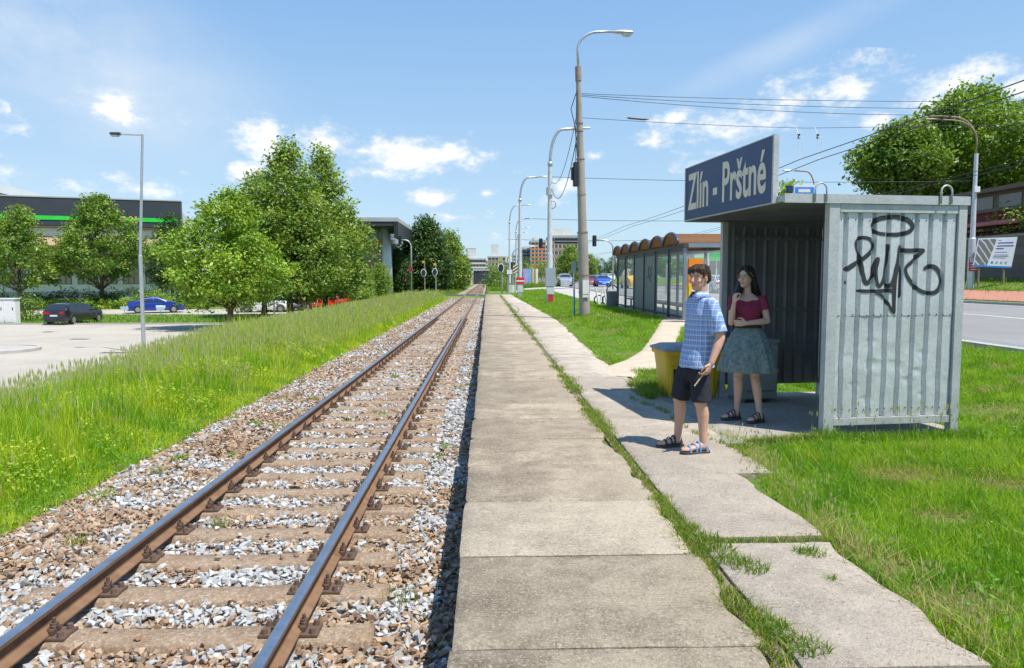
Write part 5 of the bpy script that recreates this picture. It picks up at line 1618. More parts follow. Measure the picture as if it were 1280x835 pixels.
M_wire = mat('wire', (.045, .045, .05), None, 5, .5, .3)
def wire(name, label, pts, r, sag=0.0, n=24, group=None, cat='wire'):
    P = []
    for a, b in zip(pts[:-1], pts[1:]):
        a, b = Vector(a), Vector(b)
        for k in range(n):
            t_ = k / n; p = a.lerp(b, t_); p.z -= sag * 4 * t_ * (1 - t_); P.append(p)
    P.append(Vector(pts[-1]))
    mb = MB(); mb.tube(P, r, 5); o = mb.build(name, M_wire, smooth=True); tag(o, label, cat, group); return o
TY = [-8, 29, 66, 103, 140, 200, 300]
for x, w in ((12.2, 'inner'), (12.95, 'outer')):
    wire('trolley_wire', 'trolleybus contact wire running over the road, the %s of the pair' % ('one closer to the track' if w == 'inner' else 'one farther from the track'), [(x, y, 6.25) for y in TY], .016, .16, group='trolleybus wires over the road', cat='wire')
    wire('trolley_wire', 'trolleybus contact wire over the far lane, the %s of that pair' % ('one closer to the track' if w == 'inner' else 'one farther from the track'), [(x + 9, y, 6.3) for y in TY], .014, .16, group='trolleybus wires over the road', cat='wire')
z0 = at(728, 117, 30).z; PR = (30.5, 30, z0 + .1)
for k in range(3):
    wire('feeder_cable', 'thick feeder cable from the concrete pole across the road', [(bP.x + lx * (z0 - bP.z) + .05, 30, z0 - .05 * k), (31, 30 + .6 * k, z0 + .1 - .04 * k)], .011, .25 + .16 * k, group='feeder cables strung from the concrete pole')
z1_ = at(728, 147, 30).z
sw1 = wire('span_wire', 'thin cross wire with an insulator from the concrete pole over the road', [(bP.x + lx * (z1_ - bP.z), 30, z1_), (12.6, 29.5, z1_ - .45), (31, 29.5, z1_ + .1)], .010, .05)
mb = MB(); p_ = at(797, 149, 30); mb.tube([(p_.x - .45, 30, p_.z + .05), (p_.x - .3, 30, p_.z + .04), (p_.x + .3, 30, p_.z), (p_.x + .45, 30, p_.z)], [.012, .045, .045, .012], 6); mb.build('insulator', M_dark, sw1)
for x in (12.2, 12.95):
    for s in (-.11, .11):
        mb = MB(); mb.tube([(x, 29.5, z1_ - .40), (x, 29.2, z1_ - .80), (x + s * .6, 29, z1_ - .92), (x + s, 29, 6.35), (x, 29, 6.26)], .010, 5); mb.build('hanger', M_white, sw1)
    mb = MB(); mb.cyl((x, 29.2, z1_ - .92), (x, 29.2, z1_ - .74), .05, n=8); mb.build('insulator', M_dark, sw1)
wire('span_wire', 'cross wire level with the white lamp that carries the grey cabinet', [(bA.x, 46, at(690, 221, 46).z), (bR.x, 45, at(1213, 226, 45).z)], .016, .18)
wire('span_wire', 'cross wire from the white lamp with the notice over the road', [(bB.x, 66, 6.9), (27, 66, 6.9)], .02, .2)
wire('span_wire', 'far cross wire beyond the level crossing', [(bC.x, 103, 7.0), (27, 103, 7.0)], .025, .2)
wire('drooping_cable', 'slack cable hanging from the concrete pole towards the white lamp', [lp_ for lp_ in ((bP.x - .1 + lx * 7.2, bP.y, bP.z + 7.2), (bA.x + .1, bA.y, bA.z + 7.0))], .018, 1.4)
wire('drooping_cable', 'second slack cable, slightly higher, from the concrete pole to the white lamp', [(bP.x - .1 + lx * 8, bP.y, bP.z + 8.0), (bA.x + .1, bA.y, bA.z + 7.4)], .014, 1.0)
wire('span_wire', 'thin wire from the rusty-armed double lamp towards the roadside tree', [(bR.x, 45, at(1213, 158, 45).z), (44, 47, at(1280, 160, 45).z)], .014, .1)
# end pole for the feeder cables, just out of the frame
ep = thing('cable_pole', 'plain pale pole holding the far end of the feeder cables', 'pole', snap((31, 30, 0)))
mb = MB(); mb.tube([(0, 0, -.1), (0, 0, z0 + .3 - float(gzz(31, 30)))], [.18, .12], 12); mb.build('shaft', M_polew, ep, sharp=40)

# traffic lights and crossing signals
def signal_head(mb, x, y, z, w=.30, h=.95):
    mb.box((x - w / 2, y - .12, z), (x + w / 2, y + .12, z + h), bev=.04)
    for k in range(3): mb.cyl((x, y - .12, z + h * (.18 + .32 * k)), (x, y - .24, z + h * (.18 + .32 * k) + .0), .10, n=10)
def mast(label, x, ybase, Y, ytop, xhead, yhead, heads=1):
    b = snap(at(x, ybase, Y)); h = at(x, ytop, Y).z - b.z; q = at(xhead, yhead, Y) - b
    root = thing('traffic_light', label, 'traffic light', b)
    mb = MB(); zt = h - .9
    P = [(0, 0, -.1), (0, 0, zt)] + [((q.x) * .55 * (1 - math.cos(a * math.pi / 2)), 0, zt + .9 * math.sin(a * math.pi / 2)) for a in np.linspace(.2, 1, 6)] + [(q.x, 0, h + .02)]
    mb.tube(P, [.10] * 2 + [.075] * (len(P) - 2), 9); mb.build('mast', M_polegalv, root, smooth=True)
    for k in range(heads):
        mb = MB(); signal_head(mb, q.x + .85 * k, 0, q.z - .5, .42, 1.15); mb.build('signal_head', M_dark, root, sharp=30)
    return root
mast('traffic light hanging from a curved mast over the road beyond the bus shelter', 766, 360, 78, 300, 743, 302)
mast('pair of traffic lights on a curved arm near the striped board', 641, 358, 88, 308, 676, 305, 1)
tl = mast('bent white mast with a red lamp beside the dark trees at the crossing', 514.5, 363, 96, 300, 500, 301, 1)
mb = MB(); mb.cyl((-.12, -.15, 3.55), (-.12, .1, 3.55), .30, n=14); mb.build('red_disc', mat('dark_red_disc', (.30, .03, .04), None, 4, .5), tl)
mb = MB(); signal_head(mb, -.75, 0, 1.9, .45, .9); h_ = mb.build('lower_signal', M_dark, tl)
mb = MB(); mb.cyl((-.75, -.26, 2.12), (-.75, -.245, 2.12), .12, n=12); mb.build('red_lens', M_red, h_)
def warning(label, x, ybase, Y, yhead, ytag, flip=1, m=None):
    b = snap(at(x, ybase, Y)); zh = at(x, yhead, Y).z - b.z; zt = at(x, ytag, Y).z - b.z
    root = thing('crossing_signal', label, 'crossing signal', b)
    mb = MB(); mb.tube([(0, 0, -.1), (0, 0, zt + .2)], [.075, .065], 9); mb.build('post', m or M_polegalv, root, sharp=40)
    mb = MB(); mb.prism([(.36 * math.cos(a), .52 * math.sin(a)) for a in np.linspace(0, 6.283, 18, endpoint=False)], 0, .06, Matrix.Translation((-.12 * flip, -.10, zh)) @ Matrix.Rotation(R(90), 4, 'X')); back = mb.build('white_rim', M_white, root, sharp=30)
    mb = MB(); mb.prism([(.27 * math.cos(a), .42 * math.sin(a)) for a in np.linspace(0, 6.283, 18, endpoint=False)], .061, .12, Matrix.Translation((-.12 * flip, -.10, zh)) @ Matrix.Rotation(R(90), 4, 'X')); mb.build('signal_face', M_dark, back)
    mb = MB(); mb.box((-.20 * flip - .12, -.06, zt - .1), (-.20 * flip + .20, -.0, zt + .22), bev=.01); mb.build('yellow_plate', M_yellow, root)
    return root
warning('crossing warning light with a yellow plate and white rim at the platform end', 627.5, 364, 81, 335, 325)
warning('rusty-posted warning light with yellow cap beside the bent white mast', 531, 366, 98, 341, 328, 1, M_rustpole)
warning('warning light with yellow cap between the rusty post and the track', 545, 366, 98, 340, 331, 1)
b = snap(at(634, 364, 80)); z_ = lambda y: at(634, y, 80).z - b.z
ws = thing('crossing_post', 'post with a white board and yellow tag beside the warning light', 'sign', b)
mb = MB(); mb.tube([(0, 0, -.1), (0, 0, z_(322))], [.07, .06], 9); mb.build('post', M_rustpole, ws)
mb = MB(); mb.box((-.05, -.14, z_(343)), (.55, -.08, z_(337)), bev=.01); wbd = mb.build('white_board', M_white, ws)
mb = MB(); mb.box((-.09, -.12, z_(343.6)), (.59, -.075, z_(336.4))); mb.build('board_rim', M_dark, wbd)
mb = MB(); mb.box((.0, -.12, z_(324)), (.28, -.06, z_(320.5)), bev=.01); mb.build('yellow_plate', M_yellow, ws)
mb = MB(); mb.box((.4, -.1, z_(336)), (.85, .1, z_(328)), bev=.03); mb.build('signal_box', M_dark, ws)
b = snap(at(644, 362, 79)); z_ = lambda y: at(644, y, 79).z - b.z
sb = thing('striped_board', 'black and cream striped hazard board leaning between the crossing posts', 'sign', b)
mb = MB(); mb.cyl((0, .05, -.1), (0, .05, z_(330)), .05, n=8); mb.build('post', M_polegalv, sb)
t = NT('hazard_stripes'); v = t.obj(); s_ = t.n('ShaderNodeSeparateXYZ'); t.l(v, s_.inputs[0])
f = t.math('FRACT', t.math('MULTIPLY', t.math('ADD', s_.outputs[2], t.math('MULTIPLY', s_.outputs[0], -.7)), 2.9))
t.set(t.mix(t.math('GREATER_THAN', f, .5), (.02, .02, .02), (.75, .65, .42)), .5)
mb = MB(); mb.box((-.24, -.03, z_(341)), (.24, .0, z_(330))); mb.build('striped_plate', t.m, sb)
cbx = thing('relay_cabinet', 'white crossing relay cabinet behind the signal posts', 'cabinet', snap(at(640, 361, 84)))
mb = MB(); mb.box((-.4, -.3, 0), (.45, .3, 1.15), bev=.02); bd = mb.build('body', M_white, cbx, sharp=30)
mb = MB(); mb.box((-.46, -.36, 1.152), (.51, .36, 1.22), bev=.01); mb.build('roof', M_cab, cbx); mb = MB(); mb.box((-.34, -.312, .1), (.02, -.302, 1.05)); mb.build('door', M_polew, bd)
b = snap(at(707, 355, 92)); z_ = lambda y: at(707, y, 92).z - b.z
og = thing('overhead_sign', 'dark overhead direction sign seen from behind above the silver car', 'sign', b)
mb = MB(); mb.tube([(1.9, 0, -.1), (1.9, 0, z_(300))], [.13, .11], 9); mb.build('post', M_polegalv, og)
mb = MB(); mb.box((-1.4, -.06, z_(304.5)), (1.75, .06, z_(298)), bev=.01); mb.build('panel', M_dark, og)
mb = MB(); mb.box((-1.3, -.10, z_(302)), (1.7, -.062, z_(301.2))); mb.build('crossbar', M_polegalv, og)
# painted boards along the pavement
for k, (x0, x1, c1, lab) in enumerate(((654, 661, (.30, .25, .62), 'violet painted hoarding panel at the roadside'), (661.2, 664, (.10, .35, .62), 'blue edge panel of the painted hoarding'), (665, 668, (.60, .30, .16), 'narrow orange hoarding panel'), (669.5, 672.5, (.62, .62, .60), 'whitish hoarding panel between green bushes'))):
    a, c = snap(at(x0, 352, 118)), snap(at(x1, 352, 118)); zt = at(x0, 336, 118).z
    hd = thing('hoarding', lab, 'hoarding', a)
    mb = MB(); mb.box((0, 0, .1), (c.x - a.x, .08, zt - a.z), bev=.01); mb.build('panel', mat('hoarding_%d' % k, c1, tuple(min(.8, q * 1.7) for q in c1), 1.4, .6), hd)
    mb = MB(); mb.box((-.04, .081, -.1), (.05, .16, zt - a.z)); mb.build('post', M_polegalv, hd)

# ------------------------------------------------------------------ vehicles
M_tyre = mat('tyre', (.025, .025, .026), None, 6, .8); M_rim = mat('alloy_rim', (.5, .51, .53), (.4, .41, .42), 6, .35, .8)
M_cglass = NT('car_glass').set((.02, .025, .03), .06, 0, .8).m
M_tail = mat('tail_light', (.45, .012, .015), None, 6, .25); M_head = mat('head_light', (.75, .77, .80), None, 6, .15); M_plate = mat('number_plate', (.75, .75, .72), None, 5, .5)
def paint(name, c, metal=.3):
    t = NT(name); t.set(c, .28, metal, .5); t.p.inputs['Coat Weight'].default_value = .8; t.p.inputs['Coat Roughness'].default_value = .06; return t.m
SHAPES = {'estate': [(0, .55), (.03, .80), (.06, .98), (.30, 1.22), (.50, 1.40), (.9, 1.475), (2.1, 1.49), (2.65, 1.43), (3.45, 1.03), (4.2, .90), (4.55, .74), (4.68, .56)],
          'saloon': [(0, .55), (.04, .86), (.12, 1.02), (.55, 1.08), (1.25, 1.33), (1.9, 1.44), (2.5, 1.42), (3.4, 1.02), (4.2, .84), (4.55, .68), (4.68, .50)],
          'suv': [(0, .55), (.03, .9), (.08, 1.08), (.32, 1.42), (.55, 1.60), (.9, 1.66), (2.2, 1.67), (2.7, 1.58), (3.3, 1.16), (4.15, 1.04), (4.45, .85), (4.55, .6)],
          'van': [(0, .6), (.03, 1.0), (.06, 1.2), (.12, 1.9), (.25, 2.05), (1.0, 2.12), (3.4, 2.1), (3.8, 2.0), (4.35, 1.25), (4.85, 1.0), (5.0, .7)]}
def car(label, loc, rz, shape, paint_m, group=None, name='parked_car', cat='car', W=.90, detail=True):
    """x runs rear (0) to front; built round its centre on the ground."""
    out = SHAPES[shape]; L = out[-1][0]; xs_ = np.array([p[0] for p in out]); zs_ = np.array([p[1] for p in out])
    belt = {'estate': .95, 'saloon': .93, 'suv': 1.08, 'van': 1.25}[shape]
    root = thing(name, label, cat, loc, rz, group)
    X = np.unique(np.concatenate([xs_, np.linspace(0, L, 40)]))
    def plan(x): return W * (1 - .16 * max(0, (.5 - x) / .5) ** 2 - .26 * max(0, (x - L + .8) / .8) ** 2)
    def top(x): return float(np.interp(x, xs_, zs_))
    rr = []
    for x in X:
        tz = top(x); w = plan(x); b = min(belt, tz - .02); tw = w - .02 - max(0, tz - belt) * .42
        half = [(w * .86, .22), (w * .97, .34), (w, .55), (w * .99, min(.78, b - .03)), (w * .955, b), (max(.2, (tw + w * .95) / 2 + .015), b + (tz - b) * .55), (tw, tz - .035 * (tz > belt)), (tw * .72, tz + .012), (tw * .3, tz + .03)]
        rr.append([(x - L / 2, y, z) for y, z in half] + [(x - L / 2, -y, z) for y, z in half[::-1]])
    mb = MB(); mb.rings(rr)
    body = mb.build('body', paint_m, root, sharp=32)
    # glasshouse
    cab = [i for i, x in enumerate(X) if top(x) > belt + .10]
    xr, xf = X[cab[0]], X[cab[-1]]
    def side_pt(x, f, s):
        tz = top(x); w = plan(x); b = belt; tw = w - .02 - max(0, tz - belt) * .42
        z = b + .03 + (tz - .10 - b - .03) * f; g = (z - b) / max(.05, tz - b)
        y = w * .955 + ((tw + w * .95) / 2 + .015 - w * .955) * min(1, g / .55) if g < .55 else (tw + w * .95) / 2 + .015 + (tw - (tw + w * .95) / 2 - .015) * (g - .55) / .45
        return (x - L / 2, s * (y + .006), z)
    cuts = [xr + .18, xr + (xf - xr) * .34, xr + (xf - xr) * .60, xf - .16] if shape != 'van' else [xf - 1.05, xf - .12]
    for s in (-1, 1):
        for a, b in zip(cuts[:-1], cuts[1:]):
            xx = np.linspace(a + .03, b - .03, 8)
            mb = MB(); V = [side_pt(x, f, s) for f in (0, .5, 1) for x in xx]
            mb.add(V, [((j * 8 + i, j * 8 + i + 1, j * 8 + 8 + i + 1, j * 8 + 8 + i) if s < 0 else (j * 8 + i, j * 8 + 8 + i, j * 8 + 8 + i + 1, j * 8 + i + 1)) for j in range(2) for i in range(7)])
            mb.build('side_window', M_cglass, root)
    def screen(name, xa, xb):
        mb = MB(); V = []
        for t_ in np.linspace(.10, .90, 6):
            x = xa + (xb - xa) * t_; tz = top(x); tw = plan(x) - .02 - max(0, tz - belt) * .42
            V += [(x - L / 2, yy * tw, tz + .012 + .02 * (1 - abs(yy)) + .006 - .03 * (abs(yy) > .75)) for yy in np.linspace(-.90, .90, 7)]
        mb.add(V, [(j * 7 + i, j * 7 + i + 1, j * 7 + 8 + i, j * 7 + 7 + i) for j in range(5) for i in range(6)])
        mb.build(name, M_cglass, root)
    pk = int(np.argmax(zs_)); 
    xfront = [x for x, z in out if z < belt + .12 and x > xs_[pk]][0]; xtop = [x for x, z in out if z > zs_.max() - .1][-1]
    screen('windscreen', xtop, xfront)
    xback = [x for x, z in out if z > belt - .02][0]; xtb = [x for x, z in out if z > zs_.max() - .1][0]
    if shape != 'van': screen('rear_window', xback, xtb)
    for x in (.82, L - .92):
        for s in (-1, 1):
            mb = MB(); mb.cyl((x - L / 2, s * (W - .20), .33), (x - L / 2, s * (W + .012), .33), .325, n=20); wh = mb.build('wheel', M_tyre, root, sharp=40)
            if detail:
                mb = MB(); mb.cyl((x - L / 2, s * (W + .0125), .33), (x - L / 2, s * (W + .022), .33), .20, .17, n=14); mb.build('rim', M_rim, wh)
            mb = MB(); mb.tube([(x - L / 2 + .385 * math.cos(a), s * (plan(x) * .985), .33 + .385 * math.sin(a)) for a in np.linspace(-.2, 3.34, 14)], .035, 5); mb.build('wheel_arch', M_dark, root, smooth=True)
    if detail:
        for s in (-1, 1):
            mb = MB(); mb.box((-L / 2 - .012, s * .52 - .2, .74), (-L / 2 + .16, s * .58 + .2, .93), bev=.03); mb.build('tail_light', M_tail, root)
            mb = MB(); mb.box((L / 2 - .24, s * .50 - .19, .58), (L / 2 - .03, s * .50 + .17, .70), bev=.03); mb.build('headlight', M_head, root)
            mb = MB(); mb.ball((xfront - L / 2 - .42, s * (W + .07), belt + .04), .09, .10, .07, 8, 6); mb.build('wing_mirror', paint_m, root, smooth=True)
        mb = MB(); mb.box((-L / 2 - .02, -.26, .60), (-L / 2 - .004, .26, .71)); mb.build('number_plate', M_plate, root)
        mb = MB(); mb.box((L / 2 - .05, -.26, .40), (L / 2 + .012, .26, .50)); mb.build('number_plate', M_plate, root)
        mb = MB(); mb.box((-L / 2 - .01, -.74, .26), (-L / 2 + .3, .74, .42), bev=.03); mb.box((L / 2 - .3, -.62, .24), (L / 2 - .02, .62, .36), bev=.03); mb.build('bumper_trim', M_dark, root)
    return root
P_black = paint('black_car_paint', (.018, .020, .026)); P_blue = paint('blue_car_paint', (.012, .045, .36)); P_white = paint('white_car_paint', (.72, .73, .74), 0)
P_red = paint('red_car_paint', (.62, .015, .015), 0); P_silver = paint('silver_car_paint', (.52, .53, .55), .6); P_dred = paint('wine_car_paint', (.22, .015, .025)); P_yel = paint('yellow_car_paint', (.72, .45, .02), 0)
P_dgrey = paint('dark_grey_car_paint', (.06, .065, .07)); P_lblue = paint('bright_blue_car_paint', (.02, .09, .50))
c = ground_at(94, 404)
car('black estate car parked alone at the edge of the car park', c, R(86), 'estate', P_black)
c = snap(at(195, 389, 69))
bc = car('blue saloon car with a white door sticker on the side street', c, R(27), 'saloon', P_blue)
mb = MB(); mb.box((-.05, -.925, .45), (.72, -.903, .70)); mb.build('door_sticker', mat('pale_sticker', (.5, .62, .78), (.7, .75, .8), 8, .4), bc)
car('white saloon car parked in the shade behind the tree trunks', snap(at(332, 384, 70)), R(8), 'saloon', P_white)
car('white estate car whose front shows past the second trunk', snap(at(356, 383, 72)), R(20), 'estate', P_white)
car('dark grey car parked between the white and the red car', snap(at(386, 381, 73)), R(70), 'estate', P_dgrey)
car('red estate car between the dark grey car and the other red car', snap(at(405, 380, 74)), R(80), 'estate', P_red)
car('red car at the end of the row, by the flat-roofed building', snap(at(421, 378, 76)), R(80), 'estate', P_red)
RG = 'vehicles on the main road'
car('silver off-road car driving towards the crossing lights', snap(at(706, 356, 98)), R(-92), 'suv', P_silver, None, 'moving_car', detail=True)
car('wine red car half hidden behind the concrete pole', snap(at(737, 355.5, 101)), R(-91), 'estate', P_dred, None, 'moving_car')
car('bright blue car approaching beside the wine red car', snap(at(753, 356, 97)), R(-93), 'saloon', P_lblue, None, 'moving_car')
car('yellow van seen through the glass of the bus shelter', snap(at(790, 356, 82)), R(-90), 'van', P_yel, None, 'moving_van', 'van')
car('small grey car by the green-fronted kiosk', snap(at(893, 350, 62)), R(95), 'estate', P_silver, None, 'moving_car')
cols = [P_white, P_silver, P_dgrey, P_red, P_lblue, P_white, P_black, P_silver]
for k in range(12):
    x = (734, 741, 747, 752, 758, 763, 738, 745, 731, 755, 749, 742)[k]; Y = (150, 165, 180, 140, 155, 172, 210, 235, 190, 205, 260, 290)[k]
    car('tiny far car in the queue of traffic down the road', snap(at(x, 352, Y)), R(-90 if k % 3 else 90), ('estate', 'saloon', 'suv')[k % 3], cols[k % 8], 'far cars queueing down the main road', 'distant_car', detail=False)
for k, (x, y, Y) in enumerate(((156, 396, 62), (201, 397, 61))):
    ms_ = thing('marker_post', ('small blue and white marker sign near the lamp post' if k == 0 else 'small blue and white marker sign in front of the blue car'), 'sign', snap(at(x, y, Y)))
    mb = MB(); mb.cyl((0, 0, -.1), (0, 0, .75), .03, n=8); mb.build('post', M_polegalv, ms_)
    mb = MB(); mb.box((-.32, -.03, .62), (.32, -.0, .92), bev=.01); mb.build('plate', mat('pale_blue_plate', (.35, .5, .75), (.6, .68, .8), 6, .5), ms_)
for x, yb_, yt, Y, lab in ((363, 400, 364, 58, 'thin grey post behind the lone tree trunk'), (485 * 0 + 343, 402, 372, 55, 'short thin grey post at the car park edge')):
    b = snap(at(x, yb_, Y)); o = thing('steel_post', lab, 'post', b); mb = MB(); mb.cyl((0, 0, -.1), (0, 0, at(x, yt, Y).z - b.z), .06, n=8); mb.build('shaft', M_polegalv, o)
    mb = MB(); mb.ball((0, 0, at(x, yt, Y).z - b.z), .065, .065, .04, 8, 5); mb.build('cap', M_dark, o)
# white electrical cabinet
b = ground_at(10, 405)
ec = thing('utility_cabinet', 'white electrical cabinet at the grassy edge of the car park', 'cabinet', b, R(4))
hc = at(10, 373, b.y).z - b.z
mb = MB(); mb.box((-1.7, -.3, 0), (.68, .35, hc - .06), bev=.02); bd = mb.build('body', M_white, ec, sharp=30)
mb = MB(); mb.box((-1.76, -.36, hc - .058), (.74, .41, hc + .02), bev=.015); mb.build('lid', M_white, ec, sharp=30)
for k in range(3):
    mb = MB(); mb.box((-1.62 + .76 * k, -.316, .12), (-.92 + .76 * k, -.302, hc - .14), bev=.004); d = mb.build('door', M_white, bd)
    mb = MB(); mb.box((-1.02 + .76 * k, -.34, hc * .55), (-.97 + .76 * k, -.317, hc * .66)); mb.build('handle', M_dark, d)

M_iron = mat('cast_iron', (.10, .095, .09), (.16, .15, .14), 9, .7, .3)
for x, y, w in ((100, 424, .9), (150, 441, 1.6), (60, 415, .5)):
    b = ground_at(x, y); dr = MB(); dr.box((-w / 2, -.22, -.02), (w / 2, .22, .012), bev=.004)
    dc = thing('drain_cover', {100: 'small iron drain cover in the middle of the car park', 150: 'long iron drain slot beside the car park lamp', 60: 'smallest iron cover, beyond the kerbed island'}[x], 'drain cover', b)
    dr.build('plate', M_iron, dc); g = MB()
    for k in range(5): g.box((-w / 2 + .08 + k * (w - .16) / 5, -.15, .0125), (-w / 2 + .08 + k * (w - .16) / 5 + .05, .15, .016))
    g.build('grille', M_dark, dc)
# ------------------------------------------------------------------ buildings
M_fascia = mat('charcoal_fascia', (.035, .040, .055), (.045, .05, .065), .5, .5); M_green = mat('green_stripe', (.03, .62, .06), None, 2, .45)
M_beige = mat('beige_plaster', (.52, .46, .38), (.44, .39, .33), .6, .85); M_light = mat('light_render', (.66, .64, .60), (.58, .56, .53), .5, .85)
M_plinth = mat('grey_plinth', (.34, .35, .37), (.28, .29, .31), .5, .85); M_louver = mat('beige_louvre_glass', (.36, .33, .27), (.30, .28, .235), 1.2, .35)
M_brownf = mat('brown_window_frame', (.30, .15, .08), None, 3, .6); M_awn = mat('tan_awning', (.40, .29, .18), (.26, .19, .13), 1.5, .7)
M_amberl = mat('amber_letters', (.75, .42, .10), None, 2, .5); M_winglass = NT('window_glass').set((.05, .065, .08), .08, 0, .8).m
M_brick = mat('pinkish_brick', (.40, .24, .18), (.34, .20, .15), .5, .85); M_roofg = mat('grey_roof', (.42, .43, .44), (.34, .35, .36), .4, .7)
def brickmat(name, c1, c2, mortar, scale):
    t = NT(name); v = t.pos(); mp = t.n('ShaderNodeMapping'); mp.inputs['Rotation'].default_value = (R(90), 0, R(90)); t.l(v, mp.inputs['Vector'])
    b = t.n('ShaderNodeTexBrick'); b.inputs['Scale'].default_value = scale
    b.inputs['Color1'].default_value = (*c1, 1); b.inputs['Color2'].default_value = (*c2, 1); b.inputs['Mortar'].default_value = (*mortar, 1); t.l(mp.outputs[0], b.inputs['Vector'])
    t.set(b.outputs['Color'], .9); return t.m
A = at(-150, 348, 91.5); B = at(227, 348, 101.5)
ux = Vector((B.x - A.x, B.y - A.y, 0)); LS = ux.length; ang = math.atan2(ux.y, ux.x)
store = thing('store_building', 'long low store with charcoal fascia and bright green stripe behind the trees', 'building', (A.x, A.y, 0), ang)
def sx(px):                       # photo column to metres along the facade
    d = ray(px, 330); k = (A.x * ux.y - A.y * ux.x) / (d.x * ux.y - d.y * ux.x) if abs(d.x * ux.y - d.y * ux.x) > 1e-9 else 0
    p = Vector((d.x * k - A.x, d.y * k - A.y, 0)); return p.dot(ux) / LS
def sbox(name, x0, x1, y0, y1, z0, z1, m, parent=store):
    mb = MB(); mb.box((x0, y0, z0), (x1, y1, z1)); return mb.build(name, m, parent)
wall = sbox('wall', 0, LS, 0, 30, -2.4, 8.3, M_beige)
sbox('plinth', -.02, LS + .02, -.25, -.002, -2.5, -.1, M_plinth); sbox('plinth_cap', -.02, LS + .02, -.12, -.002, -.098, .85, M_light)
sbox('light_band', .0, LS, -.10, -.003, 7.0, 7.95, M_light)
fas = sbox('fascia', -.3, LS + .25, -.9, 1.2, 8.32, 11.75, M_fascia)
sbox('upper_wall', .1, LS - .1, 1.21, 30, 8.302, 10.9, M_light)
sbox('green_stripe', -.3, LS * .995, -.97, -.905, 8.98, 9.48, M_green, fas)
sbox('roof_trim', -.32, LS + .28, -.96, 1.3, 11.752, 11.9, M_roofg, fas)
aw = MB(); aw.add([(.0, -2.6, 5.7), (LS, -2.6, 5.7), (LS, -.15, 6.85), (0, -.15, 6.85), (.0, -2.6, 5.6), (LS, -2.6, 5.6), (LS, -.15, 6.75), (0, -.15, 6.75)], [(0, 1, 2, 3), (4, 7, 6, 5), (0, 4, 5, 1), (1, 5, 6, 2), (2, 6, 7, 3), (3, 7, 4, 0)])
awn = aw.build('awning', M_awn, store)
mb = MB()
for x in np.arange(.4, LS, 1.35): mb.box((x, -2.62, 5.55), (x + .10, -.16, 5.70), None)
mb.build('awning_bracket', M_brownf, awn)
mb = MB(); mb.box((0, -2.72, 5.52), (LS, -2.62, 5.74)); mb.build('awning_edge', M_brownf, awn)
for px0 in np.arange(-132, 226, 28.5):
    x0 = sx(px0); x1 = sx(px0 + 21)
    fr = sbox('window', x0, x1, -.06, -.001, .9, 4.75, M_brownf, store)
    g = MB(); n = 3
    for i in range(n):
        for j in range(3):
            w = (x1 - x0) / n; h = 3.85 / 3
            g.box((x0 + i * w + .10, -.075, .9 + j * h + .06), (x0 + (i + 1) * w - .10, -.061, .9 + (j + 1) * h - .06))
    g.build('pane', M_louver, fr)
    sbox('column', x1 + .12, x1 + .70, -.22, -.002, .852, 5.4, M_light)
for px0 in np.arange(-130, 226, 11.2):
    mb = MB(); mb.ball((sx(px0), -.45, 5.05), .24, .24, .24, 10, 7); mb.build('globe_lamp', M_white, store, smooth=True)
x0, x1 = sx(118), sx(166)
tm = text_mesh('denně do 7-21', 'lettering', M_amberl, .02, .02)
fit_text(tm, sx(105), sx(174), 8.85, 9.72, Matrix.Translation((0, -1.02, 0))); link('lettering', tm, fas)
# side wall block and curved roof of the halls behind
hall = thing('white_hall', 'plain white block at the end of the store building', 'building', (A.x, A.y, 0), ang)
mb = MB(); mb.box((LS - 4, 31.5, -2.4), (LS + 2.1, 48, 11.6)); mb.build('wall', M_light, hall)
mb = MB(); mb.box((LS - 4.1, 31.4, 11.602), (LS + 2.2, 48.1, 11.9)); mb.build('roof', M_roofg, hall)
arch = thing('arched_hall', 'pale hall with a sloping curved roof rising behind the store', 'building', (A.x, A.y, 0), ang)
def hx(px, dep): 
    d = ray(px, 330); n_ = Vector((-ux.y, ux.x, 0)).normalized(); o_ = A + n_ * dep
    k = (o_.x * ux.y - o_.y * ux.x) / (d.x * ux.y - d.y * ux.x); p = Vector((d.x * k - o_.x, d.y * k - o_.y, 0)); return p.dot(ux) / LS
dep = 34
D_ = 128
pr = []
for px_, y_ in ((-160, 214), (-80, 220), (0, 232), (30, 238), (60, 245), (92, 253)):
    p = at(px_, y_, D_); pr.append((hx(px_, dep), p.z))
mb = MB()
top_ = [(x, dep, z) for x, z in pr]; bot_ = [(x, dep, z - (1.4 if i < 5 else .5)) for i, (x, z) in enumerate(pr)]
top2 = [(x, dep + 40, z) for x, z in pr]; bot2 = [(x, dep + 40, z - .8) for x, z in pr]
n = len(pr)
mb.add(top_ + bot_ + top2 + bot2, [(n + i, n + i + 1, i + 1, i) for i in range(n - 1)] + [(i, i + 1, 2 * n + i + 1, 2 * n + i) for i in range(n - 1)] + [(n + i, 3 * n + i, 3 * n + i + 1, n + i + 1) for i in range(n - 1)] + [(n - 1, 2 * n - 1, 4 * n - 1, 3 * n - 1)])
mb.build('roof', mat('pale_metal_roof', (.62, .64, .66), (.54, .56, .58), .3, .5, .2), arch)
mb = MB(); V = [(x, dep + 1.5, z - 1.3) for x, z in pr[:5]] + [(x, dep + 1.5, -2.4) for x, z in pr[:5]]
mb.add(V, [(5 + i, 5 + i + 1, i + 1, i) for i in range(4)]); mb.build('glazed_gable', mat('bluish_glazing', (.10, .16, .22), (.14, .2, .26), .3, .2, 0, .6), arch)

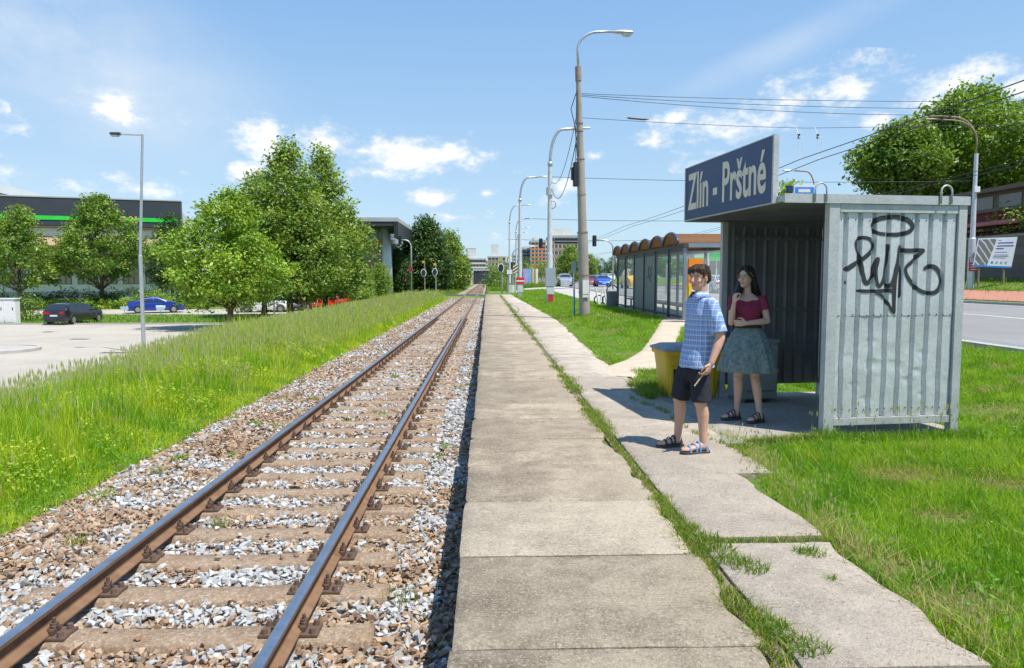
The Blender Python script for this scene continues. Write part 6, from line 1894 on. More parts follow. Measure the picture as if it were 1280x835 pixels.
# flat-roofed building with a white pillar
Y0 = 112
z = lambda y, Y=Y0: at(480, y, Y).z
x_ = lambda px, Y=Y0: at(px, 330, Y).x
fb = thing('flat_roof_building', 'glass and brick building under a jutting flat roof with one white pillar', 'building', (x_(430), Y0, -.8))
ox = x_(430); oz = -.8
def fbx(name, a, b, y0, y1, za, zb, m, parent=fb):
    mb = MB(); mb.box((x_(a) - ox, y0, za - oz), (x_(b) - ox, y1, zb - oz)); return mb.build(name, m, parent)
M_gcurt = mat('grey_curtain_glass', (.10, .12, .14), (.16, .18, .20), .4, .15, 0, .7)
wall = fbx('wall', 400, 482, 2, 26, -.8, z(283), M_gcurt)
rf = MB(); a_, b_ = x_(395, Y0 - 6) - ox, x_(497.5, Y0 - 6) - ox
zt0, zt1, zb0, zb1 = z(278) - oz, z(275.5) - oz, z(283) - oz, z(281.5) - oz
rf.box((a_, -6, zt0 - .3), (b_, 14, zt0 + .25)); roof_ = rf.build('roof', M_roofg, fb)
mb = MB(); mb.box((b_ - .5, -6.1, zt0 - 2.6), (b_ + .05, 14, zt0 - .31)); mb.build('roof_end_fascia', M_dark, roof_)
mb = MB(); mb.box((a_, -5.9, zt0 - .9), (b_ - .52, 14, zt0 - .302)); mb.build('soffit', M_fascia, roof_)
mb = MB(); mb.tube([(x_(486) - ox, -1.5, 0), (x_(485) - ox, -1.5, zt0 - .9)], [.85, .55], 12); mb.build('pillar', M_polew, fb, smooth=True)
for k, (ya, yb_) in enumerate(((300, 305), (311, 317), (325, 332), (341, 348))):
    fbx('brick_band', 400, 481.5, 1.7, 1.995, z(yb_), z(ya), M_orange if k == 0 else M_brick)
for k in range(6): 
    mb = MB(); xx = x_(452 + 5.6 * k) - ox; mb.box((xx, 1.75, 0), (xx + .18, 1.99, z(284) - oz)); mb.build('mullion', M_roofg, wall)
# orange-roofed house
Yh = 170; b = snap(at(488, 356, Yh)); w_ = at(506, 330, Yh).x - b.x
oh = thing('orange_roof_house', 'house with a steep orange tiled roof seen beside the bent mast', 'house', b)
ze, zr = at(490, 316, Yh).z - b.z, at(490, 293, Yh).z - b.z
mb = MB(); mb.box((0, 0, -.3), (w_, 9, ze)); mb.build('wall', M_light, oh)
mb = MB(); mb.add([(-.4, -.5, ze - .2), (w_ + .4, -.5, ze - .2), (w_ + .4, 4.5, zr), (-.4 + 1.5, 4.5, zr), (-.4, 9.5, ze - .2), (w_ + .4, 9.5, ze - .2)], [(0, 1, 2, 3), (5, 4, 3, 2)], [(0, 3, 4), (1, 5, 2)]); rf = mb.build('roof', M_orange, oh)
for fx, fz in ((.55, .66), (.56, .24)):
    mb = MB(); yy_ = -.5 + 5 * fz; mb.box((w_ * fx, yy_ - .35, ze + (zr - ze) * fz - .3), (w_ * fx + .8, yy_ + .3, ze + (zr - ze) * fz + .45)); mb.build('roof_window', M_dark, rf)
# blocks of flats and offices far off
def block(name, label, x0, x1, ytop, ybase, Y, m_wall, floors, bays, m_band=None, depth=14, roofbox=None, ang_=0, cat='building'):
    b = at(x0, ybase, Y); w = at(x1, ybase, Y).x - b.x; h = at(x0, ytop, Y).z - b.z
    root = thing(name, label, cat, b, ang_)
    mb = MB(); mb.box((0, 0, -8), (w, depth, h)); wl = mb.build('wall', m_wall, root)
    mb = MB(); mb.box((-.3, -.3, h + .002), (w + .3, depth + .3, h + .7)); rf = mb.build('roof', M_roofg, root)
    if roofbox:
        mb = MB()
        for (a, c_, hh_) in roofbox: mb.box((w * a, depth * .2, h + .702), (w * c_, depth * .8, h + hh_))
        mb.build('roof_house', M_light, rf)
    fh = h / floors
    for f in range(floors):
        if m_band is not None:
            mb = MB(); mb.box((-.06, -.06, f * fh + .02), (w + .06, -.002, f * fh + fh * .42)); mb.build('parapet_band', m_band, wl)
        for k in range(bays):
            a = w * (k + .12) / bays; c_ = w * (k + .88) / bays
            mb = MB(); mb.box((a, -.05, f * fh + fh * .46), (c_, -.001, f * fh + fh * .92)); mb.build('window', M_winglass, root)
    return root
block('office_block', 'pinkish office block with window grid above the end of the dark trees', 583, 607, 325, 346, 340, M_brick, 4, 6, M_light, roofbox=[(.05, .5, 5)])
block('apartment_tower', 'grey stair tower block rising behind the pinkish offices', 583, 594, 312, 346, 370, M_roofg, 6, 2)
block('white_tower', 'white tower with a rooftop box beyond the track', 610, 632, 322, 346, 390, M_light, 4, 5, M_brick, roofbox=[(.2, .6, 7.0)])
block('long_shed', 'long dark low building close to the far end of the track', 592, 616, 338.5, 350, 300, M_fascia, 1, 8)
block('white_kiosk', 'small white building at the foot of the pinkish offices', 583, 590, 343, 350, 290, M_light, 1, 2)
block('striped_flats', 'tall block of flats with orange and grey stripes behind the lamp posts', 664, 682, 303, 346, 300, M_light, 9, 4, M_orange, roofbox=[(.2, .7, 2.2)])
block('grey_flats', 'grey block of flats with dark balconies beside the striped flats', 653, 663, 312, 346, 310, M_roofg, 8, 2, M_dark)
block('brick_flats', 'brick-faced flats with white window rows behind the overhead sign', 688, 722, 297, 346, 230, M_light, 6, 7, M_brick, roofbox=[(.05, .8, 3.0)])
block('brown_flats', 'narrow brown block between grey flats and brick-faced flats', 680.5, 690, 308, 346, 320, M_brick, 8, 2, M_light)
block('grey_penthouse_flats', 'grey upper storeys of flats behind the orange-roofed house', 503, 513, 288, 346, 230, M_roofg, 9, 3, M_light)
block('pale_flats', 'pale flats glimpsed between the two pointed dark trees', 548, 560, 292, 346, 260, M_light, 9, 3, M_yellow)
block('far_white_block', 'far white block just beyond the pinkish offices', 600, 609, 327, 346, 460, M_light, 5, 3)
block('far_brown_block', 'far brown block between the white tower and the lamp posts', 631, 640, 329, 346, 430, M_brick, 4, 4, M_light)
block('far_grey_block', 'far grey slab standing close behind the noticed lamp post', 641, 650, 320, 346, 420, M_roofg, 7, 3, M_light)
block('far_pale_slab', 'far pale slab between the brick-faced flats and the concrete pole', 716, 727, 316, 346, 380, M_light, 7, 4, M_brick)
# hills
def hill(name, label_pts, Y, seed, m):
    mb = MB(); P = []
    for (px_, y_) in label_pts: P.append(at(px_, y_, Y))
    rows = []
    for f, hf in ((-.25, .0), (-.12, .55), (0, 1.0), (.15, .75), (.4, 0)):
        rows.append([(p.x * (1 + f), p.y * (1 + f), -6 + (p.z + 6) * hf * (1 + .05 * math.sin(i * 1.7 + f * 9))) for i, p in enumerate(P)])
    n = len(P); mb.add([q for r in rows for q in r], [(i * n + k, i * n + k + 1, (i + 1) * n + k + 1, (i + 1) * n + k) for i in range(len(rows) - 1) for k in range(n - 1)])
    o = mb.build(name, m, smooth=True); return tag(o, kind='structure')
M_hill = mat('wooded_hillside', (.10, .16, .12), (.13, .19, .155), .01, .95, bump=1, bscale=.06, bdist=6, space='pos')  # distance haze is mixed into this bluish green
hill('hills', [(-500, 338), (-200, 336), (0, 338), (300, 334), (480, 332), (560, 328), (600, 324), (640, 330), (690, 334), (740, 336), (800, 333), (860, 334), (960, 330), (1100, 326), (1300, 322), (1600, 330)], 2200, 1, M_hill)
# trees along the far end of the road
for k, (x, yb_, yt, hw, Y, cols, lab) in enumerate([
    (748, 350, 322, 14, 330, G_DARK, 'far round tree over the queue of cars, beside the concrete pole'), (770, 350, 320, 13, 310, G_DARK, 'far dark tree behind the curved traffic light mast'),
    (790, 350, 310, 16, 260, G_DARK, 'dark far tree whose top shows over the lowest arches of the bus shelter'), (815, 350, 302, 17, 230, G_MID, 'mid-green far tree over the middle arches of the bus shelter'),
    (838, 350, 296, 20, 210, G_MID, 'leafy far tree above the highest amber arches'), (866, 350, 298, 18, 190, G_MID, 'leafy far tree behind the blue edge of the bus shelter roof'),
    (905, 350, 303, 22, 170, G_MID, 'far tree behind the green-fronted kiosk'), (738, 349, 318, 9, 230, G_MID, 'tree crowding the brick-faced flats behind the pole'), (712, 352, 306, 15, 150, G_MID, 'full green tree in front of the brick-faced flats'),
    (985, 300, 231, 14, 120, G_BRIGHT, 'treetop just showing over the shelter roof')]):
    far_tree(lab, x, yb_, yt, hw, Y, cols, 90 + k, ROUND if k % 2 else OVAL, n=150 if k != 8 else 240)
# kiosk, fuel sign
b = snap(at(872, 352, 78)); w_ = at(917, 352, 78).x - b.x
ks = thing('kiosk', 'low kiosk with a green fascia across the road', 'kiosk', b); zk = lambda y: at(890, y, 78).z - b.z
mb = MB(); mb.box((0, 1, -.1), (w_, 6, zk(326))); mb.build('wall', mat('brown_kiosk_wall', (.12, .09, .085), (.2, .17, .15), .8, .6), ks)
mb = MB(); mb.box((-.5, -.5, zk(326) + .01), (w_ + .5, 6.4, zk(322))); rf = mb.build('fascia', M_green, ks)
mb = MB(); mb.box((-.4, .0, zk(322) + .01), (w_ + .4, 6.2, zk(316))); mb.build('roof', M_light, rf)
for f in (.05, .5, .95): mb = MB(); mb.cyl((w_ * f, -.2, -.1), (w_ * f, -.2, zk(326)), .07, n=8); mb.build('post', M_white, ks)
mb = MB(); mb.box((w_ * .3, .96, .6), (w_ * .7, .999, zk(331))); mb.build('window', M_winglass, ks)
b = snap(at(833, 352, 60)); zk = lambda y: at(833, y, 60).z - b.z
fsn = thing('green_sign', 'green rounded board seen through the glass of the bus shelter', 'sign', b)
mb = MB(); mb.cyl((0, 0, -.1), (0, 0, zk(330)), .08, n=8); mb.build('post', M_polegalv, fsn)
mb = MB(); mb.box((-.45, -.1, zk(327)), (.45, .1, zk(311)), bev=.08); pn = mb.build('panel', mat('sign_green', (.02, .30, .12), None, 3, .5), fsn)
mb = MB()
for k, zz_ in enumerate((314.5, 318, 321.5)): mb.box((-.3, -.108, zk(zz_) - .05), (.25 - .1 * k, -.1005, zk(zz_) + .06))
mb.build('print', M_white, pn)
for x, yy_, lab, m in ((885, 322, 'green pharmacy-style lollipop sign behind the ticket machine', M_green),):
    b = snap(at(x, 352, 58)); zk = at(x, 316, 58).z - b.z
    gs = thing('pole_sign', 'small green sign on a white post above the ticket machine', 'sign', b)
    mb = MB(); mb.cyl((0, 0, -.1), (0, 0, zk), .07, n=8); mb.build('post', M_white, gs)
    mb = MB(); mb.box((.08, -.08, zk - .5), (.95, .08, zk + .12), bev=.04); mb.build('panel', M_green, gs)

# retaining wall, brick building and roadside trees across the road
M_dbrick = brickmat('dark_retaining_brick', (.13, .10, .085), (.17, .135, .115), (.20, .18, .16), 3.2)
a = at(1205, 330, 53); c = at(1330, 330, 46)
rw = thing('retaining_wall', 'dark brick retaining wall behind the billboard', 'wall', (33.4, 30, 0))
zt = at(1250, 298, 49).z
mb = MB(); mb.box((0, 0, 0), (.5, 60, zt)); mb.build('wall', M_dbrick, rw)
mb = MB(); mb.box((-.06, -.06, zt + .002), (.56, 60.06, zt + .16)); mb.build('coping', M_wall_c, rw)
M_dred = mat('dark_red_wall', (.20, .035, .03), (.16, .03, .027), .6, .8)
rb = thing('red_building', 'dark red building with a brown glazed upper floor beside the big tree', 'building', (35.5, 42, 0))
z2 = lambda y: at(1250, y, 52).z
mb = MB(); mb.box((0, 0, 1), (14, 26, z2(266))); mb.build('wall', M_dred, rb)
mb = MB(); mb.box((-.25, -.25, z2(266) + .002), (14, 26.2, z2(243))); up = mb.build('upper_floor', mat('brown_cladding', (.085, .062, .05), (.11, .08, .065), 1, .5), rb)
mb = MB(); mb.box((-1.0, -1.0, z2(243) + .002), (14.5, 27, z2(238))); mb.build('roof', mat('brown_roof_edge', (.10, .07, .055), (.14, .10, .08), 1, .7), rb)
for k in range(9):
    mb = MB(); mb.box((-.29, .8 + k * 2.8, z2(262)), (-.252, 3.0 + k * 2.8, z2(247))); mb.build('window', mat('brown_tinted_glass', (.12, .10, .09), None, 2, .15, 0, .7), up)
mb = MB(); mb.box((-1.1, 4.5, z2(284)), (-.05, 14, z2(279)), bev=.05); aw_ = mb.build('shop_awning', mat('pinkish_awning', (.5, .16, .15), (.36, .12, .11), 1, .7), rb)
mb = MB(); mb.box((-.30, 5.5, z2(290)), (-.05, 13.5, z2(285))); shopb = mb.build('shop_board', M_dark, rb)
tm = text_mesh('A BAR - A BAR', 'lettering', M_yellow, .01, .015); fit_text(tm, -12.8, -6.2, z2(289.2), z2(286), Matrix(((0, 1, 0, -.32), (-1, 0, 0, 0), (0, 0, 1, 0), (0, 0, 0, 1)))); link('lettering', tm, shopb)
# billboard
Yb = 44.5
p0, p1, p2, p3 = at(1216, 333, Yb), at(1264, 335, Yb), at(1272, 296, Yb), at(1223, 298, Yb)
bb = thing('billboard', 'white and grey information billboard leaning at a slant in front of the brick wall', 'billboard', (p0.x, Yb, float(gzz(p0.x, Yb))))
O = Vector(bb.location)
def bp(u, v, y=0): 
    q = (p0 * (1 - u) + p1 * u) * (1 - v) + (p3 * (1 - u) + p2 * u) * v; return tuple(Vector((q.x, Yb + y, q.z)) - O)
def bquad(name, pts, y, th, m, parent):
    mb = MB(); f = [bp(u, v, y) for u, v in pts]; k = [bp(u, v, y + th) for u, v in pts]; n = len(pts)
    mb.add(f + k, [(0, 1, 2, 3), (7, 6, 5, 4)] + [(i, i + n, (i + 1) % n + n, (i + 1) % n) for i in range(n)]); return mb.build(name, m, parent)
pan = bquad('panel', [(0, 0), (1, 0), (1, 1), (0, 1)], 0, .05, mat('billboard_white', (.66, .68, .76), (.6, .62, .7), 1, .5), bb)
t = NT('billboard_map'); v = t.obj(); w = t.n('ShaderNodeTexWave'); w.inputs['Scale'].default_value = .9; w.inputs['Distortion'].default_value = 3.0
mp = t.n('ShaderNodeMapping'); mp.inputs['Rotation'].default_value = (0, R(40), 0); t.l(v, mp.inputs['Vector']); t.l(mp.outputs[0], w.inputs['Vector'])
t.set(t.mix(t.ramp(w.outputs['Fac'], .80, .9), t.mix(t.noise(2.5, 4, .6, v), (.10, .11, .12), (.20, .21, .22)), (.5, .5, .5)), .5)
bquad('map_image', [(.02, .06), (.36, .06), (.48, .96), (.02, .96)], -.006, .004, t.m, pan)
bquad('blue_edge', [(.0, .0), (1, .0), (1, .05), (0, .05)], -.007, .005, M_blue, pan)
for k, (u0, u1, v0) in enumerate(((.52, .60, .90), (.52, .92, .80), (.51, .94, .70), (.50, .70, .61), (.49, .80, .50), (.48, .84, .41), (.47, .86, .36), (.46, .80, .31))):
    hgt = .035 if k in (1, 2, 3) else .016
    bquad('text_line', [(u0, v0), (u1, v0), (u1 + .01, v0 + hgt), (u0 + .01, v0 + hgt)], -.006, .004, mat('billboard_ink', (.06, .09, .30), None, 2, .5), pan)
for k in range(4): bquad('logo', [(.44 + .12 * k, .12), (.50 + .12 * k, .12), (.505 + .12 * k, .20), (.445 + .12 * k, .20)], -.006, .004, M_blue if k == 0 else M_cab, pan)
for u in (.15, .8):
    q = bp(u, .3, .10); mb = MB(); mb.cyl((q[0], q[1], -.1), (q[0], q[1], q[2] + .8), .06, n=8); mb.build('post', M_rustpole, bb)
b = Vector((42, 70, 2.2))
def bigtree(label, xc, yt, ybot, hw, Y, seed, n, cols, lean=0):
    c = at(xc, ybot, Y); zb = float(gzz(c.x, Y)); H = at(xc, yt, Y).z - zb; w = hw * Y / FPX; fb_ = (c.z - zb) / H
    g = lambda f: fb_ + (1 - fb_) * f
    return tree('lime_tree', label, (c.x, Y, zb), H, [(g(-.05), w * .55), (g(.15), w * .95), (g(.4), w), (g(.62), w * .88), (g(.82), w * .62), (g(.95), w * .3), (1.0, w * .1)], fb_ * H * .8, n, 62, .62, .21, *cols, seed=seed, trunk_r=.35, lump=.42, shell=.5, lean=lean)
bigtree('spreading tree behind the shelter roof, the lower of two big crowns', 1126, 160, 238, 42, 66, 31, 330, ((.06, .14, .018), (.20, .30, .045)))
bigtree('biggest leafy tree over the dark red building', 1212, 118, 240, 84, 70, 32, 640, ((.07, .165, .018), (.26, .38, .05)))
bigtree('tree continuing the leafy mass beyond the frame edge', 1330, 125, 240, 60, 72, 33, 300, ((.07, .165, .018), (.26, .38, .05)))
for k, (x, y, Y) in enumerate(((1276, 268, 50), (1288, 285, 47))):
    p = at(x, y, Y); shrub('climbing_bush', ('leafy bush spilling over the wall top beside the red building' if k == 0 else 'lower bush spilling over the brick wall at the frame edge'), (p.x, Y, zt), 3, 2.5, 2.6, 900, .14, G_MID, 120 + k, 'bush')
# ------------------------------------------------------------------ people
def V3(*a): return Vector(a)
def ell_ring(c, F, L, a, b, n=24, p=2.3):
    o_ = []
    for k in range(n):
        t_ = 2 * math.pi * k / n; cs_, sn_ = math.cos(t_), math.sin(t_)
        o_.append(c + L * (a * math.copysign(abs(cs_) ** (2 / p), cs_)) + F * (b * math.copysign(abs(sn_) ** (2 / p), sn_)))
    return o_
def limb(mb, pts, rs, n=12, sub=5):
    """Tapered limb through joints, smoothly interpolated, with rounded ends."""
    P = [np.array(p, float) for p in pts]
    C = catmull(P, sub); m = len(C)
    r = np.interp(np.linspace(0, 1, m), np.linspace(0, 1, len(rs)), rs)
    mb.tube([tuple(c) for c in C], list(r), n)
    mb.ball(pts[0], rs[0] * .99, seg=n, rings=8); mb.ball(pts[-1], rs[-1] * .99, seg=n, rings=8)
def foot(mb, ankle, heel, toe, base, w=1.0):
    d = (toe - heel); Lf = d.length; d.normalize(); s = V3(-d.y, d.x, 0)
    rings = []
    for t_, hw, h in ((.0, .018, .035), (.06, .030, .062), (.2, .034, .085), (.38, .034, .078), (.6, .042, .055), (.78, .046, .040), (.92, .036, .028), (1.0, .014, .014)):
        c = heel + d * (Lf * t_)
        rings.append([V3(c.x, c.y, base) + s * (hw * w * math.cos(a)) + V3(0, 0, h * .5 + h * .5 * math.sin(a)) for a in np.linspace(0, 6.283, 16, endpoint=False)])
    mb.rings(rings)
    for k, off in enumerate((.028, .012, -.004, -.019, -.032)):
        c = heel + d * (Lf * (.93 - .025 * k * (k > 0))) + s * off * w * (-1)
        mb.ball((c.x, c.y, base + .013), .012 if k else .015, seg=8, rings=6)
def sandal(name, heel, toe, base, parent, m_sole, m_strap, w=1.0):
    d = (toe - heel); Lf = d.length; d.normalize(); s = V3(-d.y, d.x, 0)
    out = []
    prof_ = [(-.035, .012), (-.02, .030), (.1, .038), (.35, .038), (.62, .050), (.8, .053), (.97, .042), (1.05, .018)]
    for t_, hw in prof_: c = heel + d * Lf * t_ - s * hw * w; out.append((c.x, c.y))
    for t_, hw in prof_[::-1]: c = heel + d * Lf * t_ + s * hw * w; out.append((c.x, c.y))
    mb = MB(); mb.prism(out[::-1], base - .026, base - .012); mb.prism(out[::-1], base - .0115, base - .001)
    mb.qm = [1 if i > len(mb.q) // 2 else 0 for i in range(len(mb.q))]
    so_ = mb.build(name, [m_sole, m_sole], parent)
    def strap(t0, t1, h, hw, wd=.022):
        mb = MB(); rows = []
        for e in (-.5, 0, .5):
            row = []
            for a in np.linspace(-.15, math.pi + .15, 15):
                f = (math.cos(a) + 1) / 2; t_ = t0 + (t1 - t0) * (1 - f)
                c = heel + d * (Lf * t_ + e * wd)
                lift = .004 if e == 0 else 0
                row.append(tuple(V3(c.x, c.y, base) + s * ((hw + lift) * w * math.cos(a)) + V3(0, 0, max(-.008, (h + lift) * math.sin(a)))))
            rows.append(row)
        n = 15
        mb.add([p for r in rows for p in r], [(i * n + k, i * n + k + 1, (i + 1) * n + k + 1, (i + 1) * n + k) for i in range(2) for k in range(n - 1)])
        mb.build('strap', m_strap, so_, smooth=True)
    strap(.74, .70, .052, .050); strap(.50, .60, .072, .044, .018); strap(.36, .40, .088, .040, .020); strap(.10, .16, .075, .038)
def hand(mb, W, D, N, T, curl=(.35, .5), spread=.1, thumb=.7, r=.0088, k=1.0):
    """W wrist, D towards the fingers, N the palm's facing, T the thumb's side."""
    D = Vector(D).normalized(); T = Vector(T).normalized(); N = Vector(N).normalized()
    rings = []
    for t_, hw, th in ((-.01, .024, .018), (.02, .030, .018), (.06, .040, .016), (.088, .041, .013), (.096, .036, .010)):
        rings.append(ell_ring(W + D * t_ * k, N, T, hw * k, th * k, 14))
    mb.rings(rings)
    for i, (off, ln_) in enumerate(((.031, .070), (.0105, .078), (-.0105, .073), (-.031, .058))):
        p = W + D * .088 * k + T * off * k
        d = (D + T * off * spread * 30 * .1).normalized()
        P = [p - D * .02 * k, p]
        ang_ = 0
        for j, f in enumerate((.45, .32, .23)):
            ang_ += curl[0] if j == 0 else curl[1]
            v_ = d * math.cos(ang_) + N * math.sin(ang_); P.append(P[-1] + v_ * ln_ * f * k)
        mb.tube(P, [r * k, r * k, r * .98 * k, r * .9 * k, r * .72 * k], 8); mb.ball(P[-1], r * .72 * k, seg=8, rings=6); mb.ball(P[2], r * 1.03 * k, seg=8, rings=6)
    p = W + D * .022 * k + T * .026 * k
    a = p + (D * .6 + T * .62 + N * .3 * thumb).normalized() * .042 * k; b = a + (D * .9 + T * (.35 - .5 * thumb) + N * .45 * thumb).normalized() * .030 * k; c = b + (D * .95 - T * .3 * thumb + N * .4 * thumb).normalized() * .024 * k
    mb.tube([p, a, b, c], [.0135 * k, .0115 * k, .0100 * k, .0080 * k], 8); mb.ball(c, .0080 * k, seg=8, rings=6)
HEAD = [(0.0, .070, -.015, .018), (.006, .083, .0, .030), (.022, .091, -.018, .043), (.045, .091, -.045, .054), (.075, .090, -.068, .062), (.10, .088, -.085, .068), (.12, .086, -.094, .072),
        (.145, .091, -.100, .0755), (.17, .088, -.102, .076), (.195, .076, -.096, .070), (.215, .054, -.078, .056), (.228, .028, -.050, .034), (.235, .0, -.022, .008)]
def head(mb, O, F, k=1.0, fem=False):
    F = Vector(F).normalized(); L = V3(-F.y, F.x, 0); U = V3(0, 0, 1)
    def q(f, l, z): return O + F * f * k + L * l * k + U * z * k
    rings = []
    for z_, fr, ba, hw in HEAD:
        if fem: hw *= .95 if z_ > .05 else .88; fr *= .97
        ring = []
        for i in range(28):
            a = 2 * math.pi * i / 28; ca, sa = math.cos(a), math.sin(a)
            p_ = 2.25
            f = (fr + ba) / 2 + (fr - ba) / 2 * math.copysign(abs(sa) ** (2 / p_), sa); l = hw * math.copysign(abs(ca) ** (2 / p_), ca)
            if sa > 0: l *= 1 - .10 * sa * (z_ < .1)
            ring.append(q(f, l, z_))
        rings.append(ring)
    mb.rings(rings)
    M = Matrix((F, L, U)).transposed()
    def b(f, l, z, rx, ry, rz): mb.ball(q(f, l, z), rx * k, ry * k, rz * k, 12, 8, M)
    nz = .85 if fem else 1.0
    mb.tube([q(.084, 0, .128), q(.098 * 1, 0, .105), q(.107 + .003 * nz, 0, .086), q(.100, 0, .079)], [.008 * k, .0095 * k, .0120 * k * nz, .008 * k], 8)
    b(.094, .011, .081, .010, .008, .007); b(.094, -.011, .081, .010, .008, .007)            # nostrils
    for s in (-1, 1):
        b(.079, s * .032, .136, .014, .026, .007)                                            # brow
        b(.068, s * .046, .088, .020, .018, .020)                                            # cheek
        b(-.010, s * .074, .108, .020, .010, .031); b(-.004, s * .079, .118, .012, .008, .016); b(-.012, s * .075, .088, .009, .007, .010)   # ear
    b(.088, 0, .053, .010, .022, .0055); b(.086, 0, .044, .011, .020, .0065); b(.080, 0, .017, .014, .020, .014)                      # lips, chin
    return q, F, L
def skin_paint(me, q, F, L, O, k, skin, lip, brow):
    n = len(me.vertices); co = np.empty(n * 3, np.float32); me.vertices.foreach_get('co', co); co = co.reshape(-1, 3)
    d = (co - np.array(O)) / k; f = d @ np.array(F); l = d @ np.array(L); z_ = d[:, 2]
    C = np.tile(np.array([*skin, 1.0], np.float32), (n, 1))
    C[(f > .078) & (np.abs(l) < .023) & (z_ > .041) & (z_ < .058), :3] = lip
    C[(f > .066) & (np.abs(l) > .012) & (np.abs(l) < .050) & (z_ > .134) & (z_ < .143), :3] = brow
    a = me.color_attributes.new('Col', 'FLOAT_COLOR', 'POINT'); a.data.foreach_set('color', C.ravel())
def skinmat(name):
    t = NT(name); c = t.attr(); v = t.obj()
    c = t.mix(t.math('MULTIPLY', t.ramp(t.noise(16, 4, .6, v), .45, .75), .35), c, (.60, .27, .20))
    t.set(c, .5, 0, .35); t.p.inputs['Subsurface Weight'].default_value = .12; t.p.inputs['Subsurface Radius'].default_value = (.01, .004, .002)
    t.bump(t.noise(160, 3, .6, v), .12, .002); return t.m
M_skin = skinmat('skin')
M_eyew = mat('eye_white', (.62, .60, .58), None, 3, .2); M_iris = mat('iris', (.03, .022, .016), None, 3, .1)
def eyes(q, parent, k, M):
    for s in (-1, 1):
        mb = MB(); mb.ball(q(.0745, s * .031, .1195), .0105 * k, .0125 * k, .0068 * k, 10, 8, M); e = mb.build('eye', M_eyew, parent, smooth=True)
        mb = MB(); mb.ball(q(.0815, s * .031, .1195), .0042 * k, .0050 * k, .0052 * k, 8, 6, M); mb.build('iris', M_iris, e, smooth=True)
def hairmat(name, c1, c2):
    t = NT(name); v = t.obj(); mp = t.n('ShaderNodeMapping'); mp.inputs['Scale'].default_value = (90, 90, 8); t.l(v, mp.inputs['Vector'])
    nz = t.noise(1.0, 4, .6, mp.outputs[0]); t.set(t.mix(t.ramp(nz, .35, .65), c1, c2), .5, 0, .28); t.bump(nz, .6, .006); return t.m
def wrinkle(me, amp, sc, seed=0, stretch=(1, 1, .6)):
    n = len(me.vertices); co = np.empty(n * 3, np.float32); no = np.empty(n * 3, np.float32)
    me.vertices.foreach_get('co', co); me.vertices.foreach_get('normal', no); co = co.reshape(-1, 3); no = no.reshape(-1, 3)
    d = np.array([mnoise.noise(Vector((c[0] * sc * stretch[0] + seed, c[1] * sc * stretch[1], c[2] * sc * stretch[2]))) + .5 * mnoise.noise(Vector((c[0] * sc * 2.3 + seed, c[1] * sc * 2.3, c[2] * sc * 1.6))) for c in co], np.float32)
    me.vertices.foreach_set('co', (co + no * (d * amp)[:, None]).ravel()); me.update()
def cut_below(me, z0=None, z1=None):
    bm = bmesh.new(); bm.from_mesh(me)
    kill = [f for f in bm.faces if (z0 is not None and f.calc_center_median().z < z0) or (z1 is not None and f.calc_center_median().z > z1)]
    bmesh.ops.delete(bm, geom=kill, context='FACES'); bm.to_mesh(me); bm.free()

# --- the man
def plaid(name):
    t = NT(name); v = t.obj(); s_ = t.n('ShaderNodeSeparateXYZ'); t.l(v, s_.inputs[0])
    h = t.math('ADD', t.math('MULTIPLY', s_.outputs[0], .75), t.math('MULTIPLY', s_.outputs[1], -1.0))
    def line(x, pitch, w, off=0):
        f = t.math('FRACT', t.math('ADD', t.math('DIVIDE', x, pitch), off)); return t.math('LESS_THAN', f, w)
    base = t.mix(t.math('MULTIPLY', line(h, .052, .40), .45), (.17, .26, .50), (.30, .41, .66))
    base = t.mix(t.math('MULTIPLY', line(s_.outputs[2], .052, .40), .45), base, (.30, .41, .66))
    c = t.mix(t.math('MULTIPLY', line(h, .048, .14, .2), .5), base, (.72, .77, .88))
    c = t.mix(t.math('MULTIPLY', line(s_.outputs[2], .048, .14, .2), .5), c, (.72, .77, .88))
    t.set(c, .85, 0, .2); t.bump(t.noise(9, 4, .6, v), .5, .03); return t.m
mo = V3(1.89, 6.885, 0)
man = thing('person', 'man in a blue plaid short-sleeved shirt and dark shorts holding a wooden stick', 'person', mo)
F = V3(-.955, -.30, 0).normalized(); L = V3(-F.y, F.x, 0)
FB = .026
mb = MB()
# torso under the clothes
T_ = [(.80, .065, .016, .110, .085), (.92, .075, .016, .115, .085), (1.02, .090, .018, .120, .085), (1.15, .108, .018, .140, .090), (1.28, .116, .016, .155, .095), (1.37, .115, .016, .160, .088), (1.43, .108, .012, .11, .07), (1.46, .10, .01, .06, .058)]
mb.rings([ell_ring(V3(x, y, z), F, L, a, b) for z, x, y, a, b in T_])
limb(mb, [V3(.108, .008, 1.42), V3(.100, 0, 1.50), V3(.098, -.003, 1.57)], [.062, .056, .056])
HO = V3(.082, -.010, 1.510); HF = V3(-.80, -.60, 0).normalized()
q, HF, HL = head(mb, HO, HF, .97)
shl = V3(.118, .012, 1.385) + L * .158; shr = V3(.118, .012, 1.385) - L * .158
el = V3(.232, -.205, 1.08); wl = V3(.135, -.255, .855)
limb(mb, [shl, shl.lerp(el, .5), el], [.052, .048, .040]); limb(mb, [el, el.lerp(wl, .35), wl], [.040, .041, .027])
er = V3(.135, .215, 1.09); wr = V3(.10, .20, .86)
limb(mb, [shr, er], [.052, .040]); limb(mb, [er, er.lerp(wr, .35), wr], [.040, .041, .027])
Dl = V3(-.42, -.10, -.90).normalized(); hand(mb, wl, Dl, V3(-.75, .50, .1), V3(-.62, -.6, .2), curl=(.65, .75), thumb=1.0)
hand(mb, wr, V3(-.1, -.02, -1), V3(0, -1, 0), V3(-1, 0, 0), curl=(.3, .35))
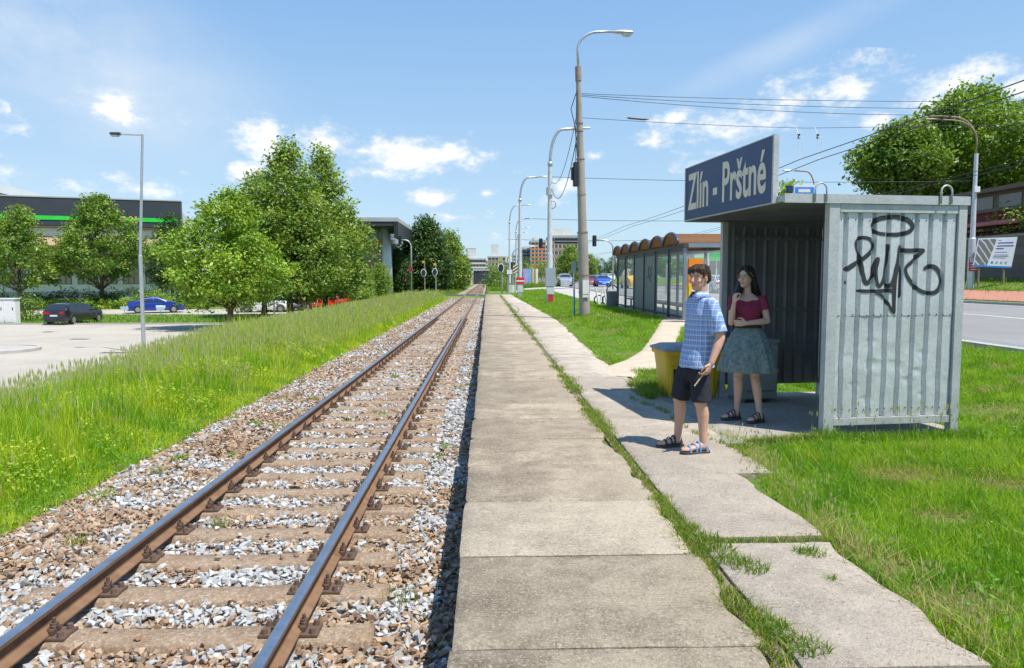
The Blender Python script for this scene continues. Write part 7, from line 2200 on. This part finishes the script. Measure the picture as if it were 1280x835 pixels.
for hip, knee, ank, heel, toe in ((V3(.088, -.065, .80), V3(.085, -.12, .47), V3(.115, -.125, .10), V3(.165, -.118, 0), V3(-.095, -.165, 0)), (V3(.03, .085, .80), V3(-.055, .115, .475), V3(-.055, .15, .10), V3(-.005, .16, 0), V3(-.255, .105, 0))):
    d_ = (knee - ank)
    back = V3(.016, .01, 0)
    limb(mb, [hip, hip.lerp(knee, .5), knee], [.075, .072, .055]); limb(mb, [knee, ank + d_ * .70 + back, ank + d_ * .3 + back * .4, ank], [.055, .057, .041, .035])
    mb.ball(knee + V3(-.018, -.012, .0), .046, .046, .05)
    foot(mb, ank, heel, toe, FB); limb(mb, [ank, V3(heel.x, heel.y, FB + .04).lerp(V3(toe.x, toe.y, FB + .04), .17)], [.034, .034])
body = solidify_remesh(mb, .0045, 3, 'body'); body.materials.append(M_skin)
skin_paint(body, q, HF, HL, HO, .97, (.55, .315, .23), (.42, .17, .14), (.09, .055, .035))
mbod = link('body', body, man)
MH = Matrix((HF, HL, V3(0, 0, 1))).transposed()
eyes(q, mbod, .97, MH)
# hair
M_hairm = hairmat('dark_brown_hair', (.030, .018, .012), (.075, .045, .028))
def hair_cap(q, tab):
    mb = MB(); rings = []
    for z_, fr, ba, hw in tab:
        ring = []
        for i in range(26):
            a = 2 * math.pi * i / 26; ca, sa = math.cos(a), math.sin(a); p_ = 2.3
            ring.append(q((fr + ba) / 2 + (fr - ba) / 2 * math.copysign(abs(sa) ** (2 / p_), sa), hw * math.copysign(abs(ca) ** (2 / p_), ca), z_))
        rings.append(ring)
    mb.rings(rings); return mb
mb = hair_cap(q, [(.062, -.055, -.092, .050), (.085, -.030, -.108, .066), (.11, -.022, -.114, .080), (.135, -.008, -.118, .085), (.155, .022, -.114, .084), (.175, .050, -.113, .084), (.190, .078, -.114, .083), (.205, .083, -.108, .078), (.228, .064, -.088, .062), (.245, .030, -.055, .038), (.250, .0, -.02, .010)])
for i in range(13):
    l = -.07 + i * .0118; mb.tube([q(.055, l * .9, .218), q(.082 - abs(l) * .15, l, .198), q(.088 - abs(l) * .30, l + .016 * (1 if l > -.01 else -1), .190 - .034 * abs(l) / .07 - .009 * (i % 3))], [.013, .011, .004], 6)
for s in (-1, 1): mb.tube([q(.035, s * .080, .175), q(.030, s * .080, .14), q(.024, s * .077, .105)], [.014, .010, .004], 6)
hm = solidify_remesh(mb, .0045, 2, 'hair'); wrinkle(hm, .004, 26, 3, (1, 1, .3)); hm.materials.append(M_hairm); hairo = link('hair', hm, man)
mb = MB()
for k in range(260):       # loose strands over the cap
    a = random.uniform(0, 6.283); fr_ = math.sin(a); l_ = math.cos(a)
    f0, l0 = -.015 + .045 * fr_, .035 * l_
    f1, l1 = -.012 + (.098 if fr_ > 0 else .106) * fr_, .085 * l_
    ze = .172 + random.uniform(-.02, .012) if fr_ > .35 else .075 + .06 * (fr_ + 1) + random.uniform(-.02, .03)
    j = lambda: random.gauss(0, .006)
    mb.tube([q(f0 + j(), l0 + j(), .250), q(f1 * .80 + j(), l1 * .80 + j(), .222 + j()), q(f1 * 1.02 + j() * .4, l1 * 1.02, (.19 + ze) / 2 + .01), q(f1 + .004 * fr_ + j() * .6, l1 + .004 * l_ + j() * .6, ze)], [.0028, .003, .0024, .0008], 4, caps=False)
mb.build('strands', M_hairm, hairo, smooth=True)
# shirt
mb = MB()
S_ = [(.79, .078, .012, .185, .148), (.84, .080, .014, .182, .144), (.92, .086, .016, .174, .134), (1.02, .096, .018, .168, .126), (1.15, .110, .018, .172, .123), (1.28, .118, .016, .178, .122), (1.36, .120, .014, .170, .106), (1.42, .113, .012, .130, .088), (1.462, .102, .008, .078, .073), (1.475, .098, .006, .070, .068)]
mb.rings([ell_ring(V3(x, y, z), F, L, a, b) for z, x, y, a, b in S_])
hl_ = shl.lerp(el, .86); hr_ = shr.lerp(er, .86)
mb.tube([shl - L * .05 + V3(0, 0, .005), shl, shl.lerp(el, .35), hl_], [.058, .066, .070, .076], 16); mb.ball(shl, .062)
mb.tube([shr + L * .05, shr, shr.lerp(er, .35), hr_], [.058, .064, .068, .074], 16); mb.ball(shr, .060)
sm = solidify_remesh(mb, .008, 4, 'shirt'); wrinkle(sm, .010, 8, 5, (1, 1, .8)); sm.materials.append(plaid('blue_plaid_cloth')); shirt = link('shirt', sm, man)
M_plaid = sm.materials[0]
mb = MB()      # collar with two points
cc = V3(.094, .004, 1.462)
ring0, ring1 = [], []
for i in range(21):
    a = -math.pi / 2 + .0 + (i / 20 - .5) * 5.3
    d_ = F * math.sin(a) * -1 * -1 + L * math.cos(a)
    d_ = F * (-math.cos((i / 20 - .5) * 5.3)) + L * math.sin((i / 20 - .5) * 5.3)
    ring0.append(cc + d_ * .068 + V3(0, 0, .034)); pt_ = .03 * (abs(i - 10) / 10) ** 4
    ring1.append(cc + d_ * (.094 + pt_ * .6) + V3(0, 0, -.012 - pt_))
mb.rings([ring0[::-1] , ring1[::-1]], caps=False)
mb.q = [f for i, f in enumerate(mb.q) if i % 21 != 20]; mb.qm = mb.qm[:len(mb.q)]
co_ = mb.build('collar', M_plaid, shirt, smooth=True); sol = co_.modifiers.new('s', 'SOLIDIFY'); sol.thickness = .006
mb = MB(); pc = V3(.077, .016, 1.27) + F * .128 + L * .085
for i in range(2): pass
mb = MB()
for z_ in (1.36, 1.27, 1.18, 1.09, 1.0, .91): 
    i_ = [s[0] for s in S_]; x_0 = np.interp(z_, i_, [s[1] for s in S_]); y_0 = np.interp(z_, i_, [s[2] for s in S_]); b_0 = np.interp(z_, i_, [s[4] for s in S_])
    mb.ball(V3(x_0, y_0, z_) + F * (b_0 + .002), .006, .006, .006, 6, 5)
mb.build('button', M_white, shirt)
# shorts
mb = MB()
mb.rings([ell_ring(V3(.070, .016, z), F, L, a, b) for z, a, b in ((.70, .155, .115), (.78, .150, .112), (.83, .140, .105), (.87, .12, .09))])
mb.tube([V3(.088, -.065, .80), V3(.088, -.092, .66), V3(.088, -.112, .475)], [.092, .094, .094], 18)
mb.tube([V3(.020, .088, .80), V3(-.015, .100, .66), V3(-.045, .113, .475)], [.092, .094, .094], 18)
mb.ball(V3(.055, .01, .74), .12, .13, .10)
sm = solidify_remesh(mb, .008, 3, 'shorts'); wrinkle(sm, .010, 10, 9, (1, 1, .35))
sm.materials.append(mat('dark_navy_cloth', (.022, .023, .032), (.032, .033, .044), 20, .9, 0, .2, .5, 14, .02)); link('shorts', sm, man)
M_bstrap = mat('blue_patterned_strap', (.04, .16, .36), (.16, .30, .50), 60, .7); M_sole = mat('dark_sole', (.05, .045, .042), (.08, .07, .065), 20, .8); M_dstrap = mat('black_strap', (.025, .024, .026), (.04, .04, .042), 40, .75)
sandal('sandal', V3(.165, -.118, 0), V3(-.095, -.165, 0), FB, man, M_sole, M_bstrap)
sandal('sandal', V3(-.005, .16, 0), V3(-.255, .105, 0), FB, man, M_sole, M_dstrap)
# the stick he holds
hp = mo + wl + Dl * .115 + V3(-.030, .006, -.004)
sd_ = V3(-.62, -.12, -.78).normalized()
mb = MB(); mb.tube([hp - sd_ * .035, hp + sd_ * .125], [.006, .0055], 8)
stk = mb.build('wooden_stick', mat('pale_wood', (.62, .44, .25), (.52, .36, .2), 20, .7)); tag(stk, 'pale wooden stick held low in the hand of the man in plaid', 'stick')

# --- the woman
wo = V3(2.96, 8.36, -.014)
woman = thing('person', 'woman with long dark hair in a wine red top and green skirt inside the shelter', 'person', wo)
woman.scale = (1.0, 1.0, 1.03)
F = V3(-.38, -.92, 0).normalized(); L = V3(-F.y, F.x, 0)
mb = MB()
T_ = [(.86, .01, 0, .165, .125), (.95, .01, 0, .17, .12), (1.04, .005, 0, .130, .095), (1.12, .0, 0, .122, .088), (1.22, -.002, -.006, .140, .105), (1.29, -.004, -.006, .148, .108), (1.36, -.004, -.002, .142, .086), (1.405, -.006, .004, .085, .058), (1.43, -.008, .004, .048, .048)]
mb.rings([ell_ring(V3(x, y, z), F, L, a, b) for z, x, y, a, b in T_])
limb(mb, [V3(-.008, .004, 1.39), V3(-.014, -.002, 1.46), V3(-.022, -.006, 1.53)], [.050, .045, .046])
HO = V3(-.036, -.030, 1.487); HF = V3(-.76, -.65, .0).normalized()
q, HF, HL = head(mb, HO, HF, .98, True)
shr = V3(-.004, .0, 1.355) - L * .158; shl = V3(-.004, .0, 1.355) + L * .158
er = V3(-.215, -.085, 1.105); wr = V3(-.222, -.19, 1.325)
limb(mb, [shr, shr.lerp(er, .5), er], [.043, .040, .034]); limb(mb, [er, er.lerp(wr, .3), wr], [.034, .035, .022])
hand(mb, wr, V3(.10, -.02, 1), V3(.85, -.1, -.2), V3(.25, -.95, .0), curl=(.55, .75), thumb=1.0, k=.90)
el = V3(.185, -.115, 1.125); wl = V3(-.085, -.205, 1.105)
limb(mb, [shl, shl.lerp(el, .5), el], [.043, .040, .034]); limb(mb, [el, el.lerp(wl, .3), wl], [.034, .035, .022])
hand(mb, wl, V3(-1, -.02, .02), V3(.1, .95, 0), V3(0, -.1, 1), curl=(.25, .35), thumb=.4, k=.90)
WF = .026
for hip, knee, ank, heel, toe in ((V3(-.06, .03, .88), V3(-.085, .03, .475), V3(-.062, .11, .09), V3(-.022, .125, 0), V3(-.245, .055, 0)), (V3(.085, -.01, .88), V3(.085, -.05, .475), V3(.135, -.08, .09), V3(.185, -.062, 0), V3(-.015, -.155, 0))):
    d_ = knee - ank; back = V3(.012, .014, 0)
    limb(mb, [hip, hip.lerp(knee, .5), knee], [.088, .070, .050]); limb(mb, [knee, ank + d_ * .70 + back, ank + d_ * .3 + back * .4, ank], [.050, .052, .037, .030])
    mb.ball(knee + V3(-.012, -.02, 0), .041, .041, .046)
    foot(mb, ank, heel, toe, WF, .9); limb(mb, [ank, V3(heel.x, heel.y, WF + .035).lerp(V3(toe.x, toe.y, WF + .035), .17)], [.030, .030])
body = solidify_remesh(mb, .0045, 3, 'body'); body.materials.append(M_skin)
skin_paint(body, q, HF, HL, HO, .98, (.56, .36, .28), (.45, .17, .16), (.06, .04, .03))
wbod = link('body', body, woman)
MH = Matrix((HF, HL, V3(0, 0, 1))).transposed()
eyes(q, wbod, .98, MH)
M_hairw = hairmat('near_black_hair', (.014, .010, .009), (.034, .024, .020))
mb = hair_cap(q, [(.04, -.045, -.110, .062), (.075, -.025, -.120, .078), (.105, -.010, -.122, .085), (.13, .016, -.121, .085), (.155, .045, -.119, .085), (.178, .070, -.115, .083), (.198, .080, -.108, .078), (.22, .060, -.09, .064), (.24, .030, -.06, .042), (.248, .0, -.02, .012)])
B0 = q(-.085, 0, .09)
mb.rings([ell_ring(c, F, L, a, b, 20) for c, a, b in ((B0 + V3(0, 0, .03), .070, .045), (V3(.03, .065, 1.50), .088, .052), (V3(.055, .085, 1.40), .115, .050), (V3(.075, .095, 1.28), .125, .045), (V3(.085, .10, 1.15), .115, .040), (V3(.09, .10, 1.03), .085, .030), (V3(.09, .10, .96), .04, .018))])
mb.rings([ell_ring(c, F, L, a, b, 14) for c, a, b in ((q(-.03, .072, .12), .022, .030), (q(-.045, .085, .05), .028, .034), (V3(.085, .03, 1.42), .040, .035), (V3(.135, .02, 1.33), .035, .035), (V3(.16, .03, 1.18), .030, .03))])
mb.tube([q(-.035, -.066, .10), q(-.03, -.080, .035), V3(-.115, -.02, 1.445), V3(-.165, -.095, 1.415), V3(-.195, -.15, 1.405)], [.032, .042, .044, .034, .018], 10)
mb.tube([q(-.04, -.066, .07), V3(-.085, .01, 1.46), V3(-.11, .02, 1.38)], [.03, .04, .02], 10)
for s in (-1, 1):
    mb.tube([q(.050, s * .012, .232), q(.078, s * .040, .196), q(.062, s * .066, .160), q(.030, s * .078, .125), q(-.005, s * .084, .085)], [.020, .018, .018, .018, .016], 8)
hm = solidify_remesh(mb, .005, 3, 'hair'); wrinkle(hm, .005, 22, 2, (1, 1, .18)); hm.materials.append(M_hairw); hairo = link('hair', hm, woman)
mb = MB()
for k in range(150):
    s = random.uniform(-1, 1); j = lambda: random.gauss(0, .010)
    a_ = q(-.08 - .03 * (1 - abs(s)) , s * .075, .12); b_ = V3(.055 + s * .12, .07 + .03 * (1 - abs(s)), 1.36); c_ = V3(.085 + s * .10, .085, random.uniform(.98, 1.15))
    mb.tube([q(-.02, s * .03, .247), a_, b_ + V3(j(), j() - .035, 0), c_ + V3(j() * 1.6, j() - .03, 0)], [.003, .0035, .003, .0008], 4, caps=False)
for k in range(40):
    j = lambda: random.gauss(0, .009)
    mb.tube([q(-.01, -.05, .215), q(-.03, -.088, .09), V3(-.12 + j(), -.03 + j(), 1.46), V3(-.185 + j(), -.12 + j(), 1.385 + j())], [.003, .0035, .003, .0008], 4, caps=False)
mb.build('strands', M_hairw, hairo, smooth=True)
# top
mb = MB()
S_ = [(1.04, .005, 0, .142, .106), (1.12, .0, 0, .136, .100), (1.22, -.002, -.006, .152, .117), (1.29, -.004, -.006, .160, .120), (1.35, -.004, 0, .150, .092), (1.378, -.005, .006, .118, .072), (1.392, -.005, .010, .095, .060)]
mb.rings([ell_ring(V3(x, y, z), F, L, a, b) for z, x, y, a, b in S_])
for s_, e_ in ((shr, er), (shl, el)): mb.tube([s_ + (V3(0, 0, 1.36) - s_) * .3, s_, s_.lerp(e_, .30), s_.lerp(e_, .50)], [.046, .056, .055, .056], 14); mb.ball(s_, .054)
sm = solidify_remesh(mb, .006, 3, 'top')
bm_ = bmesh.new(); bm_.from_mesh(sm)
kill = [f for f in bm_.faces if (f.calc_center_median() - V3(-.005, .005, 0)).dot(F) > -.005 and (((f.calc_center_median() - V3(-.01, 0, 0)).dot(L)) / .092) ** 2 + ((f.calc_center_median().z - 1.405) / .068) ** 2 < 1]
bmesh.ops.delete(bm_, geom=kill, context='FACES'); bm_.to_mesh(sm); bm_.free()
wrinkle(sm, .004, 12, 4); sm.materials.append(mat('wine_red_cloth', (.235, .03, .07), (.19, .024, .055), 10, .85, 0, .2, .3, 30, .006)); link('top', sm, woman)
# skirt: waistband and a flared, folded cloth
def fold_ring(z, a, b, amp, nf, ph):
    o_ = []
    for i in range(160):
        t_ = 2 * math.pi * i / 160; w = 1 + amp * (math.sin(nf * t_ + ph) + .5 * math.sin(nf * 1.7 * t_ + 2 * ph + 1) + .3 * math.sin(3 * t_ + 1))
        o_.append(V3(.01, 0, z) + L * (a * w * math.cos(t_)) + F * (b * w * math.sin(t_)))
    return o_
t = NT('flowered_green_cloth'); v = t.obj()
c = t.mix(t.ramp(t.noise(24, 5, .65, v), .4, .62), (.115, .155, .15), (.20, .25, .245))
vo = t.n('ShaderNodeTexVoronoi'); vo.inputs['Scale'].default_value = 26; t.l(v, vo.inputs['Vector'])
c = t.mix(t.math('MULTIPLY', t.math('LESS_THAN', vo.outputs['Distance'], .22), .55), c, (.34, .20, .20))
t.set(c, .9, 0, .2); t.bump(t.noise(40, 4, .6, v), .2, .005)
mb = MB()
K = [(1.055, .140, .105, .0), (1.03, .152, .118, .01), (.97, .190, .155, .022), (.88, .232, .195, .032), (.78, .268, .228, .040), (.68, .298, .256, .046), (.60, .318, .275, .050), (.565, .326, .282, .052)]
mb.rings([fold_ring(z, a, b, m_, 9, .6 + (1.05 - z) * .5) for z, a, b, m_ in K], caps=False)
sk = mb.build('skirt', t.m, woman, smooth=True); so2 = sk.modifiers.new('s', 'SOLIDIFY'); so2.thickness = .004
mb = MB(); mb.rings([ell_ring(V3(.006, 0, z), F, L, a, b, 28) for z, a, b in ((1.045, .144, .109), (1.05, .148, .113), (1.105, .143, .108), (1.11, .139, .104))]); mb.build('waistband', mat('dark_waistband', (.03, .032, .04), None, 10, .8), sk, smooth=True)
sandal('sandal', V3(-.022, .125, 0), V3(-.245, .055, 0), WF, woman, M_sole, M_dstrap, .92); sandal('sandal', V3(.185, -.062, 0), V3(-.015, -.155, 0), WF, woman, M_sole, M_dstrap, .92)
# glasses
mb = MB()
M_gl = mat('thin_metal_frame', (.35, .34, .33), None, 5, .3, .8)
for s in (-1, 1):
    mb.tube([q(.097, s * .031 + .023 * math.cos(a), .118 + .018 * math.sin(a)) for a in np.linspace(0, 6.283, 18)], .0016, 5)
    mb.tube([q(.094, s * .054, .122), q(.05, s * .071, .120), q(-.01, s * .076, .116)], .0015, 5)
mb.tube([q(.097, -.009, .120), q(.1, 0, .122), q(.097, .009, .120)], .0016, 5)
mb.build('glasses', M_gl, woman)
